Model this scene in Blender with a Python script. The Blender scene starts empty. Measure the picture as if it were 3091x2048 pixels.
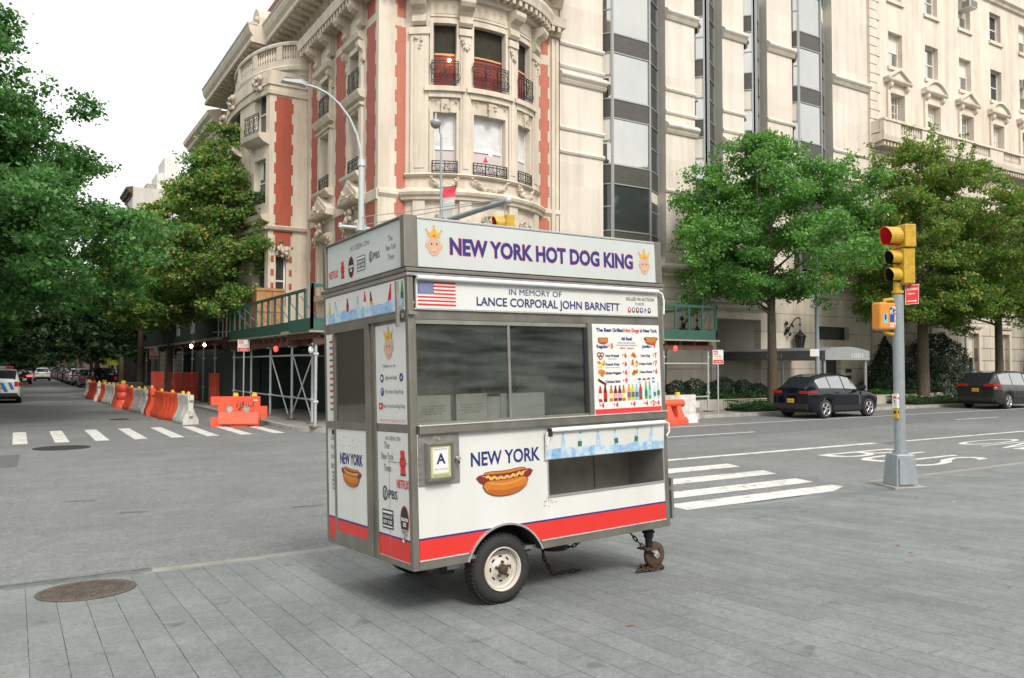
import bpy, bmesh, math, random
import numpy as np
from mathutils import Matrix, Vector, Euler
R = math.radians
SC = bpy.context.scene
COL = SC.collection

# ---------------------------------------------------------------- camera
CAM_H = 2.0
cd = bpy.data.cameras.new('camera'); cam = bpy.data.objects.new('camera', cd); COL.objects.link(cam)
cd.sensor_width = 36.0; cd.lens = 28.0; cd.clip_start = 0.05; cd.clip_end = 3000
yaw, pitch, roll = R(31.9), R(1.93), R(0.06)
f = Vector((math.sin(yaw)*math.cos(pitch), math.cos(yaw)*math.cos(pitch), math.sin(pitch)))
r = Vector((math.cos(yaw), -math.sin(yaw), 0)); u = r.cross(f)
r2 = r*math.cos(roll)+u*math.sin(roll); u2 = -r*math.sin(roll)+u*math.cos(roll)
cam.matrix_world = Matrix(((r2.x,u2.x,-f.x,0),(r2.y,u2.y,-f.y,0),(r2.z,u2.z,-f.z,CAM_H),(0,0,0,1)))
SC.camera = cam

# ---------------------------------------------------------------- sky, sun, exposure
SUN_EL, SUN_AZ = R(45), R(185)          # azimuth measured from +Y (the side street) clockwise
W = bpy.data.worlds.new('World'); SC.world = W; W.use_nodes = True
nt = W.node_tree; nt.nodes.clear()
sky = nt.nodes.new('ShaderNodeTexSky'); sky.sky_type = 'NISHITA'; sky.sun_disc = False
sky.sun_elevation = SUN_EL; sky.sun_rotation = SUN_AZ; sky.dust_density = 5.0; sky.air_density = 1.0; sky.ozone_density = 1.0
hs = nt.nodes.new('ShaderNodeHueSaturation'); hs.inputs['Saturation'].default_value = 0.25
bg = nt.nodes.new('ShaderNodeBackground'); bg.inputs['Strength'].default_value = 0.15
wo = nt.nodes.new('ShaderNodeOutputWorld')
cl = nt.nodes.new('ShaderNodeMix'); cl.data_type = 'RGBA'; cl.inputs[0].default_value = 0.78; cl.inputs[7].default_value = (3.85,3.87,3.72,1)   # thin even cloud over the clear sky
nt.links.new(sky.outputs[0], hs.inputs['Color']); nt.links.new(hs.outputs[0], cl.inputs[6]); nt.links.new(cl.outputs[2], bg.inputs[0]); nt.links.new(bg.outputs[0], wo.inputs[0])
sd = bpy.data.lights.new('sun', 'SUN'); sd.energy = 1.1; sd.angle = R(15); sd.color = (1.0, 0.93, 0.84)
sun = bpy.data.objects.new('sun', sd); COL.objects.link(sun)
sdir = Vector((math.sin(SUN_AZ)*math.cos(SUN_EL), math.cos(SUN_AZ)*math.cos(SUN_EL), math.sin(SUN_EL)))
sun.rotation_euler = (-sdir).to_track_quat('-Z', 'Y').to_euler()
SC.view_settings.view_transform = 'Standard'; SC.view_settings.look = 'None'
SC.view_settings.exposure = 1.24; SC.view_settings.gamma = 1.0
SC.cycles.max_bounces = 6; SC.cycles.transparent_max_bounces = 8

# ---------------------------------------------------------------- materials
MT = {}
def mat(name, base, rough=0.6, metal=0.0, var=0.0, vscale=3.0, bump=0.0, bscale=60.0, emit=None, estr=1.0, trans=0.0, alpha=1.0, spec=None, base2=None, stretch=(1,1,1), world=False, streak=0.0, island=None, coat=0.0):
    m = bpy.data.materials.new(name); m.use_nodes = True; MT[name] = m
    n = m.node_tree.nodes; L = m.node_tree.links; p = n['Principled BSDF']
    b4 = (*base, 1)
    p.inputs['Base Color'].default_value = b4; p.inputs['Roughness'].default_value = rough; p.inputs['Metallic'].default_value = metal
    if spec is not None: p.inputs['Specular IOR Level'].default_value = spec
    if coat: p.inputs['Coat Weight'].default_value = coat; p.inputs['Coat Roughness'].default_value = 0.05
    if alpha < 1: p.inputs['Alpha'].default_value = alpha
    if trans: p.inputs['Transmission Weight'].default_value = trans
    if emit: p.inputs['Emission Color'].default_value = (*emit, 1); p.inputs['Emission Strength'].default_value = estr
    def coords():
        if world: return n.new('ShaderNodeNewGeometry').outputs['Position']
        return n.new('ShaderNodeTexCoord').outputs['Object']
    col = None
    if var or base2:
        mp = n.new('ShaderNodeMapping'); mp.inputs['Scale'].default_value = stretch; L.new(coords(), mp.inputs['Vector'])
        no = n.new('ShaderNodeTexNoise'); no.inputs['Scale'].default_value = vscale; no.inputs['Detail'].default_value = 8; no.inputs['Roughness'].default_value = 0.65
        L.new(mp.outputs[0], no.inputs['Vector'])
        cr = n.new('ShaderNodeValToRGB'); cr.color_ramp.elements[0].position = 0.3; cr.color_ramp.elements[1].position = 0.7
        lo = base2 if base2 else tuple(c*(1-var) for c in base)
        hi = base if base2 else tuple(min(1, c*(1+var*0.6)) for c in base)
        cr.color_ramp.elements[0].color = (*lo, 1); cr.color_ramp.elements[1].color = (*hi, 1)
        L.new(no.outputs['Fac'], cr.inputs[0]); col = cr.outputs[0]
    if streak:
        mp = n.new('ShaderNodeMapping'); mp.inputs['Scale'].default_value = (1.6, 1.6, 0.12); L.new(coords(), mp.inputs['Vector'])
        no = n.new('ShaderNodeTexNoise'); no.inputs['Scale'].default_value = 1.5; no.inputs['Detail'].default_value = 7; L.new(mp.outputs[0], no.inputs['Vector'])
        cr = n.new('ShaderNodeValToRGB'); cr.color_ramp.elements[0].position = 0.35; cr.color_ramp.elements[1].position = 0.6
        cr.color_ramp.elements[0].color = (1-streak, 1-streak*1.1, 1-streak*1.3, 1); cr.color_ramp.elements[1].color = (1, 1, 1, 1)
        L.new(no.outputs['Fac'], cr.inputs[0])
        mx = n.new('ShaderNodeMix'); mx.data_type = 'RGBA'; mx.blend_type = 'MULTIPLY'; mx.inputs[0].default_value = 1
        if col: L.new(col, mx.inputs[6])
        else: mx.inputs[6].default_value = b4
        L.new(cr.outputs[0], mx.inputs[7]); col = mx.outputs[2]
    if island:
        g = n.new('ShaderNodeNewGeometry'); cr = n.new('ShaderNodeValToRGB'); el = cr.color_ramp.elements
        for i, (ps, c) in enumerate(island):
            e = el[i] if i < 2 else el.new(ps)
            e.position = ps; e.color = (*c, 1)
        L.new(g.outputs['Random Per Island'], cr.inputs[0]); col = cr.outputs[0]
        if var:
            pass
    if col: L.new(col, p.inputs['Base Color'])
    if bump:
        no = n.new('ShaderNodeTexNoise'); no.inputs['Scale'].default_value = bscale; no.inputs['Detail'].default_value = 6
        L.new(coords(), no.inputs['Vector'])
        bp = n.new('ShaderNodeBump'); bp.inputs['Strength'].default_value = bump; bp.inputs['Distance'].default_value = 0.02
        L.new(no.outputs['Fac'], bp.inputs['Height']); L.new(bp.outputs[0], p.inputs['Normal'])
    return m

def nd(m, t, **kw):
    x = m.node_tree.nodes.new(t)
    for k, v in kw.items():
        if k in x.inputs: x.inputs[k].default_value = v
        else: setattr(x, k, v)
    return x
def math_node(m, op, a, b=None, c=None):
    x = m.node_tree.nodes.new('ShaderNodeMath'); x.operation = op
    for i, v in enumerate((a, b, c)):
        if v is None: continue
        if isinstance(v, (int, float)): x.inputs[i].default_value = v
        else: m.node_tree.links.new(v, x.inputs[i])
    return x.outputs[0]
def mix_col(m, fac, a, b, blend='MIX'):
    x = m.node_tree.nodes.new('ShaderNodeMix'); x.data_type = 'RGBA'; x.blend_type = blend; L = m.node_tree.links
    for s, v in ((0, fac), (6, a), (7, b)):
        if isinstance(v, (int, float)): x.inputs[s].default_value = v
        elif isinstance(v, tuple): x.inputs[s].default_value = (*v, 1)
        else: L.new(v, x.inputs[s])
    return x.outputs[2]
def ramp(m, fac, stops):
    x = m.node_tree.nodes.new('ShaderNodeValToRGB'); el = x.color_ramp.elements
    for i, (p, c) in enumerate(stops):
        e = el[i] if i < 2 else el.new(p)
        e.position = p; e.color = (c, c, c, 1) if isinstance(c, (int, float)) else (*c, 1)
    m.node_tree.links.new(fac, x.inputs[0]); return x.outputs[0]
def noise(m, vec, scale, detail=6, rough=0.6):
    x = nd(m, 'ShaderNodeTexNoise', Scale=scale, Detail=detail, Roughness=rough)
    if vec is not None: m.node_tree.links.new(vec, x.inputs['Vector'])
    return x.outputs['Fac']
def bumpn(m, h, strength, dist=0.02):
    x = nd(m, 'ShaderNodeBump', Strength=strength, Distance=dist); m.node_tree.links.new(h, x.inputs['Height'])
    m.node_tree.links.new(x.outputs[0], m.node_tree.nodes['Principled BSDF'].inputs['Normal'])

# ---------------------------------------------------------------- mesh collecting
class G:
    def __init__(s, T=None): s.v = []; s.f = []; s.m = []; s.sm = []; s.mats = []; s.T = T
    def mi(s, m):
        if m not in s.mats: s.mats.append(m)
        return s.mats.index(m)
    def add(s, vs, fs, m, smooth=False):
        o = len(s.v); k = s.mi(m)
        if s.T is not None: vs = [s.T @ Vector(p) for p in vs]
        s.v += [tuple(p) for p in vs]
        for q in fs: s.f.append([i+o for i in q]); s.m.append(k); s.sm.append(smooth)
    def poly(s, pts, m): s.add(pts, [list(range(len(pts)))], m)
    def box(s, x0, x1, y0, y1, z0, z1, m):
        s.add([(x0,y0,z0),(x1,y0,z0),(x1,y1,z0),(x0,y1,z0),(x0,y0,z1),(x1,y0,z1),(x1,y1,z1),(x0,y1,z1)],
              [(0,3,2,1),(4,5,6,7),(0,1,5,4),(1,2,6,5),(2,3,7,6),(3,0,4,7)], m)
    def prism(s, pts, d, m, m2=None, smooth=False):     # closed planar polygon pts swept by vector d
        d = Vector(d); n = len(pts); P = [Vector(p) for p in pts]
        s.add(P+[p+d for p in P], [[i, (i+1) % n, (i+1) % n+n, i+n] for i in range(n)], m2 or m, smooth)
        s.add(P, [list(range(n))[::-1]], m); s.add([p+d for p in P], [list(range(n))], m)
    def tube(s, path, r, m, n=8, cap=True, smooth=True):
        P = [Vector(p) for p in path]; k = len(P); rs = r if isinstance(r, (list, tuple)) else [r]*k
        vs = []; prev = None
        for i in range(k):
            t = (P[min(i+1, k-1)]-P[max(i-1, 0)]).normalized()
            if prev is None:
                a = Vector((0,0,1)) if abs(t.z) < 0.9 else Vector((1,0,0))
                e = t.cross(a).normalized()
            else:
                e = prev - t*prev.dot(t); e = e.normalized() if e.length > 1e-6 else t.orthogonal().normalized()
            prev = e; b = t.cross(e)
            for j in range(n):
                an = 2*math.pi*j/n; vs.append(P[i]+(e*math.cos(an)+b*math.sin(an))*rs[i])
        fs = [[i*n+j, i*n+(j+1) % n, (i+1)*n+(j+1) % n, (i+1)*n+j] for i in range(k-1) for j in range(n)]
        s.add(vs, fs, m, smooth)
        if cap: s.add(vs[:n], [list(range(n))[::-1]], m); s.add(vs[-n:], [list(range(n))], m)
    def lathe(s, prof, m, n=24, o=(0,0,0), ax=(0,0,1), smooth=True, a0=0.0, a1=2*math.pi):   # prof: [(radius, along axis)]
        ax = Vector(ax).normalized(); e = ax.orthogonal().normalized(); b = ax.cross(e); o = Vector(o)
        full = abs(a1-a0-2*math.pi) < 1e-6; nn = n if full else n+1
        vs = [o+ax*z+(e*math.cos(a0+(a1-a0)*j/n)+b*math.sin(a0+(a1-a0)*j/n))*rr for rr, z in prof for j in range(nn)]
        fs = [[i*nn+j, i*nn+(j+1) % nn, (i+1)*nn+(j+1) % nn, (i+1)*nn+j] for i in range(len(prof)-1) for j in range(n)]
        s.add(vs, fs, m, smooth)
    def ball(s, c, rx, ry, rz, m, nu=12, nv=8, jit=0):
        vs = []; c = Vector(c)
        for i in range(nv+1):
            th = math.pi*i/nv
            for j in range(nu):
                ph = 2*math.pi*j/nu; q = 1+jit*random.uniform(-1, 1)
                vs.append(c+Vector((rx*math.sin(th)*math.cos(ph), ry*math.sin(th)*math.sin(ph), rz*math.cos(th)))*q)
        s.add(vs, [[i*nu+j, (i+1)*nu+j, (i+1)*nu+(j+1) % nu, i*nu+(j+1) % nu] for i in range(nv) for j in range(nu)], m, True)
    def split(s, name, parent=None, bevel=0):
        """one object per cluster of pieces that stand apart"""
        par = list(range(len(s.v)))
        def find(i):
            while par[i] != i: par[i] = par[par[i]]; i = par[i]
            return i
        for q in s.f:
            for i in q[1:]: par[find(i)] = find(q[0])
        isl = {}
        for k, q in enumerate(s.f): isl.setdefault(find(q[0]), []).append(k)
        keys = list(isl.values()); lo = []; hi = []
        for fs in keys: P = np.array([s.v[i] for k in fs for i in s.f[k]]); lo.append(P.min(0)); hi.append(P.max(0))
        lo = np.array(lo); hi = np.array(hi); sz = (hi-lo).max(1); pp = list(range(len(keys)))
        def fd(i):
            while pp[i] != i: i = pp[i]
            return i
        for a in range(len(keys)):
            gap = np.linalg.norm(np.maximum(0, np.maximum(lo[a]-hi, lo-hi[a])), axis=1)
            for b in np.nonzero(gap <= .48*np.maximum(sz, sz[a])+1e-4)[0]:
                ra, rb = fd(a), fd(int(b))
                if ra != rb: pp[rb] = ra
        cl = {}
        for a, fs in enumerate(keys): cl.setdefault(fd(a), []).extend(fs)
        its = [(0, 0, fs) for fs in cl.values()]
        res = []
        for lo, hi, fs in its:
            g = G(); ids = {}
            for k in fs:
                q = []
                for i in s.f[k]:
                    if i not in ids: ids[i] = len(g.v); g.v.append(s.v[i])
                    q.append(ids[i])
                g.f.append(q); g.m.append(g.mi(s.mats[s.m[k]])); g.sm.append(s.sm[k])
            res.append(g.build(name, parent, bevel=bevel))
        return res
    def build(s, name, parent=None, loc=None, bevel=0, auto=False):
        me = bpy.data.meshes.new(name); me.from_pydata(s.v, [], s.f)
        for k in s.mats: me.materials.append(MT[k])
        me.polygons.foreach_set('material_index', s.m); me.polygons.foreach_set('use_smooth', s.sm); me.update()
        o = bpy.data.objects.new(name, me); COL.objects.link(o)
        if parent: o.parent = parent
        if loc: o.location = loc
        if bevel:
            b = o.modifiers.new('bevel', 'BEVEL'); b.width = bevel; b.segments = 2; b.limit_method = 'ANGLE'; b.angle_limit = R(40)
        return o
def tag(o, label=None, cat=None, group=None, kind=None):
    for k, v in (('label', label), ('category', cat), ('group', group), ('kind', kind)):
        if v: o[k] = v
    return o
def thing(name, label, cat, loc=(0,0,0), rz=0.0, group=None):
    o = bpy.data.objects.new(name, None); COL.objects.link(o); o.location = loc; o.rotation_euler = (0,0,rz)
    o.empty_display_size = 0.2
    return tag(o, label, cat, group)
def struct(g, name): return tag(g.build(name), kind='structure')
def copy_tree(o, parent=None):
    c = o.copy(); COL.objects.link(c)
    if parent: c.parent = parent
    for ch in o.children: copy_tree(ch, c)
    return c
def repaint(o, old, new):      # give one copied thing its own paint
    for ch in [o]+list(o.children_recursive):
        if ch.type == 'MESH' and any(s.material == MT[old] for s in ch.material_slots):
            ch.data = ch.data.copy()
            for i, q in enumerate(ch.data.materials):
                if q == MT[old]: ch.data.materials[i] = MT[new]

_txt = {}
def text_geo(body, bold=0.0):
    key = (body, bold)
    if key in _txt: return _txt[key]
    c = bpy.data.curves.new('lettering', 'FONT'); c.body = body; c.size = 1; c.offset = bold; c.resolution_u = 3
    o = bpy.data.objects.new('lettering', c); COL.objects.link(o)
    dg = bpy.context.evaluated_depsgraph_get(); e = o.evaluated_get(dg); me = e.to_mesh()
    vs = [(p.co.x, p.co.y) for p in me.vertices]; fs = [list(p.vertices) for p in me.polygons]
    e.to_mesh_clear(); bpy.data.objects.remove(o); bpy.data.curves.remove(c)
    _txt[key] = (vs, fs); return vs, fs
class Dec:
    """flat printed matter on a plane: origin o, right vector a, up vector b (metres); each layer a little proud of the last"""
    def __init__(s, o, a, b, step=0.0006, base=0.001):
        s.o = Vector(o); s.a = Vector(a); s.b = Vector(b); s.n = s.a.cross(s.b).normalized(); s.k = 0; s.step = step; s.base = base; s.g = G()
    def p(s, x, y): return s.o+s.a*x+s.b*y+s.n*(s.base+s.step*s.k)
    def layer(s, k): s.k = k; return s
    def poly(s, pts, m): s.g.poly([s.p(x, y) for x, y in pts], m); return s
    def rect(s, x0, y0, x1, y1, m): return s.poly([(x0,y0),(x1,y0),(x1,y1),(x0,y1)], m)
    def ell(s, x, y, rx, ry, m, n=18, rot=0.0):
        return s.poly([(x+rx*math.cos(t)*math.cos(rot)-ry*math.sin(t)*math.sin(rot), y+rx*math.cos(t)*math.sin(rot)+ry*math.sin(t)*math.cos(rot)) for t in [2*math.pi*i/n for i in range(n)]], m)
    def line(s, pts, w, m):
        for (x0,y0),(x1,y1) in zip(pts, pts[1:]):
            d = math.hypot(x1-x0, y1-y0) or 1e-6; nx, ny = -(y1-y0)/d*w/2, (x1-x0)/d*w/2; ex, ey = (x1-x0)/d*w*.3, (y1-y0)/d*w*.3
            s.poly([(x0-nx-ex,y0-ny-ey),(x1-nx+ex,y1-ny+ey),(x1+nx+ex,y1+ny+ey),(x0+nx-ex,y0+ny-ey)], m)
        return s
    def text(s, body, x, y, h, m, w=None, align='c', bold=0.0, sx=1.0):    # y: baseline, h: cap height
        vs, fs = text_geo(body, bold)
        x0 = min(v[0] for v in vs); x1 = max(v[0] for v in vs); k = h/0.727
        kx = (w/(x1-x0)) if w else k*sx; W_ = (x1-x0)*kx
        off = {'c': -W_/2, 'l': 0, 'r': -W_}[align]
        s.g.add([s.p(x+off+(vx-x0)*kx, y+vy*k) for vx, vy in vs], fs, m); return s
    def build(s, name, parent=None): return s.g.build(name, parent)
    def split(s, name, parent=None): return s.g.split(name, parent)

# plain materials used in many places
mat('asphalt_black', (0.012,0.012,0.013), 0.7); mat('rubber', (0.02,0.02,0.021), 0.75, bump=0.3, bscale=90)
mat('steel', (0.40,0.39,0.37), 0.42, 0.8, var=0.25, vscale=9, bump=0.05, bscale=30); mat('galvanised', (0.44,0.46,0.48), 0.55, 0.35, var=0.2, vscale=14)
mat('dark_iron', (0.015,0.016,0.018), 0.5, 0.3); mat('white_paint', (0.78,0.79,0.78), 0.35, var=0.06, vscale=2)
mat('black_ink', (0.02,0.02,0.025), 0.5); mat('navy_ink', (0.016,0.027,0.15), 0.4); mat('red_ink', (0.58,0.025,0.022), 0.4); mat('grey_ink', (0.12,0.12,0.13), 0.5)
mat('paper', (0.66,0.66,0.64), 0.5); mat('sign_red', (0.62,0.03,0.03), 0.45)
mat('glass_dark', (0.02,0.024,0.028), 0.04, spec=0.7); 
mat('signal_yellow', (0.50,0.31,0.022), 0.48, var=0.28, vscale=12); mat('lens_red', (0.30,0.008,0.012), 0.3, emit=(1,0.02,0.02), estr=0.04); mat('lens_black', (0.015,0.015,0.015), 0.3)
# ================================================================= ground
YC = 8.05; PZ = 0.125; PS = 0.04                     # west kerb line, its height, cross fall of the plaza
def plaza_z(y): return PZ+PS*(YC-y)
def road_mat():
    m = bpy.data.materials.new('asphalt'); m.use_nodes = True; MT['asphalt'] = m
    P = nd(m, 'ShaderNodeNewGeometry').outputs['Position']; L = m.node_tree.links
    big = noise(m, P, 0.18, 4); mid = noise(m, P, 1.1, 8, 0.7); fine = noise(m, P, 95, 3, 0.8)
    agg = nd(m, 'ShaderNodeTexVoronoi', Scale=130.0); L.new(P, agg.inputs['Vector'])
    c = ramp(m, mid, [(0.28,(0.150,0.158,0.160)),(0.72,(0.205,0.211,0.209))])
    c = mix_col(m, 1.0, c, ramp(m, big, [(0.3,0.82),(0.7,1.12)]), 'MULTIPLY')
    c = mix_col(m, 1.0, c, ramp(m, fine, [(0.25,0.72),(0.75,1.28)]), 'MULTIPLY')
    c = mix_col(m, 1.0, c, ramp(m, agg.outputs['Distance'], [(0.0,1.25),(0.5,0.9)]), 'MULTIPLY')
    c = mix_col(m, 1.0, c, ramp(m, noise(m, P, 7, 8, 0.85), [(0.36,0.80),(0.64,1.18)]), 'MULTIPLY')
    # tyre-polished tracks along the avenue and tar streaks
    mp = nd(m, 'ShaderNodeMapping'); mp.inputs['Scale'].default_value = (0.05,1.3,1); L.new(P, mp.inputs['Vector'])
    tr = noise(m, mp.outputs[0], 1.0, 5); c = mix_col(m, 1.0, c, ramp(m, tr, [(0.35,0.93),(0.65,1.03)]), 'MULTIPLY')
    wv = nd(m, 'ShaderNodeTexNoise', Scale=1.3, Detail=5.0); L.new(P, wv.inputs['Vector']); va = nd(m, 'ShaderNodeVectorMath', operation='ADD'); L.new(P, va.inputs[0]); L.new(wv.outputs['Color'], va.inputs[1])
    ck = nd(m, 'ShaderNodeTexVoronoi', Scale=0.42, feature='DISTANCE_TO_EDGE'); L.new(va.outputs[0], ck.inputs['Vector'])
    msk = math_node(m, 'MULTIPLY', ramp(m, ck.outputs['Distance'], [(0.0,1.0),(0.012,0.0)]), ramp(m, noise(m, P, 0.35, 3), [(0.52,0.0),(0.60,0.40)])); c = mix_col(m, msk, c, (0.07,0.072,0.073))
    c = mix_col(m, ramp(m, noise(m, P, 2.6, 3, 0.5), [(0.68,0.0),(0.76,0.22)]), c, (0.09,0.092,0.093))
    c = mix_col(m, 1.0, c, ramp(m, noise(m, P, 22, 6, 0.9), [(0.36,0.62),(0.64,1.36)]), 'MULTIPLY')
    L.new(c, m.node_tree.nodes['Principled BSDF'].inputs['Base Color'])
    m.node_tree.nodes['Principled BSDF'].inputs['Roughness'].default_value = 0.82
    bumpn(m, fine, 0.35, 0.006)
road_mat()
def paver_mat():
    m = bpy.data.materials.new('plaza_stone'); m.use_nodes = True; MT['plaza_stone'] = m
    P = nd(m, 'ShaderNodeNewGeometry').outputs['Position']; L = m.node_tree.links
    sp = nd(m, 'ShaderNodeSeparateXYZ'); L.new(P, sp.inputs[0]); X, Y = sp.outputs[0], sp.outputs[1]
    PW, PL = 0.2, 0.82
    rx = math_node(m, 'DIVIDE', math_node(m, 'ADD', X, 0.1), PW); row = math_node(m, 'FLOOR', rx); fx = math_node(m, 'FRACT', rx)
    wn = nd(m, 'ShaderNodeTexWhiteNoise', noise_dimensions='1D'); L.new(row, wn.inputs['W'])
    ry = math_node(m, 'ADD', math_node(m, 'DIVIDE', Y, PL), math_node(m, 'MULTIPLY', wn.outputs['Value'], 7.0)); cell = math_node(m, 'FLOOR', ry); fy = math_node(m, 'FRACT', ry)
    cv = nd(m, 'ShaderNodeCombineXYZ'); L.new(row, cv.inputs[0]); L.new(cell, cv.inputs[1])
    wc = nd(m, 'ShaderNodeTexWhiteNoise', noise_dimensions='2D'); L.new(cv.outputs[0], wc.inputs['Vector'])
    # joint mask: distance to the nearest joint in metres
    jx = math_node(m, 'MULTIPLY', math_node(m, 'MINIMUM', fx, math_node(m, 'SUBTRACT', 1.0, fx)), PW)
    jy = math_node(m, 'MULTIPLY', math_node(m, 'MINIMUM', fy, math_node(m, 'SUBTRACT', 1.0, fy)), PL)
    wob = noise(m, P, 6, 4); th = math_node(m, 'MULTIPLY', ramp(m, wob, [(0.3,0.15),(0.7,1.0)]), 0.0042)
    j = math_node(m, 'LESS_THAN', math_node(m, 'MINIMUM', jx, math_node(m, 'MULTIPLY', jy, 1.5)), th)
    mid = noise(m, P, 2.2, 9, 0.7); fine = noise(m, P, 140, 3, 0.9); big = noise(m, P, 0.5, 5)
    c = ramp(m, mid, [(0.3,(0.150,0.170,0.172)),(0.7,(0.208,0.222,0.218))])
    c = mix_col(m, 1.0, c, ramp(m, wc.outputs['Value'], [(0,0.90),(1,1.07)]), 'MULTIPLY')
    c = mix_col(m, 1.0, c, ramp(m, fine, [(0.25,0.70),(0.75,1.30)]), 'MULTIPLY')
    c = mix_col(m, 1.0, c, ramp(m, big, [(0.35,0.86),(0.65,1.06)]), 'MULTIPLY')
    c = mix_col(m, 1.0, c, ramp(m, noise(m, P, 8, 7, 0.85), [(0.36,0.93),(0.64,1.06)]), 'MULTIPLY')
    # rusty and oily stains with shapes of their own
    st = noise(m, P, 0.9, 6, 0.75); c = mix_col(m, ramp(m, st, [(0.60,0.0),(0.72,0.55)]), c, (0.13,0.125,0.10))
    sp2 = noise(m, P, 3.7, 3, 0.5); c = mix_col(m, ramp(m, sp2, [(0.66,0.0),(0.73,0.55)]), c, (0.07,0.075,0.072))
    gum = nd(m, 'ShaderNodeTexVoronoi', Scale=2.3); L.new(P, gum.inputs['Vector']); c = mix_col(m, ramp(m, gum.outputs['Distance'], [(0.035,0.5),(0.05,0.0)]), c, (0.08,0.085,0.083))
    c = mix_col(m, 1.0, c, ramp(m, noise(m, P, 30, 6, 0.9), [(0.36,0.74),(0.64,1.25)]), 'MULTIPLY')
    c = mix_col(m, j, c, (0.045,0.05,0.052))
    L.new(c, m.node_tree.nodes['Principled BSDF'].inputs['Base Color']); m.node_tree.nodes['Principled BSDF'].inputs['Roughness'].default_value = 0.72
    h = math_node(m, 'SUBTRACT', math_node(m, 'MULTIPLY', fine, 0.35), j); bumpn(m, h, 0.35, 0.006)
paver_mat()
def walk_mat():
    m = bpy.data.materials.new('pavement_flags'); m.use_nodes = True; MT['pavement_flags'] = m
    P = nd(m, 'ShaderNodeNewGeometry').outputs['Position']; L = m.node_tree.links
    b = nd(m, 'ShaderNodeTexBrick', Scale=1.0); L.new(P, b.inputs['Vector']); b.offset = 0.0
    b.inputs['Brick Width'].default_value = 1.5; b.inputs['Row Height'].default_value = 1.5; b.inputs['Mortar Size'].default_value = 0.012
    b.inputs['Color1'].default_value = (0.29,0.275,0.25,1); b.inputs['Color2'].default_value = (0.25,0.24,0.22,1); b.inputs['Mortar'].default_value = (0.1,0.1,0.09,1)
    c = mix_col(m, 1.0, b.outputs['Color'], ramp(m, noise(m, P, 1.4, 8, 0.7), [(0.3,0.75),(0.7,1.1)]), 'MULTIPLY')
    L.new(c, m.node_tree.nodes['Principled BSDF'].inputs['Base Color']); m.node_tree.nodes['Principled BSDF'].inputs['Roughness'].default_value = 0.8
walk_mat()
mat('kerb_stone', (0.34,0.33,0.30), 0.75, var=0.35, vscale=4, world=True); mat('kerb_band', (0.25,0.245,0.22), 0.75, var=0.3, vscale=5, world=True)
def worn_paint():
    m = bpy.data.materials.new('road_paint'); m.use_nodes = True; MT['road_paint'] = m
    P = nd(m, 'ShaderNodeNewGeometry').outputs['Position']; L = m.node_tree.links
    c = ramp(m, noise(m, P, 3.2, 9, 0.82), [(0.37,(0.20,0.20,0.20)),(0.43,(0.46,0.46,0.44)),(0.50,(0.64,0.64,0.61)),(0.65,(0.70,0.70,0.67))])
    c = mix_col(m, 1.0, c, ramp(m, noise(m, P, 60, 3, 0.8), [(0.3,0.86),(0.7,1.05)]), 'MULTIPLY')
    L.new(c, m.node_tree.nodes['Principled BSDF'].inputs['Base Color']); m.node_tree.nodes['Principled BSDF'].inputs['Roughness'].default_value = 0.6
worn_paint()
mat('tar_patch', (0.105,0.112,0.116), 0.85, var=0.3, vscale=6, bump=0.3, bscale=80, world=True); mat('asphalt_new', (0.135,0.142,0.145), 0.85, var=0.25, vscale=3, bump=0.3, bscale=90, world=True)
mat('cast_iron_rust', (0.15,0.122,0.098), 0.65, 0.3, var=0.4, vscale=9, base2=(0.06,0.052,0.047), bump=0.3, bscale=40); mat('cast_iron', (0.05,0.05,0.052), 0.6, 0.4, var=0.3, vscale=9)
mat('steel_grate', (0.17,0.19,0.20), 0.5, 0.5, var=0.3, vscale=8); mat('ramp_stone', (0.20,0.235,0.25), 0.7, var=0.2, vscale=7, world=True); mat('red_spray', (0.45,0.10,0.10), 0.7, base2=(0.2,0.16,0.15), vscale=6, world=True); mat('grime', (0.06,0.055,0.045), 0.9, var=0.4, vscale=8, world=True)

g = G(); g.poly([(-900,-700,0),(1200,-700,0),(1200,1400,0),(-900,1400,0)], 'asphalt'); struct(g, 'road')
# plaza slab with its granite edge band
g = G(); e = 0.17
for (x0, x1) in ((-40,6.9),(11.4,80)):
    g.poly([(x0,YC-e,plaza_z(YC-e)),(x1,YC-e,plaza_z(YC-e)),(x1,YC,PZ),(x0,YC,PZ)], 'kerb_band'); g.poly([(x0,YC,PZ),(x1,YC,PZ),(x1,YC,0),(x0,YC,0)], 'kerb_stone')
g.poly([(-40,-14,plaza_z(-14)),(80,-14,plaza_z(-14)),(80,7.0,plaza_z(7.0)),(-40,7.0,plaza_z(7.0))], 'plaza_stone')
for (x0, x1) in ((-40,6.9),(11.4,80)):
    g.poly([(x0,7.0,plaza_z(7.0)),(x1,7.0,plaza_z(7.0)),(x1,YC-e,plaza_z(YC-e)),(x0,YC-e,plaza_z(YC-e))], 'plaza_stone')
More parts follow.
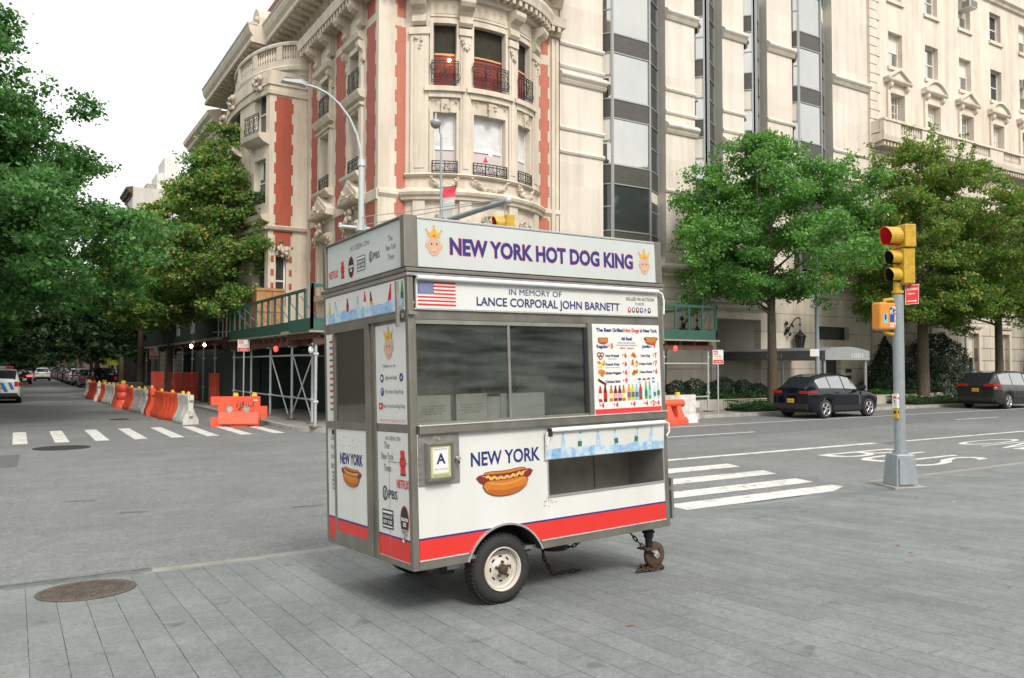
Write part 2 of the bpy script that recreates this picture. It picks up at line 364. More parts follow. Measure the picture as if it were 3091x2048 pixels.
# dropped kerb at the crossing: a ramp between two flares
zt = plaza_z(7.0); zr = zt*.42+.012*.58
g.poly([(6.9,7.0,zt),(11.4,7.0,zt),(10.9,7.62,zr),(7.4,7.62,zr)], 'plaza_stone')
for xa, xb, mm in ((7.4,8.75,'plaza_stone'),(8.75,10.25,'ramp_stone'),(10.25,10.9,'plaza_stone')): g.poly([(xa,7.62,zr),(xb,7.62,zr),(xb,YC,.012),(xa,YC,.012)], mm)
g.poly([(6.9,7.0,zt),(7.4,7.62,zr),(7.4,YC,.012),(6.9,YC,PZ)], 'plaza_stone'); g.poly([(11.4,7.0,zt),(11.4,YC,PZ),(10.9,YC,.012),(10.9,7.62,zr)], 'plaza_stone')
g.poly([(6.9,YC,PZ),(7.4,YC,.012),(7.4,YC,0),(6.9,YC,0)], 'kerb_stone'); g.poly([(10.9,YC,.012),(11.4,YC,PZ),(11.4,YC,0),(10.9,YC,0)], 'kerb_stone'); g.poly([(7.4,YC,.012),(10.9,YC,.012),(10.9,YC,0),(7.4,YC,0)], 'kerb_stone')
struct(g, 'plaza')
g = G(); g.poly([(8.9,YC+.02,.003),(10.3,YC+.02,.003),(10.6,YC+.30,.003),(9.6,YC+.14,.003)], 'grime'); struct(g, 'gutter_stain')
def arc(cx, cy, r, a0, a1, n=10): return [(cx+r*math.cos(R(a0+(a1-a0)*i/n)), cy+r*math.sin(R(a0+(a1-a0)*i/n))) for i in range(n+1)]
def sidewalk(out, name):
    g = G(); n = len(out); cx = sum(p[0] for p in out)/n
    def off(pts, d):
        res = []
        for i in range(n):
            a, b, c = Vector(pts[i-1]), Vector(pts[i]), Vector(pts[(i+1) % n]); t = ((b-a).normalized()+(c-b).normalized()).normalized(); res.append((b.x-t.y*d, b.y+t.x*d))
        return res
    inn = off(out, 0.16)
    for i in range(n):
        j = (i+1) % n
        g.poly([(*out[i],0),(*out[j],0),(*out[j],.13),(*out[i],.13)], 'kerb_stone'); g.poly([(*out[i],.13),(*out[j],.13),(*inn[j],.13),(*inn[i],.13)], 'kerb_stone')
    g.poly([(*p,.13) for p in inn], 'pavement_flags'); return struct(g, name)
sidewalk(arc(10.2,25.1,3.0,180,270)+[(300,22.1),(300,31),(11.6,31),(11.6,400),(7.2,400)], 'pavement')
sidewalk([(-2.3,400),(-9,400),(-9,30),(-200,30),(-200,22.1)]+arc(-5.3,25.1,3.0,-90,0), 'pavement')
# painted markings, each a sheet 4 mm above the road
z = 0.004
def strip(g, x0, x1, y0, y1, m='road_paint'): g.poly([(x0,y0,z),(x1,y0,z),(x1,y1,z),(x0,y1,z)], m)
g = G()
for i in range(8): x = -0.04+i*0.935; g.poly([(x,23.75,z),(x+.33,23.75,z),(x+.33,28.0-.15*max(0,i-4),z),(x,28.0-.15*max(0,i-4),z)], 'road_paint')
struct(g, 'crosswalk')
g = G()
for y0, y1, xa, xb in ((8.16,8.62,11.74,11.6),(8.98,9.44,11.72,11.72),(10.02,10.5,12.03,12.1),(11.1,11.58,12.25,12.3)): g.poly([(7.95,y0,z),(xa,y0,z),(xb+.12,y1,z),(7.95,y1,z)], 'road_paint')
struct(g, 'crosswalk')
g = G(); strip(g, 11.6, 19.0, 12.56, 12.76); strip(g, 20.2, 200, 12.5, 12.66); strip(g, 11.6, 220, 19.28, 19.40); strip(g, 11.6, 19.1, 16.68, 16.80); strip(g, 29.9, 33.0, 16.56, 16.68); strip(g, 44, 47.2, 16.5, 16.62); struct(g, 'lane_marking')
d = Dec((15.3,11.75,z), (0,-1,0), (1,0,0), base=0)
d.text('BUS', 0.1, 0, 2.9, 'road_paint', w=2.45, align='l', bold=-0.005); d.text('ONLY', 0.1, 5.3, 2.9, 'road_paint', w=2.5, align='l', bold=-0.005); tag(d.build('lane_lettering'), kind='structure')
g = G(); z2 = 0.003
for pts, m in (([(12.5,16.0),(70,17.2),(70,19.25),(12.5,19.25)],'asphalt_new'), ([(-6,18.3),(0.05,18.5),(.12,21.0),(-6,21.2)],'tar_patch')):
    g.poly([(x,y,z2) for x,y in pts], m)
for pts in ([(0.6,13.4),(1.0,13.3),(1.1,13.36),(.7,13.46)],[(19.0,12.2),(20.3,12.5),(20.2,12.75),(19.2,12.6)],[(0.2,30.6),(1.9,30.2),(1.95,30.35),(.3,30.8)],[(3.3,11.2),(3.75,11.15),(3.8,11.25),(3.4,11.3)],[(1.2,12.0),(1.5,11.9),(1.6,12.0),(1.25,12.1)]):
    g.poly([(x,y,z2) for x,y in pts], 'tar_patch')
struct(g, 'road_patch')
g = G(); rng = random.Random(4)
for i in range(60):
    x = rng.uniform(-1.5, 3.0); y = YC+.05+abs(rng.gauss(0,.10)); s_ = rng.uniform(.03,.16)
    g.poly([(x-s_,y-.02,z2),(x+s_,y-.03,z2),(x+s_*.7,y+.03,z2),(x-s_*.6,y+.02,z2)], 'grime')
tag(g.build('gutter_dirt'), kind='stuff')
def manhole(name, c, r, label, m, tilt=0.0, ring=True):
    t = thing(name, label, 'manhole cover', c); t.rotation_euler = (-math.atan(tilt), 0, 0)
    g = G(); g.lathe([(r,0),(r,.006),(r*.97,.008),(r*.90,.008),(r*.89,.002),(r*.88,.002)], m, 40); g.build('frame_ring', t)
    g = G(); g.lathe([(r*.87,.003),(r*.86,.007),(r*.02,.007),(0.001,.007)], m, 40)
    n = 0
    for k in range(1, 9):
        rr = r*.86*k/9
        for j in range(int(6*k)): a = 2*math.pi*j/int(6*k)+k*.3; g.box(rr*math.cos(a)-r*.026, rr*math.cos(a)+r*.026, rr*math.sin(a)-r*.026, rr*math.sin(a)+r*.026, .0065, .013, m)
    g.build('cover', t)
manhole('manhole_cover', (0.53,7.47,plaza_z(7.47)+.003), 0.37, 'rusty round manhole cover with studs set in the stone plaza at lower left', 'cast_iron_rust', PS)
manhole('manhole_cover', (0.98,22.2,0.003), 0.62, 'dark flat manhole cover in the road in front of the zebra stripes', 'cast_iron')
manhole('manhole_cover', (3.3,32.8,0.003), 0.36, 'small dark manhole cover in the side street beside the barriers', 'cast_iron')
t = thing('storm_drain', 'long steel storm drain grate set into the plaza kerb at lower left', 'drain', (0.47,7.93,0.015))
g = G(); g.box(-.58,.62,-.14,.18,.02,.112,'cast_iron'); g.build('drain_frame', t)
g = G(); g.box(-.55,.58,-.115,-.105,.1125,.1145,'asphalt_black'); g.box(-.50,.53,-.072,-.048,.1125,.1145,'asphalt_black'); g.box(-.50,.53,-.012,.012,.1125,.1145,'asphalt_black'); g.box(-.52,.55,-.10,-.08,.113,.118,'steel_grate'); g.box(-.52,.55,-.04,-.02,.113,.118,'steel_grate'); g.box(-.58,.62,.02,.09,.113,.118,'steel_grate'); g.box(-.58,.62,.11,.16,.113,.119,'steel_grate'); g.build('grate_bars', t)
# ================================================================= buildings
def stone_mat(name, base, axis='X', bw=0, bh=0, mort=0.015, var=0.12, streak=0.18, rough=0.8, dark=0.55, bstr=0.6, sq=0.5):
    m = bpy.data.materials.new(name); m.use_nodes = True; MT[name] = m; L = m.node_tree.links
    P = nd(m, 'ShaderNodeNewGeometry').outputs['Position']
    c = ramp(m, noise(m, P, 0.7, 9, 0.7), [(0.3, tuple(x*(1-var) for x in base)), (0.7, tuple(x*(1+var*.5) for x in base))])
    mp = nd(m, 'ShaderNodeMapping'); mp.inputs['Scale'].default_value = (1.5,1.5,0.10); L.new(P, mp.inputs['Vector'])
    c = mix_col(m, 1.0, c, ramp(m, noise(m, mp.outputs[0], 1.3, 7, 0.7), [(0.34,(1-streak,1-streak*1.1,1-streak*1.25)),(0.58,1.0)]), 'MULTIPLY')
    c = mix_col(m, 1.0, c, ramp(m, noise(m, P, 22, 4, 0.8), [(0.3,0.90),(0.7,1.08)]), 'MULTIPLY')
    if bw:
        sp = nd(m, 'ShaderNodeSeparateXYZ'); L.new(P, sp.inputs[0]); cv = nd(m, 'ShaderNodeCombineXYZ')
        L.new(sp.outputs[0 if axis == 'X' else 1], cv.inputs[0]); L.new(sp.outputs[2], cv.inputs[1])
        b = nd(m, 'ShaderNodeTexBrick', Scale=1.0); L.new(cv.outputs[0], b.inputs['Vector']); b.offset = sq
        b.inputs['Brick Width'].default_value = bw; b.inputs['Row Height'].default_value = bh; b.inputs['Mortar Size'].default_value = mort; b.inputs['Mortar Smooth'].default_value = 0.1
        b.inputs['Color1'].default_value = (1,1,1,1); b.inputs['Color2'].default_value = (.90,.89,.88,1); b.inputs['Mortar'].default_value = (dark,)*3+(1,)
        c = mix_col(m, 1.0, c, b.outputs['Color'], 'MULTIPLY')
        h = math_node(m, 'SUBTRACT', 1.0, b.outputs['Fac']); bumpn(m, h, bstr, 0.03)
    L.new(c, m.node_tree.nodes['Principled BSDF'].inputs['Base Color']); m.node_tree.nodes['Principled BSDF'].inputs['Roughness'].default_value = rough
stone_mat('limestone', (0.62,0.55,0.455), streak=0.24); stone_mat('limestone_carved', (0.58,0.51,0.415), var=0.25, streak=0.25)
stone_mat('brick_bay_shaded', (0.33,0.075,0.042), 'X', 0.22, 0.075, 0.008, 0.15, 0.1, dark=1.5, bstr=0.2); stone_mat('brick_front', (0.44,0.150,0.102), 'X', 0.22, 0.075, 0.006, 0.15, 0.08, dark=1.25, bstr=0.15); stone_mat('brick_side', (0.37,0.105,0.078), 'Y', 0.22, 0.075, 0.006, 0.15, 0.08, dark=1.25, bstr=0.15)  # bay brick is the front brick darkened, its shade put into the colour
stone_mat('tower_stone', (0.66,0.60,0.53), 'X', 2.4, 0.96, 0.006, 0.06, 0.17, dark=0.94, bstr=0.05); stone_mat('tower_base', (0.64,0.585,0.50), 'X', 2.6, 0.93, 0.016, 0.08, 0.14, dark=0.45)
stone_mat('grey_stone', (0.50,0.48,0.43), streak=0.1); stone_mat('manor_stone', (0.66,0.59,0.50), 'X', 0,0, streak=0.2); stone_mat('manor_base', (0.62,0.56,0.47), 'X', 1.5, 0.78, 0.03, 0.1, 0.16, dark=0.42)
stone_mat('rough_stone', (0.40,0.355,0.29), 'X', 0.7, 0.4, 0.03, 0.3, 0.2); stone_mat('dark_brick', (0.10,0.07,0.055), 'Y', 0.22, 0.075, 0.008, 0.3, 0.1); stone_mat('pale_render', (0.62,0.60,0.57), streak=0.1)
mat('red_tile', (0.28,0.06,0.05), 0.7, var=0.3, vscale=6); mat('copper_gutter', (0.42,0.44,0.38), 0.6, var=0.25)
mat('sash_white', (0.62,0.60,0.55), 0.5); mat('sash_dark', (0.05,0.05,0.05), 0.5); mat('spandrel', (0.065,0.062,0.052), 0.45, var=0.3, vscale=3, stretch=(1,1,3)); mat('alu', (0.33,0.34,0.34), 0.45, 0.5)
mat('glass_mirror', (0.60,0.62,0.61), 0.03, 1.0); mat('tower_glass', (0.46,0.475,0.465), 0.05, 1.0, base2=(0.58,0.56,0.52), vscale=.35, bump=.03, bscale=.6, world=True); mat('glass_room', (0.035,0.04,0.042), 0.06, spec=0.9)
mat('sheeting', (0.60,0.60,0.60), 0.35, var=0.25, vscale=1.2, bump=0.6, bscale=3); mat('room_red', (0.21,0.038,0.028), 0.8, var=0.2); mat('room_dark', (0.03,0.026,0.016), 0.9, var=0.5, vscale=5); mat('room_mauve', (0.52,0.45,0.44), 0.8); mat('bulb', (1,.8,.5), 0.5, emit=(1,.72,.35), estr=14)
mat('timber', (0.55,0.30,0.12), 0.7, var=0.2); mat('curtain', (0.66,0.62,0.55), 0.8, var=0.1, vscale=8, stretch=(4,4,.4))

def wall(g, P, u0, u1, z0, z1, ops=(), m='limestone', dep=0.3, step=None):
    us = {u0, u1}; zs = {z0, z1}
    for a, b, c, d in ops: us |= {a, b}; zs |= {c, d}
    if step:
        k = int((u1-u0)/step); us |= {u0+(u1-u0)*i/k for i in range(1, k)}
    us = sorted(us); zs = sorted(z for z in zs if z0 <= z <= z1)
    for i in range(len(us)-1):
        for j in range(len(zs)-1):
            uc, zc = (us[i]+us[i+1])/2, (zs[j]+zs[j+1])/2
            if us[i+1]-us[i] < 1e-6 or any(a < uc < b and c < zc < d for a, b, c, d in ops): continue
            g.poly([P(us[i],zs[j],0),P(us[i+1],zs[j],0),P(us[i+1],zs[j+1],0),P(us[i],zs[j+1],0)], m)
    for a, b, c, d in ops:
        n = max(1, int((b-a)/step)) if step else 1
        for x in (a, b): g.poly([P(x,c,0),P(x,c,-dep),P(x,d,-dep),P(x,d,0)], m)
        for k in range(n):
            p, q = a+(b-a)*k/n, a+(b-a)*(k+1)/n
            for zz in (c, d): g.poly([P(p,zz,0),P(q,zz,0),P(q,zz,-dep),P(p,zz,-dep)], m)
def bar(g, P, u0, u1, z0, z1, d0, d1, m, n=1):
    for k in range(n):
        a, b = u0+(u1-u0)*k/n, u0+(u1-u0)*(k+1)/n
        vs = [P(a,z0,d0),P(b,z0,d0),P(b,z1,d0),P(a,z1,d0),P(a,z0,d1),P(b,z0,d1),P(b,z1,d1),P(a,z1,d1)]
        fs = [(4,5,6,7),(0,1,5,4),(3,2,6,7)]
        if k == 0: fs.append((0,3,7,4))
        if k == n-1: fs.append((1,2,6,5))
        g.add(vs, fs, m)
def profile_run(g, P, u0, u1, prof, m, n=1, caps=True):    # prof [(d,z)...] swept along u
    k = len(prof)
    for i in range(n):
        a, b = u0+(u1-u0)*i/n, u0+(u1-u0)*(i+1)/n
        for j in range(k-1): g.poly([P(a,prof[j][1],prof[j][0]),P(b,prof[j][1],prof[j][0]),P(b,prof[j+1][1],prof[j+1][0]),P(a,prof[j+1][1],prof[j+1][0])], m)
    if caps:
        for x in (u0, u1): g.poly([P(x,zz,dd) for dd, zz in prof], m)
def window(par, P, u0, u1, z0, z1, d=-0.22, fm='sash_white', pm='glass_room', mid=True, fw=0.07, cols=1, rows=1, n=1, blind=None):
    g = G()
    for a, b, c, e in ((u0,u0+fw,z0,z1),(u1-fw,u1,z0,z1),(u0+fw,u1-fw,z0,z0+fw),(u0+fw,u1-fw,z1-fw,z1)): bar(g, P, a, b, c, e, d-.05, d+.02, fm, n if b-a > fw*1.5 else 1)
    zm = (z0+z1)/2
    if mid: bar(g, P, u0+fw, u1-fw, zm-.035, zm+.035, d-.05, d+.012, fm, n)
    for k in range(1, cols): x = u0+(u1-u0)*k/cols; bar(g, P, x-.017, x+.017, z0+fw, z1-fw, d-.045, d+.006, fm)
    for k in range(1, rows):
        zz = z0+(z1-z0)*k/rows
        if not (mid and abs(zz-zm) < .03): bar(g, P, u0+fw, u1-fw, zz-.017, zz+.017, d-.044, d+.005, fm, n)
    w = g.build('window', par); g = G()
    for k in range(n):
        a, b = u0+(u1-u0)*k/n, u0+(u1-u0)*(k+1)/n; g.poly([P(a,z0,d-.03),P(b,z0,d-.03),P(b,z1,d-.03),P(a,z1,d-.03)], pm)
    g.build('pane', w)
    if blind:
        g = G(); zb = z1-(z1-z0)*blind; g.poly([P(u0+fw,zb,d-.026),P(u1-fw,zb,d-.026),P(u1-fw,z1-fw,d-.026),P(u0+fw,z1-fw,d-.026)], 'curtain'); g.build('blind', w)
    return w
def railing(par, P, u0, u1, z0, z1, d=0.12, n=1):
    g = G(); t = .014; m = 'dark_iron'
    for zz in (z0, z0+.07, z1-.09, z1): bar(g, P, u0, u1, zz-t, zz+t, d-t, d+t, m, n)
    k = max(2, int((u1-u0)/.42)); w = (u1-u0)/k; h = (z1-z0-.16)
    for i in range(k+1): x = min(max(u0+w*i, u0+t), u1-t); bar(g, P, x-t, x+t, z0, z1, d-t, d+t, m)
    for i in range(k):
        cx, cz = u0+w*(i+.5), (z0+z1)/2-.01
        for rr, ox, oz in ((min(w,h)*.46,0,0),(min(w,h)*.22,0,0),(h*.2,-w*.36,h*.28),(h*.2,w*.36,-h*.28)):
            pts = [P(cx+ox+rr*math.cos(a), cz+oz+rr*math.sin(a), d) for a in [2*math.pi*j/10 for j in range(11)]]; g.tube(pts, .012, m, 4, cap=False)
        for j in range(2): xx = u0+w*(i+.33+.33*j); bar(g, P, xx-.008, xx+.008, z1-.09, z1, d-.008, d+.008, m)
    return g.build('railing', par)
def quoined(g, P, a, b, z0, z1, m, d=0.004, tooth=0.075, h=0.46):
    z = z0; k = 0
    while z < z1-1e-6:
        e = min(z+h, z1); q = 0 if k % 2 else tooth; n = 1
        bar(g, P, a+q, b-q, z, e, -.02, d, m); z = e; k += 1
def swag(g, P, u0, u1, zt, drop, d, m, rr=0.09, rng=random.Random(3)):
    n = 22
    for i in range(n+1):
        t = i/n; u = u0+(u1-u0)*t; zz = zt-drop*math.sin(math.pi*t); s_ = rr*(.6+.8*math.sin(math.pi*t))
        for q in range(2):
            c = P(u+rng.uniform(-.05,.05), zz+rng.uniform(-.06,.06), d); k = s_*rng.uniform(.6,1.1); g.ball(c, k, k, k*.9, m, 6, 4, 0.1)
def carve(g, P, u, z, w, h, d, m, k=16, seed=1):          # a lump of carved foliage
    rg = random.Random(seed)
    for i in range(k): q = rg.uniform(.5,1)*min(w,h)*.22; g.ball(P(u+rg.uniform(-.5,.5)*w, z+rg.uniform(-.5,.5)*h, d*rg.uniform(.3,1)), q, q, q*1.2, m, 6, 4, .15)
def scroll(g, P, u, w, zt, h, d, m):                      # scrolled bracket (console)
    pr = [(0,zt-h),(d*.25,zt-h*1.02),(d*.42,zt-h*.9),(d*.38,zt-h*.72),(d*.3,zt-h*.6),(d*.45,zt-h*.45),(d*.85,zt-h*.34),(d,zt-h*.2),(d,zt-h*.06),(d*.9,zt),(0,zt)]
    profile_run(g, P, u-w/2, u+w/2, pr, m)

# ---------- corner mansion: front on the avenue (Y = 27), long side on the street (X = 11.05)
YF, XL = 27.0, 11.05
mansion = thing('corner_mansion', 'ornate corner mansion of red brick and carved pale stone with a bowed front', 'building', (XL, YF, 0.13))
mansion_inv = Matrix.Translation((-XL,-YF,-.13))
def Pf(u, z, d): return mansion_inv @ Vector((u, YF-d, z))
def Pl(u, z, d): return mansion_inv @ Vector((XL-d, u, z))
BR, BCX = 4.23, 15.08; BCY = YF-1.2+BR; BH = math.asin(2.95/BR)
def Pb(u, z, d): a = u/BR; return mansion_inv @ Vector((BCX+(BR+d)*math.sin(a), BCY-(BR+d)*math.cos(a), z))
bw = BR*BH; LS, LC = 'limestone', 'limestone_carved'
x_b0, x_b1 = BCX-2.95, BCX+2.95
W2 = [(-2.22,-1.36),(-0.70,0.68),(1.36,2.22)]           # bow windows (arc metres)
g = G(); wall(g, Pf, XL, x_b0, 0, 15.25, (), LS); wall(g, Pf, x_b1, 19.1, 0, 15.25, (), LS); wall(g, Pf, XL, 19.1, 15.25, 17.0, (), LS)
ops = [(a, b, z0, z1) for a, b in W2 for z0, z1 in ((9.1,11.4),(12.38,14.75),(5.0,7.2))]
wall(g, Pb, -bw, bw, 0, 16.4, ops, LS, .3, .25); 
g.poly([mansion_inv @ Vector(p) for p in ((19.1,27,0.13),(19.1,60,0.13),(19.1,60,17),(19.1,27,17))], LS)
LW = [(28.75,29.75),(32.2,33.3)]
lops = [(a,b,z0,z1) for a, b in LW for z0, z1 in ((12.55,14.15),(9.45,11.8),(5.2,7.3),(16.55,17.3))]
wall(g, Pl, 27, 35.2, 0, 17.4, lops, LS, .35); wall(g, Pl, 43.6, 50.2, 0, 17.4, [(47.3,48.4,z0,z0+2) for z0 in (5.3,9.4,12.5)], LS, .3); wall(g, Pl, 35.2, 43.6, 0, 17.4, [(38.2,39.2,15.9,17.1),(41.2,42.2,15.9,17.1)], LS, .3)
# projecting bay on the street side
def Ps(u, z, d): return mansion_inv @ Vector((u, 35.2-d, z))
def Pn(u, z, d): return mansion_inv @ Vector((u, 43.6+d, z))
KR = (4.2**2+.55**2)/(2*.55); KX = 9.3-.55+KR; kb = KR*math.asin(4.2/KR)
def Pk(u, z, d): a = u/KR; return mansion_inv @ Vector((KX-(KR+d)*math.cos(a), 39.4+(KR+d)*math.sin(a), z))
KW = [(-3.95,-2.85),(-1.0,1.0),(2.85,3.95)]
sops = [(9.62,10.1,4.6,6.9)]
wall(g, Ps, 9.3, XL, 0, 15.1, sops, LS, .25); wall(g, Pn, 9.3, XL, 0, 15.1, (), LS); wall(g, Pk, -kb, kb, 0, 15.1, [(a,b,z0,z1) for a, b in KW for z0, z1 in ((12.35,14.3),(9.2,11.2),(5.2,7.2))], LS, .35, .4)
g.build('wall', mansion)
# red brick panels with toothed quoins
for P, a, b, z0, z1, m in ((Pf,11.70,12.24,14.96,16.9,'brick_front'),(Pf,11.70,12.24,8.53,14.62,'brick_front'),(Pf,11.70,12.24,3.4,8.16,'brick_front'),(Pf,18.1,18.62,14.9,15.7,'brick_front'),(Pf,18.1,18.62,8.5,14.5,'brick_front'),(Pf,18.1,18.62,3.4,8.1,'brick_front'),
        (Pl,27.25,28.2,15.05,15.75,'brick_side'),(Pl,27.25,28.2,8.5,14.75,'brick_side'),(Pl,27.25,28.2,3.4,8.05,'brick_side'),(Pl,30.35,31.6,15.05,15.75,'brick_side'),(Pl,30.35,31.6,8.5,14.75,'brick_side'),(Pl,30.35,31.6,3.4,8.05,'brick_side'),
        (Pl,33.85,34.75,14.75,15.7,'brick_side'),(Pl,33.85,34.75,8.5,14.4,'brick_side'),(Pl,33.85,34.75,3.4,8.05,'brick_side'),(Ps,9.52,10.36,8.2,13.95,'brick_bay_shaded'),(Ps,9.52,10.36,7.3,7.95,'brick_bay_shaded'),(Pl,44.3,45.1,8.5,14.4,'brick_side'),(Pl,49.0,49.8,8.5,14.4,'brick_side')):
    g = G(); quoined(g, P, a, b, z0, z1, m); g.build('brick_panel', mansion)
g = G()
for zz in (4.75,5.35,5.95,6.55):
    for u in (9.42,10.22): bar(g, Ps, u, u+.13, zz, zz+.3, -.02, .004, 'brick_bay_shaded')
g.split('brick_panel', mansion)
# bow: pilasters, sills, entablature, garlands
g = G()
for u in (-2.72,-1.03,1.03,2.72):
    hw = .2 if abs(u) < 2 else .33
    bar(g, Pb, u-hw, u+hw, 9.0, 14.55, 0, .10, LS, 2); bar(g, Pb, u-hw*.55, u+hw*.55, 9.3, 14.1, .1, .125, LS, 2); bar(g, Pb, u-hw-.05, u+hw+.05, 14.3, 14.55, 0, .16, LS, 2); carve(g, Pb, u, 13.95, .3, .45, .2, LC, 10, int(u*10)); scroll(g, Pb, u, .5, 15.6, .95, .55, LC)
for a, b in W2:
    c = (a+b)/2
    for z0, z1 in ((9.1,11.4),(12.38,14.75)):
        for s_, e_, p, q in ((a-.13,a-.0,z0,z1+.13),(b,b+.13,z0,z1+.13),(a,b,z1,z1+.13)): bar(g, Pb, s_, e_, p, q, 0, .05, LS, 4 if e_-s_ > .3 else 1)
    bar(g, Pb, a-.3, b+.3, 12.16, 12.34, 0, .22, LS, 5); bar(g, Pb, a-.16, b+.16, 11.95, 12.16, 0, .12, LS, 5)
    bar(g, Pb, c-.13, c+.13, 11.35, 11.85, 0, .16, LC); carve(g, Pb, c, 11.65, .3, .3, .2, LC, 8, int(c*7)); carve(g, Pb, a+.05, 11.8, .22, .12, .1, LC, 6, 5); carve(g, Pb, b-.05, 11.8, .22, .12, .1, LC, 6, 6)
    bar(g, Pb, a-.1, b+.1, 15.0, 15.5, 0, .04, LS, 5); bar(g, Pb, a+.02, b-.02, 15.1, 15.4, .04, .055, LC, 5)
    swag(g, Pb, a-.05, b+.05, 8.95, .42, .16, LC, .085)
    carve(g, Pb, c, 7.55, .7, .35, .2, LC, 14, 9)
profile_run(g, Pb, -bw, bw, [(0,8.98),(.1,9.0),(.16,9.06),(.1,9.12),(0,9.12)], LS, 24); profile_run(g, Pb, -bw-.1, bw+.1, [(0,8.6),(.12,8.52),(.30,8.45),(.34,8.38),(.30,8.28),(.22,8.22),(.20,8.12),(0,8.08)], LS, 24)
profile_run(g, Pb, -bw, bw, [(0,15.62),(.15,15.66),(.2,15.8),(.2,15.95),(.62,16.0),(.66,16.15),(.72,16.3),(.72,16.42),(0,16.5)], LS, 24)
u = -bw+.1
while u < bw: bar(g, Pb, u, u+.13, 15.78, 15.98, .18, .58, LC); u += .29
for P, a, b in ((Pf,XL,x_b0),(Pf,x_b1,19.12)):
    profile_run(g, P, a, b, [(0,8.5),(.08,8.45),(.1,8.3),(0,8.16)], LS); profile_run(g, P, a, b, [(0,15.7),(.15,15.72),(.2,15.95),(.5,16.0),(.55,16.2),(.6,16.35),(0,16.45)], LS)
    u = a+.1
    while u < b-.15: bar(g, P, u, u+.14, 15.78, 15.98, .15, .48, LC); u += .3
for u in (-2.72,-1.03,1.03,2.72): carve(g, Pb, u, 7.1, .45, .5, .22, LC, 14, int(u*13)); bar(g, Pb, u-.22, u+.22, 7.3, 8.1, 0, .14, LS, 2)
bar(g, Pf, 18.68, 18.86, 3, 15.6, 0, .10, LS); bar(g, Pf, 18.92, 19.08, 3, 15.6, 0, .05, LS)
g.build('bow_carving', mansion)
for i, (a, b) in enumerate(W2):
    window(mansion, Pb, a, b, 12.38, 14.75, -.2, 'sash_dark', 'room_dark', False, .03, n=3); window(mansion, Pb, a, b, 9.1, 11.4, -.2, 'sash_white', 'sheeting', False, .06, n=3); window(mansion, Pb, a, b, 5.0, 7.2, -.2, n=3)
    railing(mansion, Pb, a-.06, b+.06, 12.5, 13.3, .14, 3 if i != 1 else 4); railing(mansion, Pb, a-.04, b+.04, 9.13, 9.56, .1, 3 if i != 1 else 4)
    g = G(); bar(g, Pb, a+.03, b-.03, 13.62, 13.69, -.22, -.18, 'timber', 3); g.build('glazing_bar', mansion)
    g = G()
    for k in range(3): p, q = a+(b-a)*k/3, a+(b-a)*(k+1)/3; g.poly([Pb(p,12.4,-.222),Pb(q,12.4,-.222),Pb(q,13.62,-.222),Pb(p,13.62,-.222)], 'room_red')
    g.build('red_room_wall', mansion)
    g = G()
    for k in range(3): p, q = a+(b-a)*k/3+.001, a+(b-a)*(k+1)/3-.001; g.poly([Pb(p,9.2,-.195),Pb(q,9.2,-.195),Pb(q,10.0,-.195),Pb(p,10.0,-.195)], 'room_mauve'); g.poly([Pb(p,10.05,-.19),Pb(q,10.05,-.19),Pb(q,10.2,-.19),Pb(p,10.2,-.19)], 'paper')
    g.build('plastic_sheet', mansion)
g = G(); g.ball(Pb(-1.62,13.42,-.12), .06,.06,.06,'bulb'); g.build('bulb', mansion)
d_ = Dec(Pb(-.1,9.72,-.185), (1,.05,0), (0,0,1)); d_.poly([(-.1,0),(.1,0),(0,.22)], 'sign_red').rect(.12,.25,.32,.55,'paper'); d_.build('notice', mansion)
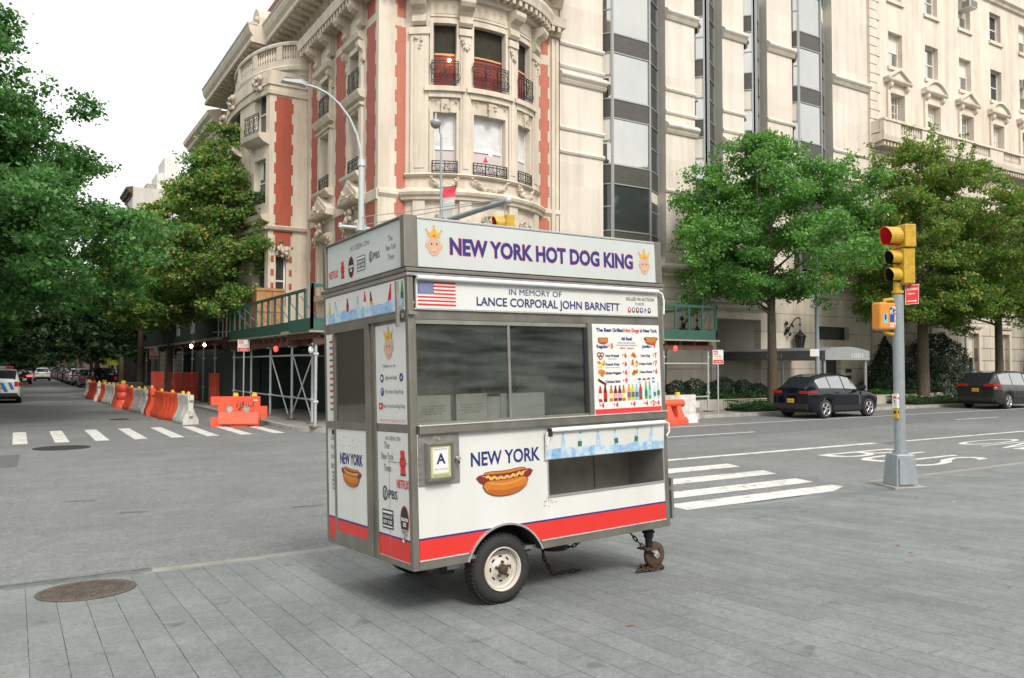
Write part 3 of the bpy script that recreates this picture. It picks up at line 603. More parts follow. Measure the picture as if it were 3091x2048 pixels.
# street side: surrounds, pediments, cornices
g = G()
for a, b in LW:
    c = (a+b)/2
    for z0, z1 in ((12.55,14.15),(9.45,11.8)):
        for s_, e_, p, q in ((a-.28,a,z0-.3,z1+.2),(b,b+.28,z0-.3,z1+.2),(a,b,z1,z1+.2)): bar(g, Pl, s_, e_, p, q, 0, .10, LS)
    profile_run(g, Pl, a-.4, b+.4, [(0,14.35),(.1,14.4),(.28,14.5),(.34,14.66),(0,14.75)], LS); bar(g, Pl, a-.2, b+.2, 14.8, 15.5, 0, .06, LS)
    for u in (a-.3,b+.3): scroll(g, Pl, u, .26, 14.35, .75, .3, LC); scroll(g, Pl, u, .42, 15.75, .85, .62, LC)
    profile_run(g, Pl, a-.45, b+.45, [(0,12.15),(.2,12.2),(.3,12.35),(.34,12.45),(0,12.5)], LS); carve(g, Pl, c, 12.0, .9, .3, .16, LC, 14, int(a))
    profile_run(g, Pl, a-.35, b+.35, [(0,11.9),(.18,11.92),(.22,12.0),(0,12.05)], LS)
    profile_run(g, Pl, a-.4, b+.4, [(0,9.05),(.2,9.1),(.34,9.25),(.36,9.36),(0,9.4)], LS)
    g.prism([Pl(a-.55,8.3,.0),Pl(b+.55,8.3,.0),Pl(b+.55,8.5,.0),Pl(c,9.15,.0),Pl(a-.55,8.5,.0)], Pl(0,0,.36)-Pl(0,0,0), LS)
    g.prism([Pl(a-.3,8.45,.36),Pl(b+.3,8.45,.36),Pl(c,8.95,.36)], Pl(0,0,.03)-Pl(0,0,0), LC); carve(g, Pl, c, 8.6, .6, .35, .48, LC, 12, 3); carve(g, Pl, c, 7.75, .9, .6, .35, LC, 20, 8)
    profile_run(g, Pl, a-.6, b+.6, [(0,8.2),(.4,8.24),(.45,8.32),(0,8.36)], LS); 
    for u in (a-.25,b+.25): bar(g, Pl, u-.12, u+.12, 5.0, 7.4, 0, .12, LS); carve(g, Pl, u, 7.2, .3, .5, .3, LC, 10, 4)
    profile_run(g, Pl, a-.35, b+.35, [(0,4.7),(.25,4.75),(.3,4.95),(0,5.0)], LS); profile_run(g, Pl, a-.3, b+.3, [(0,7.3),(.25,7.35),(.3,7.5),(0,7.55)], LS)
profile_run(g, Pl, 27.0, 34.9, [(0,8.05),(.06,8.08),(.06,8.45),(0,8.5)], LS); profile_run(g, Pl, 26.9, 34.9, [(0,15.72),(.15,15.75),(.2,15.95),(.62,16.0),(.66,16.2),(.7,16.36),(0,16.46)], LS)
u = 27.1
while u < 34.8: bar(g, Pl, u, u+.16, 15.74, 15.99, .12, .58, LC); u += .34
profile_run(g, Pl, 43.7, 50.2, [(0,14.5),(.15,14.55),(.62,14.8),(.7,15.0),(0,15.1)], LS)
bar(g, Pl, 43.7, 43.9, 3, 15, 0, .1, LS); bar(g, Pl, 34.8, 35.15, 3, 15.6, 0, .06, LS)
for u in (36.2,37.6,39.7,40.7,42.7): bar(g, Pl, u-.3, u+.3, 15.6, 17.2, 0, .08, LS)
# the bay's own bands
for P, a, b, n in ((Ps,9.2,XL,1),(Pk,-kb,kb,12)):
    profile_run(g, P, a, b, [(0,14.0),(.08,14.02),(.1,14.2),(0,14.25)], LS, n); bar(g, P, a, b, 14.45, 14.75, 0, .07, LS, n); profile_run(g, P, a, b, [(0,7.95),(.15,8.0),(.2,8.12),(0,8.2)], LS, n)
carve(g, Ps, 9.9, 7.0, .5, .5, .25, LC, 18, 2)
for a, b in KW:
    carve(g, Pk, (a+b)/2, 14.6, .6, .6, .35, LC, 14, 7); profile_run(g, Pk, a-.3, b+.3, [(0,11.75),(.3,11.85),(.5,12.0),(.55,12.2),(0,12.25)], LS, 3); carve(g, Pk, b, 11.6, .3, .5, .3, LC, 8, 4); profile_run(g, Pk, a-.3, b+.3, [(0,8.3),(.3,8.4),(.4,8.6),(0,8.7)], LS, 3)
g.build('street_carving', mansion)
for a, b in LW:
    for z0, z1 in ((12.55,14.15),(9.45,11.8),(5.2,7.3),(16.55,17.3)): window(mansion, Pl, a, b, z0, z1, -.25, blind=.45 if z0 < 12 else None)
    railing(mansion, Pl, a-.05, b+.05, 12.6, 13.42, .14); railing(mansion, Pl, a-.05, b+.05, 9.47, 9.98, .12)
for a, b in KW:
    for z0, z1 in ((12.35,14.3),(9.2,11.2),(5.2,7.2)): window(mansion, Pk, a, b, z0, z1, -.25, n=2, blind=.4 if z0 < 12 else None)
    railing(mansion, Pk, a-.1, b+.1, 12.3, 13.1, .42, 4); railing(mansion, Pk, a-.1, b+.1, 9.15, 9.6, .3, 4)
for z0 in (5.3,9.4,12.5): window(mansion, Pl, 47.3, 48.4, z0, z0+2, -.2)
window(mansion, Ps, 9.62, 10.1, 4.6, 6.9, -.2)
for a in (38.2,41.2): window(mansion, Pl, a, a+1.0, 15.9, 17.1, -.2)
# bowed balcony on top of the bay: ellipse plan
def Pe(k):
    def P(u, z, d): a = math.pi*u; return mansion_inv @ Vector((XL-(2.05*k+d)*math.sin(a), 39.4-(4.35*k+d)*math.cos(a), z))
    return P
g = G(); E1 = Pe(1.0); profile_run(g, E1, .0, 1.0, [(-.55,14.75),(-.35,14.85),(-.3,15.0),(-.05,15.08),(0,15.2),(.12,15.3),(.15,15.45),(.05,15.55),(.05,15.68),(-1.5,15.7)], LS, 30, False); g.build('balcony_floor', mansion)
g = G(); profile_run(g, E1, .0, 1.0, [(-.2,15.68),(.03,15.68),(.03,15.82),(-.2,15.82)], LS, 30, False); profile_run(g, E1, .0, 1.0, [(-.22,16.45),(.06,16.45),(.08,16.55),(.05,16.62),(-.22,16.62),(-.22,16.45)], LS, 30, False)
for k in range(60):
    u = .02+.96*k/59
    if k % 10 in (0,1): bar(g, E1, u-.008, u+.009, 15.8, 16.46, -.18, .04, LS)
    else: g.lathe([(.05,0),(.05,.05),(.035,.08),(.075,.24),(.05,.38),(.035,.46),(.05,.58),(.05,.64)], LS, 7, E1(u,15.82,-.08))
g.build('balustrade', mansion)
# great cornice, gutter, attic ornaments and the tiled mansard
g = G()
def cornice(g, P, u0, u1, o, n=1): profile_run(g, P, u0, u1, [(0,16.95),(.12,17.0),(.25,17.25),(.3,17.45),(o-.05,17.5),(o,17.55),(o,17.72),(o-.12,17.8),(o+.05,18.0),(o+.12,18.2),(o+.12,18.32),(0,18.5)], LS, n)
cornice(g, Pl, 26.0, 38.6, 1.12); cornice(g, Pl, 38.5, 49.6, 1.8); cornice(g, Pf, 10.1, 19.2, 1.1)
u = 26.4
while u < 49.3:
    o = 1.12 if u < 38.4 else 1.8; scroll(g, Pl, u, .30, 17.5, .42, o-.12, LC); u += .62
u = 10.6
while u < 19: scroll(g, Pf, u, .30, 17.5, .42, 1.0, LC); u += .62
g.build('cornice', mansion)
g = G(); profile_run(g, Pl, 26, 38.6, [(.9,18.32),(1.26,18.32),(1.3,18.42),(.9,18.5)], 'copper_gutter'); profile_run(g, Pl, 38.5, 49.6, [(1.5,18.32),(1.94,18.32),(1.98,18.42),(1.5,18.5)], 'copper_gutter'); g.build('gutter', mansion)
for (uu, d0, s_) in ((36.6,.35,1.0),(41.2,.9,1.0),(48.6,1.0,.6)):
    g = G(); bar(g, Pl, uu-.8*s_, uu+.8*s_, 18.3, 19.0, -.8, d0, LS); profile_run(g, Pl, uu-.95*s_, uu+.95*s_, [(-.8,19.0),(d0+.1,19.02),(d0+.18,19.15),(-.8,19.2)], LS)
    if s_ > .8:
        pts = [(-.85,19.2),(.85,19.2),(.85,19.55),(.62,19.95),(.3,20.2),(0,20.28),(-.3,20.2),(-.62,19.95),(-.85,19.55)]
        g.prism([Pl(uu+x,z,d0+.05) for x, z in pts], Pl(0,0,-.7)-Pl(0,0,0), LS); carve(g, Pl, uu, 19.65, 1.0, .5, d0+.12, LC, 12, 3)
        for q in (-.62,.62): g.ball(Pl(uu+q,19.5,d0+.1), .16,.16,.16, LC, 8, 6)
    g.build('dormer_head', mansion)
g = G(); bar(g, Pl, 27.6, 48.5, 18.4, 22.5, -4.0, -.9, 'red_tile'); bar(g, Pf, 12, 18.8, 18.4, 22.5, -4, -.8, 'red_tile'); bar(g, Pl, 35.8, 36.2, 18.4, 22.6, -1.2, -.5, 'copper_gutter'); g.build('roof', mansion)
g = G(); bar(g, Pl, 27.05, 49.6, 17.35, 18.45, -7.8, .05, LS); g.build('roof_slab', mansion)

# ---------- next town house on the street and others far behind
def house(name, label, x0, x1, y0, y1, h, m, rows, side=None, wm='glass_room', corn=True, cm=None):
    t = thing(name, label, 'building', (x0, y0, .13)); g = G()
    inv = Matrix.Translation((-x0,-y0,-.13))
    def P(u, z, d): return inv @ Vector((x0-d, u, z))
    n = max(1, int((y1-y0)/2.6)); ops = []
    for z0 in rows:
        for k in range(n): c = y0+(y1-y0)*(k+.5)/n; ops.append((c-.55,c+.55,z0,z0+1.9))
    wall(g, P, y0, y1, .13, h, ops, m, .2); g.poly([inv @ Vector(p) for p in ((x0,y0,.13),(x1,y0,.13),(x1,y0,h),(x0,y0,h))], side or m); g.poly([inv @ Vector(p) for p in ((x0,y0,h),(x1,y0,h),(x1,y1,h),(x0,y1,h))], m); g.build('wall', t)
    for a, b, c, d in ops: window(t, P, a, b, c, d, -.15, pm=wm)
    if corn: g = G(); profile_run(g, P, y0-.3, y1+.3, [(0,h-1.3),(.1,h-1.25),(.15,h-.9),(.5,h-.8),(.55,h-.6),(.75,h-.45),(.8,h-.2),(0,h)], cm or m); g.build('cornice', t)
    return t, P
t, P = house('town_house', 'pale stone town house with dark iron balconies beyond the corner mansion', 10.3, 16, 50.3, 58.0, 17.6, LS, (4,8,11.2,14.2), 'rough_stone')
railing(t, P, 50.8, 53.4, 14.0, 14.9, .7, 1); railing(t, P, 54, 57.5, 11.0, 11.9, .7, 1)
house('town_house', 'low brown stone town house half hidden by street trees right of the road', 10.6, 20, 58.2, 76, 11.5, 'rough_stone', (3,6.5), cm=LS)
house('town_house', 'brown town house far down the street behind the trees', 10.6, 20, 76.2, 110, 14, 'dark_brick', (3,6.5,10))
t, P = house('apartment_block', 'far pale apartment tower with a white stair block rising over the trees', 17.2, 19.2, 120, 126, 31.3, 'pale_render', (), corn=False)
g = G(); bar(g, P, 120.3, 126, .13, 29.0, 0, .9, 'pale_render'); bar(g, P, 120.5, 126, .13, 27.4, .9, 2.2, 'rough_stone'); g.build('lower_block', t)
house('town_house', 'low grey far building with a dark roof over the trees', 12.3, 17, 112, 119, 25.0, 'grey_stone', (15,19), corn=True, cm='dark_brick')
# north side of the street
t = thing('apartment_block', 'dark apartment building behind the big left trees', 'building', (-9.5,30,.13)); g = G(); inv = Matrix.Translation((9.5,-30,-.13))
def Pw(u, z, d): return inv @ Vector((-9.5+d, u, z))
ops = [(y, y+1.2, z0, z0+1.9) for y in range(34, 150, 4) for z0 in (2,5.5,9)]
wall(g, Pw, 30, 150, .13, 13, ops, 'dark_brick', .2); g.poly([inv @ Vector(p) for p in ((-9.5,30,13),(-9.5,150,13),(-30,150,13),(-30,30,13))], 'dark_brick'); g.poly([inv @ Vector(p) for p in ((-9.5,30,.13),(-30,30,.13),(-30,30,13),(-9.5,30,13))], 'dark_brick'); g.build('wall', t)
g = G()
for a, b, c, d in ops: g.poly([Pw(a,c,-.15),Pw(b,c,-.15),Pw(b,d,-.15),Pw(a,d,-.15)], 'glass_room')
g.split('window', t)
house('apartment_block', 'distant block closing the end of the street', -20, 40, 330, 360, 18, 'dark_brick', (3,8,13))

# ---------- limestone tower with folded window bays
tower = thing('apartment_tower', 'tall pale limestone apartment tower with folded dark window bays', 'building', (19.15, YF, .13)); tinv = Matrix.Translation((-19.15,-YF,-.13))
def Pt(u, z, d): return tinv @ Vector((u, YF-d, z))
ZT, ZB = 30.0, 6.9
piers = [(19.15,21.45),(25.1,26.95),(28.8,30.3),(32.0,33.9),(37.2,40.3)]
bays = [(21.45,25.1,21.9,24.05),(26.95,28.8,27.5,27.75),(30.3,32.0,30.85,31.1),(33.9,37.2,34.3,36.1)]
g = G()
for a, b in piers:
    wall(g, Pt, a, b, ZB, ZT, (), 'tower_stone')
    for x in (a, b): g.poly([Pt(x,ZB,0),Pt(x,ZB,-.55),Pt(x,ZT,-.55),Pt(x,ZT,0)], 'grey_stone')  # pier returns greyer than the fronts, their shade put into the colour
g.poly([Pt(19.15,ZT,0),Pt(40.3,ZT,0),Pt(40.3,ZT,-25),Pt(19.15,ZT,-25)], 'tower_stone'); g.poly([Pt(19.15,.13,0),Pt(19.15,.13,-30),Pt(19.15,ZT,-30),Pt(19.15,ZT,0)], 'tower_stone')
g.build('wall', tower)
MOULD = {19.15:'t15.6 t14.65 k14.05 t12.0 k19.4 t11.0', 25.1:'k18.15 t14.75 t13.68 k12.85 t10.04', 28.8:'k18.1 t14.37 t13.42 k12.7 t9.9', 32.0:'k18.1 t14.47 t13.34 k12.65 t9.9', 37.2:'k17.45 t13.66 t12.59 k11.95 t9.3'}
for a, b in piers:
    for w_ in MOULD[a].split():
        zz = float(w_[1:]); g = G()
        if w_[0] == 't': profile_run(g, Pt, a-.02, b+.05, [(0,zz-.1),(.06,zz-.08),(.10,zz),(.06,zz+.08),(0,zz+.1)], 'tower_stone')
        else: profile_run(g, Pt, a-.02, b+.12, [(0,zz-.16),(.08,zz-.14),(.16,zz-.02)]+[(.10+.15*math.sin(math.pi*k/8), zz+.02+.34*k/8) for k in range(9)]+[(0,zz+.4)], 'tower_stone')
        g.build('moulding', tower)
for x0, x1, p1, p2 in bays:
    g = G(); gs = G(); gp = G()
    pl = [Vector((x0,YF+.55,0)),Vector((p1,YF-.08,0)),Vector((p2,YF-.08,0)),Vector((x1,YF+.55,0))]
    for i in range(3):
        A, B = pl[i], pl[i+1]; t_ = (B-A).normalized(); nrm = Vector((t_.y,-t_.x,0)); 
        if (B-A).length < .3 and i == 1: continue
        def Q(u, z, d, A=A, t_=t_, nrm=nrm): q = A+t_*u+nrm*d; return tinv @ Vector((q.x,q.y,z))
        ln = (B-A).length; z = 7.07
        bar(g, Q, -.03, .05, ZB, ZT, -.06, .06, 'alu'); bar(g, Q, ln-.05, ln+.03, ZB, ZT, -.06, .06, 'alu')
        while z < ZT-1:
            bar(gs, Q, .05, ln-.05, z, z+.8, -.05, .02, 'spandrel'); bar(g, Q, .05, ln-.05, z+.8, z+.86, -.03, .045, 'alu'); bar(g, Q, .05, ln-.05, z-.05, z, -.03, .045, 'alu')
            gp.poly([Q(.05,z+.86,0),Q(ln-.05,z+.86,0),Q(ln-.05,z+2.85,0),Q(.05,z+2.85,0)], 'tower_glass' if i < 2 and z > 8.5 else 'glass_room')
            if i != 1 and (int(z*7)+i) % 3 == 0: zb_ = z+2.85-(.5+.3*((int(z*3)) % 3)); bar(g, Q, .06, ln-.06, zb_, z+2.85, .001, .004, 'curtain')
            if i != 1 or ln < 1.0: bar(g, Q, .05, ln-.05, z+1.85, z+1.91, -.03, .03, 'alu')
            z += 2.9
    g.build('mullion', tower); gs.split('spandrel_panel', tower); gp.split('pane', tower)
# two-storey base with entrance recess
eops = [(28.15,31.25,.13,4.28),(35.8,38.4,3.4,4.1),(36.0,37.6,.13,2.4)]
g = G(); wall(g, Pt, 19.15, 40.3, .13, ZB, eops, 'tower_base', .35); wall(g, Pt, 19.2, 40.2, 5.0, ZB, (), 'tower_stone') if 0 else None
g.build('base_wall', tower)
g = G(); g.poly([Pt(31.25,.13,-.35),Pt(30.1,.13,-2.2),Pt(30.1,4.28,-2.2),Pt(31.25,4.28,-.35)], 'grey_stone'); g.poly([Pt(28.15,.13,-.35),Pt(28.3,.13,-2.2),Pt(28.3,4.28,-2.2),Pt(28.15,4.28,-.35)], 'grey_stone'); g.poly([Pt(28.15,4.28,-.35),Pt(31.25,4.28,-.35),Pt(30.1,4.28,-2.2),Pt(28.3,4.28,-2.2)], 'grey_stone')
g.poly([Pt(28.3,.13,-2.2),Pt(30.1,.13,-2.2),Pt(30.1,4.28,-2.2),Pt(28.3,4.28,-2.2)], 'sash_dark'); bar(g, Pt, 28.3, 28.42, .13, 4.28, -2.2, -2.1, 'alu'); bar(g, Pt, 29.2, 29.27, .13, 4.28, -2.2, -2.12, 'alu'); g.build('entrance', tower)
g = G(); profile_run(g, Pt, 19.2, 40.3, [(0,6.05),(.2,6.1),(.24,6.2)]+[(.2+.25*math.sin(math.pi*k/8), 6.25+.42*k/8) for k in range(9)]+[(0,6.75)], 'tower_base'); profile_run(g, Pt, 23.8, 31.6, [(0,4.72)]+[(.16*math.sin(math.pi*k/6), 4.74+.3*k/6) for k in range(7)]+[(0,5.06)], 'tower_base')
for a, b, c, d in ((27.85,28.15,.13,4.55),(31.25,31.55,.13,4.55),(28.15,31.25,4.28,4.55)): bar(g, Pt, a, b, c, d, 0, .09, 'tower_base')
g.build('base_moulding', tower)
window(tower, Pt, 35.8, 38.4, 3.4, 4.1, -.34, 'sash_dark', 'sash_dark', False); window(tower, Pt, 36.0, 37.6, .13, 2.4, -.3, 'sash_dark', 'sash_dark', False)
g = G(); bar(g, Pt, 38.0, 38.5, 1.65, 1.85, 0, .02, 'sash_dark'); bar(g, Pt, 38.0, 38.5, 1.3, 1.5, 0, .02, 'sash_dark'); g.build('plaque', tower)
g = G()
for i in range(40):
    x = 19.3+20.8*i/39
    if any(a-.1 < x < b+.1 for a, b in piers): bar(g, Pt, x-.25, x+.25, 6.72, 6.95, -.3, .12, 'tower_base')
g.split('ledge', tower); g = G(); bar(g, Pt, 19.2, 40.25, 6.86, 6.94, -.7, -.02, 'tower_base'); g.build('ledge', tower); g = G(); bar(g, Pt, 19.2, 40.25, 6.94, ZT, -.9, -.7, 'sash_dark'); g.build('inner_wall', tower)

# ---------- pale classical block at the right
manor = thing('apartment_building', 'pale classical stone apartment building with pediment windows and a balustraded balcony at right', 'building', (40.3, YF, .13)); ninv = Matrix.Translation((-40.3,-YF,-.13))
def Pm(u, z, d): return ninv @ Vector((u, YF-d-.12, z))
xs = [42.8+3.68*k for k in range(9)]
ops = [(x-.68,x+.68,z0,z1) for x in xs for z0, z1 in ((19.2,21.25),(23.1,25.0),(15.2,17.65))]
g = G(); wall(g, Pm, 40.3, 90, 14.5, 34, ops, 'manor_stone', .4); g.poly([Pm(40.3,.13,0),Pm(40.3,.13,-.3),Pm(40.3,34,-.3),Pm(40.3,34,0)], 'manor_stone'); g.build('wall', manor)
bops = [(50.4+k*3.68-.62,50.4+k*3.68+.62,1.5,4.05) for k in range(9)]+[(x-.62,x+.62,9.6,11.7) for x in xs]+[(46.7-.62,46.7+.62,1.5,4.05)]
g = G(); wall(g, Pm, 40.3, 90, .13, 14.5, bops, 'manor_base', .35); g.build('base_wall', manor)
for a, b, c, d in bops:
    if c < 5:
        window(manor, Pm, a, b, c, d, -.25, blind=.6); g = G()
        for p, q, e, h in ((a-.22,a,c,d+.22),(b,b+.22,c,d+.22),(a,b,d,d+.22)): bar(g, Pm, p, q, e, h, 0, .1, 'manor_stone')
        profile_run(g, Pm, a-.3, b+.3, [(0,d+.25),(.18,d+.3),(.24,d+.42),(0,d+.46)], 'manor_stone'); g.build('surround', manor)
    else: window(manor, Pm, a, b, c, d, -.25)
for i, x in enumerate(xs):
    for z0, z1 in ((19.2,21.25),(23.1,25.0)):
        window(manor, Pm, x-.68, x+.68, z0, z1, -.3, 'sash_white', 'glass_mirror' if (i*3+int(z0)) % 4 else 'glass_room', fw=.08, blind=.5 if (i+int(z0)) % 2 else None)
    g = G()
    for z0 in (19.2,23.1): bar(g, Pm, x-.82, x+.82, z0-.2, z0, 0, .12, 'manor_stone')
    g.split('sill', manor)
    window(manor, Pm, x-.62, x+.62, 15.2, 17.65, -.3, 'sash_white', 'curtain' if i % 2 else 'glass_mirror', False, .08, 4, 5)
    g = G()
    for p, q in ((x-.95,x-.68),(x+.68,x+.95)): bar(g, Pm, p, q, 15, 17.8, 0, .12, 'manor_stone'); scroll(g, Pm, (p+q)/2, .24, 18.15, .7, .32, 'manor_stone')
    bar(g, Pm, x-.68, x+.68, 17.65, 17.85, 0, .1, 'manor_stone'); bar(g, Pm, x-.9, x+.9, 17.85, 18.15, 0, .06, 'manor_stone')
    profile_run(g, Pm, x-1.15, x+1.15, [(0,18.15),(.25,18.18),(.36,18.28),(.38,18.36),(0,18.38)], 'manor_stone')
    if i % 2: pts = [(-1.15,18.38)]+[(-1.15+2.3*k/10, 18.5+.62*math.sin(math.pi*(k+.0)/10)**.8) for k in range(11)]+[(1.15,18.38)]; inn = [(-.85,18.42)]+[(-.85+1.7*k/10, 18.44+.45*math.sin(math.pi*k/10)**.8) for k in range(1, 10)]+[(.85,18.42)]
    else: pts = [(-1.2,18.38),(-1.2,18.48),(0,19.12),(1.2,18.48),(1.2,18.38)]; inn = [(-.8,18.44),(0,18.9),(.8,18.44)]
    n_ = len(pts); vec = Pm(0,0,.36)-Pm(0,0,0)
    g.prism([Pm(x+u,z,0) for u, z in pts], Pm(0,0,.22)-Pm(0,0,0), 'manor_stone')
    for (ua, za), (ub, zb) in zip(pts[1:-1], pts[2:-1]):
        g.prism([Pm(x+ua,za-.16,.22),Pm(x+ub,zb-.16,.22),Pm(x+ub,zb,.22),Pm(x+ua,za,.22)], Pm(0,0,.14)-Pm(0,0,0), 'manor_stone')
    g.build('pediment', manor)
g = G(); profile_run(g, Pm, 40.4, 90, [(0,14.2),(.15,14.25),(.2,14.45),(.75,14.55),(.8,14.8),(.8,14.9),(0,14.95)], 'manor_stone'); bar(g, Pm, 40.4, 90, 14.9, 15.02, .5, .8, 'manor_stone'); bar(g, Pm, 40.4, 90, 15.62, 15.76, .48, .84, 'manor_stone')
x = 40.4; k = 0
while x < 75:
    bar(g, Pm, x, x+1.6, 15.0, 15.64, .52, .78, 'manor_stone'); 
    for j in range(9): g.lathe([(.06,0),(.04,.06),(.085,.22),(.05,.4),(.06,.62)], 'manor_stone', 6, Pm(x+1.72+j*.225,15.02,.65))
    x += 3.68
bar(g, Pm, 40.4, 40.6, 15.0, 15.7, 0, .5, 'manor_stone'); x = 40.6
while x < 90: bar(g, Pm, x, x+.14, 14.28, 14.5, .15, .66, 'manor_stone'); x += .3
g.build('balcony', manor)
g = G(); z = 15.9; k = 0
while z < 33: w_ = .95 if k % 2 else .7; bar(g, Pm, 40.3, 40.3+w_, z, z+.47, 0, .05, 'manor_stone'); z += .52; k += 1
g.build('quoin', manor)
g = G(); profile_run(g, Pm, 40.3, 90, [(0,25.6),(.15,25.65),(.2,25.8),(.35,25.9),(.35,26.0),(0,26.05)], 'manor_stone'); profile_run(g, Pm, 40.3, 90, [(0,12.4),(.1,12.45),(.12,12.7),(0,12.75)], 'manor_base'); g.build('string_course', manor)
mat('ac_white', (0.6,0.58,0.53), 0.5, 0.2)
for x, z, lb in ((xs[2],24.3,'window air conditioner in the third window column, upper row, at upper right'),(xs[4],20.8,'window air conditioner at the right edge of the photo, second row')):
    t = thing('air_conditioner', lb, 'air conditioner', (x,YF-.12,z), 0, 'air conditioners in the windows'); g = G(); g.box(-.42,.42,-.62,.25,0,.5,'ac_white'); g.build('casing', t, bevel=.015)
    g = G()
    for k in range(6): g.box(-.38,.38,-.628,-.622,.05+k*.07,.09+k*.07,'sash_dark'); g.box(-.428,-.421,-.56,-.1,.05+k*.07,.09+k*.07,'sash_dark')
    g.build('grille', t)

# ---------- museum across the plaza, behind the camera: what the cart's glass, the cars and the panes look at
t = thing('museum_building', 'long pale stone museum front with columns behind the plaza', 'building', (-70,-34,.3)); mi_ = Matrix.Translation((70,34,-.3))
def Pq(u, z, d): return mi_ @ Vector((u, -34+d, z))
qo = [(x-1.4,x+1.4,z0,z0+h) for x in range(-64,104,8) for z0, h in ((3,4.5),(10.5,3))]
g = G(); wall(g, Pq, -70, 110, .3, 17, qo, 'limestone', .4); g.poly([Pq(-70,17,0),Pq(110,17,0),Pq(110,17,-30),Pq(-70,17,-30)], 'limestone'); g.build('wall', t)
for a, b, c, d in qo: g = G(); g.poly([Pq(a,c,-.3),Pq(b,c,-.3),Pq(b,d,-.3),Pq(a,d,-.3)], 'glass_room'); g.build('window', t)
g = G(); profile_run(g, Pq, -70, 110, [(0,15.3),(.3,15.4),(.9,15.9),(1,16.4),(0,16.6)], 'limestone'); g.build('cornice', t)
for x in range(-20, 60, 8): g = G(); q = Pq(x+4,1.2,1.6); g.tube([q, q+Vector((0,0,12.5))], [.75,.62], 'limestone', 14); g.build('column', t)
g = G()
for k in range(7): bar(g, Pq, -24, 60, .3+.16*k, .3+.16*(k+1), 0, 5.5-.7*k, 'limestone')
g.build('stair', t)
# ================================================================= trees and planting
def leaf_mat(name, stops, trans=0.35):
    m = bpy.data.materials.new(name); m.use_nodes = True; MT[name] = m; L = m.node_tree.links
    g = nd(m, 'ShaderNodeNewGeometry'); c = ramp(m, g.outputs['Random Per Island'], stops)
    c = mix_col(m, 1.0, c, ramp(m, noise(m, g.outputs['Position'], 0.8, 3), [(0.35,0.72),(0.65,1.25)]), 'MULTIPLY')
    p = m.node_tree.nodes['Principled BSDF']; p.inputs['Roughness'].default_value = 0.5; p.inputs['Specular IOR Level'].default_value = 0.35; L.new(c, p.inputs['Base Color'])
    t = nd(m, 'ShaderNodeBsdfTranslucent'); L.new(mix_col(m, 1.0, c, (1.0,1.25,0.5), 'MULTIPLY'), t.inputs['Color'])
    mx = nd(m, 'ShaderNodeMixShader', Fac=trans); L.new(p.outputs[0], mx.inputs[1]); L.new(t.outputs[0], mx.inputs[2])
    L.new(mx.outputs[0], m.node_tree.nodes['Material Output'].inputs['Surface'])
leaf_mat('leaf_fresh', [(0,(0.068,0.182,0.041)),(0.5,(0.116,0.267,0.064)),(0.9,(0.177,0.345,0.098)),(1,(0.272,0.429,0.172))], .42)
leaf_mat('leaf_olive', [(0,(0.070,0.155,0.028)),(0.5,(0.125,0.225,0.042)),(0.78,(0.19,0.26,0.055)),(0.95,(0.32,0.28,0.065)),(1,(0.42,0.27,0.08))], .42)
leaf_mat('leaf_deep', [(0,(0.041,0.130,0.034)),(0.5,(0.076,0.202,0.057)),(1,(0.143,0.280,0.098))], .40)
leaf_mat('leaf_tipped', [(0,(0.060,0.160,0.036)),(0.55,(0.115,0.235,0.055)),(0.80,(0.21,0.29,0.07)),(0.93,(0.42,0.33,0.09)),(1,(0.55,0.38,0.15))], .42)
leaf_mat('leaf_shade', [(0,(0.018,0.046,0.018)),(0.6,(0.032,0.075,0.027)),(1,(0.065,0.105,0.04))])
leaf_mat('leaf_blue', [(0,(0.030,0.085,0.055)),(1,(0.070,0.145,0.09))]); leaf_mat('leaf_yew', [(0,(0.014,0.036,0.018)),(1,(0.034,0.072,0.033))], 0.15); leaf_mat('leaf_cover', [(0,(0.04,0.11,0.026)),(1,(0.10,0.21,0.06))])
mat('bark', (0.105,0.082,0.055), 0.9, var=0.45, vscale=6, stretch=(3,3,.6), bump=0.7, bscale=14); mat('petal', (0.75,0.75,0.70), 0.6)
def quads_mesh(name, C, N, S, m, rng, parent=None, loc=None, asp=0.62):
    """C centres, N normals, S sizes -> one leaf-shaped quad each"""
    n = len(C); N = N/np.linalg.norm(N, axis=1, keepdims=True); a = rng.normal(size=(n,3)); T = np.cross(N, a); T /= np.linalg.norm(T, axis=1, keepdims=True)+1e-9; B = np.cross(N, T)
    S = S[:,None]; fold = N*S*0.18
    V = np.empty((n,4,3)); V[:,0] = C-T*S; V[:,1] = C-B*S*asp+fold; V[:,2] = C+T*S; V[:,3] = C+B*S*asp+fold
    me = bpy.data.meshes.new(name); me.vertices.add(4*n); me.vertices.foreach_set('co', V.reshape(-1).astype(np.float32))
    me.loops.add(4*n); me.loops.foreach_set('vertex_index', np.arange(4*n, dtype=np.int32)); me.polygons.add(n); me.polygons.foreach_set('loop_start', np.arange(0, 4*n, 4, dtype=np.int32))
    me.update(calc_edges=True); me.materials.append(MT[m]); me.validate()
    o = bpy.data.objects.new(name, me); COL.objects.link(o)
    if parent: o.parent = parent
    if loc: o.location = loc
    return o
def interp(prof, t): return np.interp(t, [p[0] for p in prof], [p[1] for p in prof])
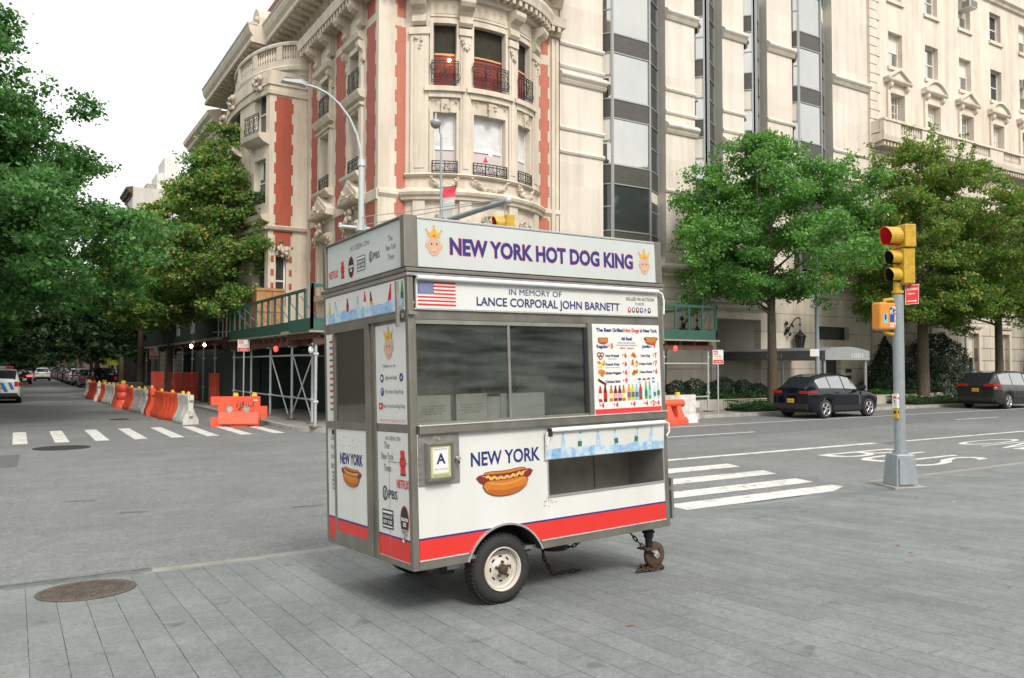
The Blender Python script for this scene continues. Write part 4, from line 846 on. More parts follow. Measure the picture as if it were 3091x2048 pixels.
def tree(loc, label, prof, nclump, nleaf, lsz, m, seed, tr=0.2, fork=4.0, group='street trees', cr=(0.45,0.85), lean=(0,0), shoots=0, limbs=9, flat=0.55, name='street_tree', asp=0.62, tuft=.17, extra=()):
    """prof: [(height, radius)] outline of the crown"""
    rng = np.random.default_rng(seed); t = thing(name, label, 'tree', loc, 0, group)
    z0, z1 = prof[0][0], prof[-1][0]; cents = []; rads = []
    ang_k = rng.uniform(0, 6.28, 5); amp = rng.uniform(.05,.16,5)
    while len(cents) < nclump:
        z = rng.uniform(z0, z1); rm = interp(prof, z); rr = rng.uniform(0,1)**0.42
        if rng.uniform() > rm/max(p[1] for p in prof)*1.15: continue
        a = rng.uniform(0, 6.28); w = 1+sum(amp[k]*math.sin((k+2)*a+ang_k[k]+z*.8) for k in range(5))
        cents.append((rr*rm*w*math.cos(a)+lean[0]*z, rr*rm*w*math.sin(a)+lean[1]*z, z)); rads.append(rng.uniform(*cr)*(0.8+.35*rr))
    for e in extra: cents.append(e[:3]); rads.append(e[3])
    cents = np.array(cents); rads = np.array(rads)
    nt_ = max(10, nleaf//34); kt = rng.choice(len(cents), nt_, p=rads**2/np.sum(rads**2)); d = rng.normal(size=(nt_,3)); d /= np.linalg.norm(d, axis=1, keepdims=True)
    tr_ = rng.uniform(0,1,nt_)**0.4*rads[kt]; TC = cents[kt]+d*tr_[:,None]*np.array([1,1,flat]); it = rng.integers(0, nt_, nleaf); k = kt[it]; rad = tr_[it]
    C = TC[it]+rng.normal(size=(nleaf,3))*np.array([1,1,.55])*tuft; out = C[:,:2]/(np.linalg.norm(C[:,:2], axis=1, keepdims=True)+.3)
    C[:,2] -= (rad**2)*.25                                            # sprays droop at their ends
    N = rng.normal(size=(nleaf,3))*0.75; N[:,2] += 0.75; N[:,:2] += out*.35
    if shoots:
        for i in range(shoots):
            a = rng.uniform(0,6.28); q = rng.uniform(0,.8)*max(p[1] for p in prof)*.8; zt = z1-.6-q*.35; n2 = 90; h = rng.uniform(.9,1.8); tt = rng.uniform(0,1,n2)
            P = np.stack([q*math.cos(a)*(1+.12*tt*h)+rng.normal(0,.10,n2), q*math.sin(a)*(1+.12*tt*h)+rng.normal(0,.10,n2), zt+tt*h], 1); C = np.vstack([C,P]); N = np.vstack([N, rng.normal(size=(n2,3))])
    quads_mesh('crown', C, N, lsz*rng.uniform(.65,1.3,len(C)), m, rng, t, asp=asp)
    g = G(); ax = [(0,0,-.1),(.02,.01,.3),(lean[0]*fork*.5+.03,lean[1]*fork*.5,fork*.5),(lean[0]*fork,lean[1]*fork,fork),(lean[0]*(fork+z1)/2,lean[1]*(fork+z1)/2,(fork+z1)/2),(lean[0]*z1,lean[1]*z1,z1-.8)]
    g.tube(ax, [tr*1.5,tr*1.12,tr,tr*.88,tr*.5,.02], 'bark', 10)
    o = g.build('trunk', t); order = np.argsort(-rads)[:limbs*3]; rng.shuffle(order); g = G()
    for q in order[:limbs]:
        c = cents[q]; zb = max(fork*.82, min(c[2]-1.2, fork+(c[2]-fork)*.45)); b = np.array([lean[0]*zb, lean[1]*zb, zb]); mid = b*.5+c*.5+np.array([0,0,-.15])+rng.normal(0,.15,3); r0 = tr*.42*(1-(zb-fork)/(z1-fork+.1)*.6)
        g.tube([b, b*.72+mid*.28+np.array([0,0,.05]), mid, c], [r0,r0*.75,r0*.5,.012], 'bark', 6)
        for j in range(3): c2 = cents[rng.integers(len(cents))]; 
    if limbs: g.build('limb', t)
    return t
# along the avenue
tree((27.37,23.0,.13), 'bright green street tree with a round crown behind the dark blue car', [(5.0,1.8),(5.5,3.6),(6.3,4.3),(7.4,4.3),(8.7,3.8),(10.1,2.9),(11.2,1.7),(11.7,.6)], 200, 84000, .072, 'leaf_fresh', 11, .19, 4.3, cr=(.4,.8), limbs=14, extra=((-3.6,.8,4.9,.7),(-3.2,1.2,4.3,.5),(2.6,-.5,4.6,.6),(-4.1,.3,5.4,.6)), flat=.7)
tree((38.9,23.2,.13), 'olive green street tree with yellowing leaves behind the traffic light', [(4.4,1.4),(5.0,3.6),(6.2,4.5),(8,4.6),(9.8,3.9),(11.5,2.8),(12.8,1.4),(13.2,.5)], 230, 90000, .078, 'leaf_olive', 12, .27, 4.6, cr=(.45,.9), shoots=16, limbs=12, extra=((-2.6,1.0,4.2,.6),(-2.9,-1.5,4.4,.7),(1.6,-.8,3.9,.6)), flat=.6)
tree((46.2,23.2,.13), 'olive street tree with a slim trunk behind the grey minivan', [(4.2,1.0),(5,3.2),(7,4.2),(9,3.9),(10.6,2.6),(11.6,.8)], 150, 55000, .09, 'leaf_olive', 13, .2, 5.0, cr=(.5,.95), limbs=8)
tree((58.5,23.6,.13), 'dark bluish street tree at the right edge of the photo', [(4,1.5),(6,4.5),(9,5.2),(12,4.5),(14,2.6),(15,.8)], 120, 26000, .13, 'leaf_blue', 14, .25, 4.5, cr=(.6,1.1), limbs=6)
# along the side street
tree((-3.2,32.5,.13), 'large dark green street tree filling the left edge of the photo', [(4.3,3.0),(5.2,6.3),(6.4,7.1),(8.0,6.6),(9.6,5.2),(11.0,4.4),(12.2,3.7),(13.3,2.7),(14.2,.9)], 420, 150000, .085, 'leaf_deep', 21, .28, 3.6, cr=(.5,1.0), flat=.5, tuft=.2, limbs=0)
tree((8.5,39.5,.13), 'pointed street tree with orange tipped leaves beside the corner mansion', [(4.0,2.4),(4.7,4.1),(6.0,4.5),(7.8,3.9),(9.5,2.9),(11.5,1.9),(13.0,1.0),(13.9,.3)], 270, 95000, .084, 'leaf_tipped', 22, .2, 3.0, cr=(.5,.95), flat=.42, limbs=10)
tree((8.1,53.0,.13), 'mid green street tree behind the pointed tree on the right of the side street', [(4.2,2.0),(5.2,4.4),(7.2,4.9),(9.4,3.9),(11.2,2.2),(12.2,.6)], 170, 45000, .12, 'leaf_tipped', 23, .22, 3.4, cr=(.6,1.1), flat=.45, limbs=8)
tree((-3.2,49.0,.13), 'dark green street tree behind the large left tree', [(4.0,2.4),(5.2,5.5),(7.2,6.2),(9.6,5.0),(11.6,3.2),(13,1.0)], 190, 50000, .13, 'leaf_deep', 24, .25, 3.2, cr=(.6,1.2), flat=.42, limbs=8)
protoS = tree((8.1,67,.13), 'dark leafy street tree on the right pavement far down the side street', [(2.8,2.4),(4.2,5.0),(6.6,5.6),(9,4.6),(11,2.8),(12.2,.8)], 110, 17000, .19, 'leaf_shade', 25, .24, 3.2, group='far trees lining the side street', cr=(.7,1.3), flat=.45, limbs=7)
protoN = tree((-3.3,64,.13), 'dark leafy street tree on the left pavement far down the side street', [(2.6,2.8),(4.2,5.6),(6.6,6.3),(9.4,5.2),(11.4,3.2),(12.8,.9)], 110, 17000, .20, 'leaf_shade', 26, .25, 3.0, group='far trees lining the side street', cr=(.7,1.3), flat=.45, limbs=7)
def dup_at(src, x, y, rz, s, z=.13):
    c = copy_tree(src); c.location = (x,y,z); c.rotation_euler = (0,0,rz); c.scale = (s,s,s); return c
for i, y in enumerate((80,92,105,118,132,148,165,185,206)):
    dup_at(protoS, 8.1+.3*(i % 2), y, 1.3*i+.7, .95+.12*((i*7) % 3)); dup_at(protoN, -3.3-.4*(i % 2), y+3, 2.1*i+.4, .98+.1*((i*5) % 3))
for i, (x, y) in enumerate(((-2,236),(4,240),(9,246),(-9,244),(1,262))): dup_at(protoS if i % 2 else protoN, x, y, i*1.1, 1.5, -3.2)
for i, (x, y) in enumerate(((-26,-17),(-12,-19),(22,-19),(34,-18),(46,-20))): dup_at(protoS if i % 2 else protoN, x, y, i*1.7+.3, .95, .6)['label'] = 'leafy tree on the plaza in front of the museum, out of the photo'
# shrubs and planters
def shrub(name, label, loc, prof, n, lsz, m, seed, group=None, jit=.06, cat='shrub'):
    rng = np.random.default_rng(seed); t = thing(name, label, cat, loc, 0, group); z = []; z0, z1 = prof[0][0], prof[-1][0]; rmax = max(p[1] for p in prof)
    zz = rng.uniform(z0, z1, n*3); zz = zz[rng.uniform(0,1,n*3) < interp(prof, zz)/rmax+.06][:n]; n = len(zz)
    a = rng.uniform(0,6.28,n); rr = interp(prof, zz)*(rng.uniform(.55,1,n)**.4)*(1+.10*np.sin(3*a+zz*4)+.08*np.sin(7*a-zz*6)+rng.normal(0,jit,n))
    C = np.stack([rr*np.cos(a), rr*np.sin(a), zz], 1); N = C*np.array([1,1,.2])+rng.normal(0,.5,(n,3)); N[:,2] += .4
    quads_mesh('foliage', C, N, lsz*rng.uniform(.6,1.3,n), m, rng, t); g = G(); g.tube([(0,0,-.05),(0,0,z0+(z1-z0)*.5)], [.05,.02], 'bark', 6); g.build('stem', t); return t
shrub('conifer', 'dark conical evergreen shrub between the awning and the traffic light', (39.4,25.6,.13), [(0.15,.95),(.8,1.15),(1.6,.8),(2.4,.5),(3.1,.2),(3.5,.03)], 9000, .055, 'leaf_yew', 31, jit=.16)
shrub('shrub', 'big dark rounded evergreen shrub behind the olive tree trunk', (44.2,25.6,.13), [(0.1,1.5),(1.0,1.9),(2.2,1.75),(3.1,1.2),(3.7,.4)], 9000, .07, 'leaf_yew', 32)
shrub('shrub', 'small dark hedge shrub left of the olive tree trunk', (41.5,25.4,.13), [(0.1,1.0),(.8,1.15),(1.4,.8),(1.7,.2)], 4000, .06, 'leaf_yew', 36)
shrub('shrub', 'dark evergreen shrub at the right edge of the photo by the pale stone wall', (57.0,25.6,.13), [(0.1,1.0),(1.2,1.2),(2.6,.8),(3.4,.2)], 4000, .07, 'leaf_yew', 33)
balls = [(24.1,25.3,.62),(25.2,25.4,.68),(26.1,25.2,.55),(27.0,25.4,.72),(28.0,25.2,.62),(28.6,24.8,.5)]
for i, (x, y, q) in enumerate(balls):
    shrub('boxwood', 'clipped round boxwood ball in the row under the green shed, beside the tower entrance', (x,y,.55), [(-.35,q*.6),(0,q*.95),(q*.5,q),(q,q*.75),(q*1.35,.1)], 2600, .04, 'leaf_yew', 40+i, 'clipped boxwood balls by the tower')
for i, (x, y) in enumerate(((49.3,26.3),(53.2,26.3))):
    shrub('boxwood', ('round boxwood ball below the first stone framed ground floor window','round boxwood ball below the second stone framed ground floor window')[i], (x,y,.9), [(-.5,.3),(0,.55),(.4,.58),(.8,.15)], 1500, .05, 'leaf_yew', 50+i, 'boxwood balls under the windows')
mat('planter_stone', (0.42,0.39,0.33), 0.8, var=0.2, vscale=3)
def planter(name, label, x0, x1, y0, y1, h, seed, stone=True, flowers=40, n=4200):
    t = thing(name, label, 'planter', (x0,y0,.13)); rng = np.random.default_rng(seed); w, d = x1-x0, y1-y0; g = G()
    if stone:
        for a, b, c, e in ((0,w,0,.22),(0,w,d-.22,d),(0,.22,.22,d-.22),(w-.22,w,.22,d-.22)): g.box(a, b, c, e, 0, h, 'planter_stone')
        g.box(.22,w-.22,.22,d-.22,0,h-.12,'grime'); g.build('planter_wall', t)
    else:
        g.box(.05,w-.05,.05,d-.05,0,.06,'grime'); g.build('soil', t); g = G(); k = 0
        for a, b, c, e in ((0,w,0,.02),(0,w,d-.02,d),(0,.02,0,d),(w-.02,w,0,d)): g.box(a, b, c, e, h*.9, h*.96, 'dark_iron'); g.box(a, b, c, e, .06, .10, 'dark_iron')
        for k in range(int(w/.12)): g.tube([(k*.12,0,0),(k*.12,0,h)], .008, 'dark_iron', 4); g.tube([(k*.12,d,0),(k*.12,d,h)], .008, 'dark_iron', 4)
        for k in range(int(d/.12)): g.tube([(0,k*.12,0),(0,k*.12,h)], .008, 'dark_iron', 4); g.tube([(w,k*.12,0),(w,k*.12,h)], .008, 'dark_iron', 4)
        g.build('railing', t)
    C = np.stack([rng.uniform(.05,w-.05,n), rng.uniform(.05,d-.05,n), np.zeros(n)], 1); C[:,2] = (h if stone else .12)-.1+rng.uniform(0,1,n)*(.32+.12*np.sin(C[:,0]*3)*np.cos(C[:,1]*4)); N = rng.normal(0,.5,(n,3)); N[:,2] += 1
    o = quads_mesh('ground_cover', C, N, .055*rng.uniform(.6,1.3,n), 'leaf_cover', rng, t); o['kind'] = 'stuff'
    if flowers:
        C = np.stack([rng.uniform(.1,w-.1,flowers*3), rng.uniform(.1,d-.1,flowers*3), np.full(flowers*3,(h if stone else .12)+.26)], 1)+rng.normal(0,.03,(flowers*3,3)); N = rng.normal(0,.4,(flowers*3,3)); N[:,2] += 1
        o = quads_mesh('flowers', C, N, np.full(flowers*3,.035), 'petal', rng, t); o['kind'] = 'stuff'
planter('planter', 'long low stone planter of ground cover in front of the tower', 22.8, 29.2, 24.2, 26.6, .45, 61, flowers=14, n=9000)
planter('tree_pit', 'railed tree pit of white flowers around the bright green tree', 25.2, 28.6, 22.4, 23.7, .45, 62, False, 45, 4200)
planter('planter', 'low stone planter of dark ground cover between the two parked cars', 36.0, 41.2, 24.0, 26.6, .45, 63, flowers=0, n=6000)
planter('tree_pit', 'railed tree pit of white flowers around the olive tree', 37.0, 41.2, 22.4, 24.0, .4, 64, False, 50, 4200)
planter('planter', 'low stone planter before the pale classical building', 42.5, 60, 24.6, 26.6, .45, 65, flowers=20, n=9000)
# ================================================================= the hot dog cart
CS = 1.016                                         # metres per unit of the survey below
def cart_decal_mats():
    mat('cart_white', (0.63,0.64,0.62), 0.34, var=0.05, vscale=1.3, spec=0.5, streak=0.07, bump=0.06, bscale=2.2); mat('cart_sign', (0.52,0.555,0.545), 0.35, var=0.04, vscale=1.5, streak=.06); mat('cart_red', (0.62,0.032,0.026), 0.34, var=0.06, vscale=3)
    mat('cart_steel', (0.27,0.255,0.225), 0.42, 0.7, var=0.28, vscale=5, bump=0.06, bscale=22, stretch=(1,1,.5)); mat('steel_bright', (0.72,0.72,0.71), 0.28, 0.85, var=0.12, vscale=8); mat('steel_dull', (0.36,0.35,0.33), 0.5, 0.8, var=0.3, vscale=4)
    mat('hatch_grey', (0.30,0.29,0.26), 0.55, 0.3, var=0.3, vscale=3); mat('interior', (0.42,0.45,0.43), 0.38, 0.5, var=0.4, vscale=2.2, stretch=(1,1,.4)); mat('ink_purple', (0.035,0.025,0.16), 0.4); mat('ink_outline', (0.45,0.04,0.12), 0.4)
    mat('skin', (0.56,0.34,0.23), 0.5); mat('moustache', (0.55,0.45,0.38), 0.5); mat('gold', (0.62,0.36,0.03), 0.4); mat('hair_grey', (0.46,0.46,0.46), 0.5); mat('lip', (0.5,0.2,0.15), 0.5)
    mat('bun', (0.46,0.14,0.016), 0.45, base2=(0.54,0.19,0.022), vscale=14); mat('bun_dark', (0.40,0.10,0.012), 0.45); mat('sausage', (0.20,0.024,0.014), 0.4); mat('bun_light', (0.60,0.24,0.05), 0.4); mat('mustard', (0.88,0.62,0.12), 0.4); mat('outline', (0.12,0.02,0.01), 0.5)
    mat('ice_blue', (0.42,0.58,0.70), 0.35, base2=(0.13,0.30,0.55), vscale=26, var=.1); mat('ice_white', (0.60,0.68,0.72), 0.35, base2=(0.26,0.44,0.64), vscale=18, var=.1); mat('water', (0.30,0.50,0.62), 0.3); mat('label_green', (0.04,0.16,0.07), 0.4)
    for n_, c in (('drink_red',(.52,.02,.02)),('drink_amber',(.55,.16,.01)),('drink_yellow',(.72,.48,.03)),('drink_brown',(.09,.03,.012)),('drink_orange',(.80,.28,.02)),('drink_lime',(.45,.52,.05)),('drink_blue',(.18,.50,.72)),('drink_green',(.04,.34,.08)),('drink_pink',(.72,.32,.36)),('drink_cream',(.72,.62,.30))): mat(n_, c, 0.35)
    mat('flag_blue', (0.035,0.06,0.24), 0.45); mat('grille_blue', (0.06,0.25,0.55), 0.4); mat('rust_chain', (0.10,0.05,0.028), 0.85, 0.3, base2=(0.035,0.03,0.028), vscale=30); mat('rim_white', (0.60,0.59,0.56), 0.4, base2=(0.46,0.38,0.29), vscale=5.5, var=.1); mat('rust', (0.10,0.055,0.03), 0.85, 0.2, base2=(0.05,0.04,0.035), vscale=20)
    mat('plate_steel', (0.70,0.70,0.68), 0.35, 0.3, var=.2); mat('door_glass', (0.16,0.165,0.14), 0.05, 0.75, base2=(0.10,0.125,0.10), vscale=1.2); mat('cert_green', (0.42,0.45,0.22), 0.5); mat('plate_dull', (0.78,0.76,0.71), 0.5, 0.0, base2=(0.50,0.45,0.38), vscale=4); mat('scuff', (0.40,0.28,0.20), 0.7)
cart_decal_mats()
m = MT['window_glass'] = bpy.data.materials.new('window_glass'); m.use_nodes = True; n_ = m.node_tree.nodes; p_ = n_['Principled BSDF']
gl = n_.new('ShaderNodeBsdfGlossy'); gl.inputs['Roughness'].default_value = 0.02; gl.inputs['Color'].default_value = (.9,.95,.95,1); tr_ = n_.new('ShaderNodeBsdfTransparent'); tr_.inputs['Color'].default_value = (.80,.84,.82,1)
fr = n_.new('ShaderNodeFresnel'); fr.inputs['IOR'].default_value = 1.5; mx = n_.new('ShaderNodeMixShader'); mm = n_.new('ShaderNodeMath'); mm.operation = 'ADD'; mm.inputs[1].default_value = 0.035
m.node_tree.links.new(fr.outputs[0], mm.inputs[0]); m.node_tree.links.new(mm.outputs[0], mx.inputs[0]); m.node_tree.links.new(tr_.outputs[0], mx.inputs[1]); m.node_tree.links.new(gl.outputs[0], mx.inputs[2]); df = n_.new('ShaderNodeBsdfDiffuse'); m2 = n_.new('ShaderNodeMixShader'); geo = n_.new('ShaderNodeNewGeometry'); mpp = n_.new('ShaderNodeMapping'); mpp.inputs['Scale'].default_value = (1.2,1.2,9); ns = n_.new('ShaderNodeTexNoise'); ns.inputs['Scale'].default_value = 1.6; ns.inputs['Detail'].default_value = 7
df.inputs['Color'].default_value = (.30,.34,.32,1); lk = m.node_tree.links; lk.new(geo.outputs['Position'], mpp.inputs['Vector']); lk.new(mpp.outputs[0], ns.inputs['Vector']); rp = n_.new('ShaderNodeValToRGB'); rp.color_ramp.elements[0].position = .3; rp.color_ramp.elements[0].color = (.04,.04,.04,1); rp.color_ramp.elements[1].position = .7; rp.color_ramp.elements[1].color = (.24,.24,.24,1)
lk.new(ns.outputs['Fac'], rp.inputs[0]); lk.new(rp.outputs[0], m2.inputs[0]); lk.new(mx.outputs[0], m2.inputs[1]); lk.new(df.outputs[0], m2.inputs[2]); lk.new(m2.outputs[0], n_['Material Output'].inputs['Surface']); n_.remove(p_)   # streaky grey-green haze mixed into the glass colour

cart = thing('hot_dog_cart', 'white steel hot dog cart with a red stripe, menu board and rooftop sign', 'food cart')
o_ = Vector((2.291,4.919,0.616)); co = Vector((0,0,CAM_H)); cart.location = co+(o_-co)*CS; cart.rotation_euler = (-.037,-.012,.059)
ST = Matrix.Scale(CS, 4)
def CG(): return G(ST)
def CD(o, a, b, **k): d = Dec(o, a, b, **k); d.g.T = ST; return d
L_, W_, H_ = 2.454, 1.496, 2.045
def front(x=0, z=0, y=0.0, **k): return CD((x,y,z), (1,0,0), (0,0,1), **k)     # x right, z up, facing -y
def left(y=0, z=0, x=0.0, **k): return CD((x,y,z), (0,-1,0), (0,0,1), **k)     # facing -x: right on the panel is towards the front (-y)
S = 'cart_steel'
# --- frame: posts, rails, roof
for x0, x1, y0, y1 in ((0,.046,0,.05),(L_-.052,L_,0,.05),(0,.046,W_-.05,W_),(L_-.052,L_,W_-.05,W_)):
    g = CG(); g.box(x0,x1,y0,y1,0,H_-.04,S); g.build('corner_post', cart, bevel=.006)
g = CG(); g.box(.046,.44,.0,.05,0,.058,S); g.box(1.078,L_-.052,0,.05,0,.058,S); g.box(.046,.44,-.006,.02,.056,.068,'steel_bright'); g.box(1.078,L_-.052,-.006,.02,.056,.068,'steel_bright'); g.box(0,.046,.05,W_-.05,0,.045,S); g.box(L_-.052,L_,.05,W_-.05,0,.06,S); g.box(.046,L_-.052,W_-.05,W_,0,.06,S); g.build('base_rail', cart, bevel=.004)
g = CG(); g.box(.046,L_-.052,.004,.05,1.705,1.772,S); g.box(.046,L_-.052,-.012,.012,1.770,1.778,'steel_bright'); g.build('header_rail', cart, bevel=.003)
g = CG(); g.box(-.01,L_+.01,-.016,W_+.01,H_-.04,H_-.018,'steel_bright'); g.box(-.018,L_+.016,-.026,W_+.012,H_-.012,H_+.012,S); g.box(0,L_,0,W_,H_-.02,H_-.01,'steel_dull'); g.build('roof_gutter', cart, bevel=.003)
g = CG(); g.box(.05,L_-.05,.06,W_-.06,.005,.03,'steel_dull'); g.build('floor', cart)
# --- roof sign
ZS0, ZS1 = H_+.022, H_+.372
g = CG(); g.box(.0,L_,.012,1.44,ZS0,ZS1,S); g.box(-.02,.085,-.004,.06,ZS0-.002,ZS1+.012,S); g.box(L_-.065,L_+.012,-.004,.06,ZS0,ZS1+.008,S); g.box(.085,L_-.065,-.002,.02,ZS1-.012,ZS1+.006,'steel_bright'); g.box(-.02,.02,.06,1.45,ZS1-.004,ZS1+.010,S); g.box(-.02,.02,1.39,1.45,ZS0,ZS1,S)
sign = g.build('roof_sign', cart, bevel=.004)
d = front(0, ZS0, -.0005); d.rect(.085,.004,L_-.065,.335,'cart_sign'); d.build('sign_panel', sign)
d = front(0, ZS0, -.0005).layer(2); d.text('NEW YORK HOT DOG KING', 1.235,.108,.120,'ink_outline',w=1.79,bold=.046); d.layer(4).text('NEW YORK HOT DOG KING', 1.235,.111,.114,'ink_purple',w=1.78,bold=.034); d.build('lettering', sign)
def king(d, x, y, s, k0=2):            # smiling grey-haired cartoon head under a gold crown
    d.layer(k0).ell(x-.030*s,y-.004*s,.010*s,.013*s,'skin').ell(x+.030*s,y-.004*s,.010*s,.013*s,'skin')
    d.layer(k0+1).ell(x,y+.012*s,.034*s,.034*s,'hair_grey'); d.layer(k0+2).ell(x,y-.006*s,.030*s,.040*s,'skin')
    d.layer(k0+3).ell(x-.012*s,y+.002*s,.0035*s,.0045*s,'black_ink',8).ell(x+.012*s,y+.002*s,.0035*s,.0045*s,'black_ink',8).ell(x,y-.021*s,.011*s,.004*s,'moustache',10).ell(x,y-.030*s,.007*s,.003*s,'lip',8).ell(x-.012*s,y+.011*s,.006*s,.002*s,'hair_grey',8).ell(x+.012*s,y+.011*s,.006*s,.002*s,'hair_grey',8)
    d.layer(k0+4).poly([(x-.026*s,y+.030*s),(x+.026*s,y+.030*s),(x+.034*s,y+.058*s),(x+.016*s,y+.045*s),(x,y+.072*s),(x-.016*s,y+.045*s),(x-.034*s,y+.058*s)],'gold'); d.layer(k0+5).ell(x,y+.074*s,.005*s,.005*s,'gold',8).ell(x-.035*s,y+.060*s,.004*s,.004*s,'gold',8).ell(x+.035*s,y+.060*s,.004*s,.004*s,'gold',8).ell(x,y+.036*s,.006*s,.004*s,'sign_red',8); return d
d = front(0, ZS0, -.0005); king(d, .215,.165,1.75).build('king_emblem', sign); d = front(0, ZS0, -.0005); king(d, 2.262,.150,1.75).build('king_emblem', sign)
def netflix(d, x, y, w, h, t='NETFLIX'): return d.text(t, x, y, h, 'red_ink', w=w, bold=.02)
def barrel(d, x, y, s, k=2): 
    d.layer(k).poly([(x-.022*s,y+.055*s),(x+.018*s,y+.055*s),(x+.022*s,y+.018*s),(x+.030*s,y+.016*s),(x+.030*s,y-.018*s),(x+.022*s,y-.020*s),(x+.026*s,y-.055*s),(x-.024*s,y-.055*s),(x-.022*s,y-.020*s),(x-.030*s,y-.018*s),(x-.030*s,y+.014*s),(x-.022*s,y+.016*s)],'red_ink'); d.layer(k+1).rect(x-.024*s,y+.014*s,x+.024*s,y+.018*s,'outline').rect(x-.024*s,y-.022*s,x+.024*s,y-.018*s,'outline').rect(x-.024*s,y-.064*s,x+.03*s,y-.055*s,'outline'); return d
def round_logo(d, x, y, r, k=2): d.layer(k).ell(x,y,r*.62,r,'red_ink',24); d.layer(k+1).ell(x,y,r*.56,r*.92,'black_ink',24); d.layer(k+2).rect(x-r*.5,y-r*.05,x+r*.5,y+r*.16,'paper').rect(x-r*.22,y-r*.42,x+r*.22,y-r*.16,'paper'); d.layer(k+3).text('STREET',x,y+r*.0,r*.12,'black_ink',w=r*.85).text('KING',x,y-r*.36,r*.14,'black_ink',w=r*.36); return d
def box_logo(d, x, y, w, h, ink='black_ink', k=2): d.layer(k).rect(x-w/2,y-h/2,x+w/2,y+h/2,ink); d.layer(k+1).rect(x-w*.45,y+h*.30,x+w*.45,y+h*.42,'paper').rect(x-w*.45,y-h*.42,x+w*.45,y-h*.34,'paper').text('HUMANS OF',x,y+h*.04,h*.17,'paper',w=w*.84,bold=.02).text('NEW YORK',x,y-h*.24,h*.19,'paper',w=w*.84,bold=.02); return d
def pbs(d, x, y, s, k=2): d.layer(k).ell(x-.052*s,y+.022*s,.026*s,.036*s,'black_ink'); d.layer(k+1).ell(x-.050*s,y+.022*s,.016*s,.026*s,'paper'); d.layer(k+2).poly([(x-.058*s,y-.002*s),(x-.046*s,y+.0*s),(x-.040*s,y+.034*s),(x-.052*s,y+.046*s),(x-.056*s,y+.03*s)],'black_ink'); d.layer(k).text('PBS',x+.032*s,y,.042*s,'black_ink',w=.095*s,bold=.01); return d
def nyt(d, x, y, s, k=2): d.layer(k).text('The',x-.004*s,y+.052*s,.034*s,'grey_ink',w=.058*s).text('New York',x,y,.036*s,'grey_ink',w=.125*s).text('Times',x,y-.055*s,.036*s,'grey_ink',w=.078*s); return d
def leftz(z): return left(0, z, -.0005)
# left face of the sign: horizontal coordinate runs from back (-1.44) to front (0)
d = left(0, ZS0, -.0005); d.rect(-1.385,.008,-.062,.342,'cart_sign'); d.build('sign_panel', sign)
d = left(0, ZS0, -.0005).layer(2); d.text('AS SEEN ON',-.76,.245,.040,'grey_ink',w=.34); netflix(d,-1.265,.075,.19,.062); barrel(d,-1.085,.125,1.15); round_logo(d,-.92,.12,.085); box_logo(d,-.735,.125,.15,.115,'grey_ink'); pbs(d,-.505,.125,1.15); nyt(d,-.235,.15,1.25); d.split('press_logo', sign)
# --- memorial banner with its rolled bar
ZB0 = 1.782
g = CG(); g.box(.062,L_-.056,-.003,.02,ZB0,1.992,'cart_white'); ban = g.build('memorial_banner', cart)
d = front(0, ZB0, -.0035); fx, fy, fw, fh = .075,.020,.305,.168
for i in range(13): d.rect(fx, fy+fh*i/13, fx+fw, fy+fh*(i+1)/13, 'red_ink' if i % 2 == 0 else 'paper')
d.layer(2).rect(fx, fy+fh*6/13, fx+fw*.41, fy+fh, 'flag_blue'); d.layer(3)
for i in range(9):
    for j in range(6 if i % 2 == 0 else 5): d.ell(fx+fw*.41*(j+.6+(0 if i % 2 == 0 else .45))/6.1, fy+fh*6/13+fh*7/13*(i+.5)/9, .0042,.0042,'paper',6)
d.build('flag', ban)
d = front(0, ZB0, -.0035).layer(2); d.text('IN MEMORY OF',1.095,.122,.046,'navy_ink',w=.50,bold=.0).text('LANCE CORPORAL JOHN BARNETT',1.255,.034,.064,'navy_ink',w=1.40,bold=.016).text('KILLED IN ACTION',2.195,.125,.028,'grey_ink',w=.32,bold=.01).text('7/19/70',2.185,.085,.024,'grey_ink',w=.10)
for i, c in enumerate(('drink_red','grey_ink','drink_brown','flag_blue','hair_grey','black_ink')): x = 2.065+.046*i; d.layer(2).ell(x,.045,.018,.024,c,14); d.layer(3).ell(x,.048,.009,.012,'paper' if i != 4 else 'grey_ink',10)
d.split('lettering', ban)
g = CG(); g.tube([(.06,-.028,1.992),(L_-.07,-.028,1.992)], .016, 'white_paint', 12); g.tube([(L_-.07,-.03,1.99),(L_-.03,-.035,1.975),(L_-.012,-.036,1.92),(L_-.012,-.03,1.80)], .008, 'white_paint', 8); g.box(.05,L_-.06,-.03,.0,2.003,2.006,'white_paint'); g.build('awning_bar', cart)
# --- serving window
zw0, zw1 = .982, 1.705
g = CG(); g.box(1.600,1.640,-.004,.05,zw0-.02,1.705,S); g.box(.046,.058,.004,.05,zw0,zw1,S); g.box(.058,1.60,.008,.04,zw1-.03,zw1,'steel_dull'); g.box(.058,1.60,.01,.05,zw0-.01,zw0+.012,S); g.box(.83,.852,.012,.03,zw0,zw1,'steel_dull'); g.box(1.575,1.60,.012,.04,zw0,zw1,'black_ink'); wf = g.build('serving_window', cart)
g = CG(); g.poly([(.058,.020,zw0),(.84,.020,zw0),(.84,.020,zw1-.03),(.058,.020,zw1-.03)],'window_glass'); g.build('pane', wf); g = CG(); g.poly([(.84,.030,zw0),(1.58,.030,zw0),(1.58,.030,zw1-.03),(.84,.030,zw1-.03)],'window_glass'); g.build('pane', wf)
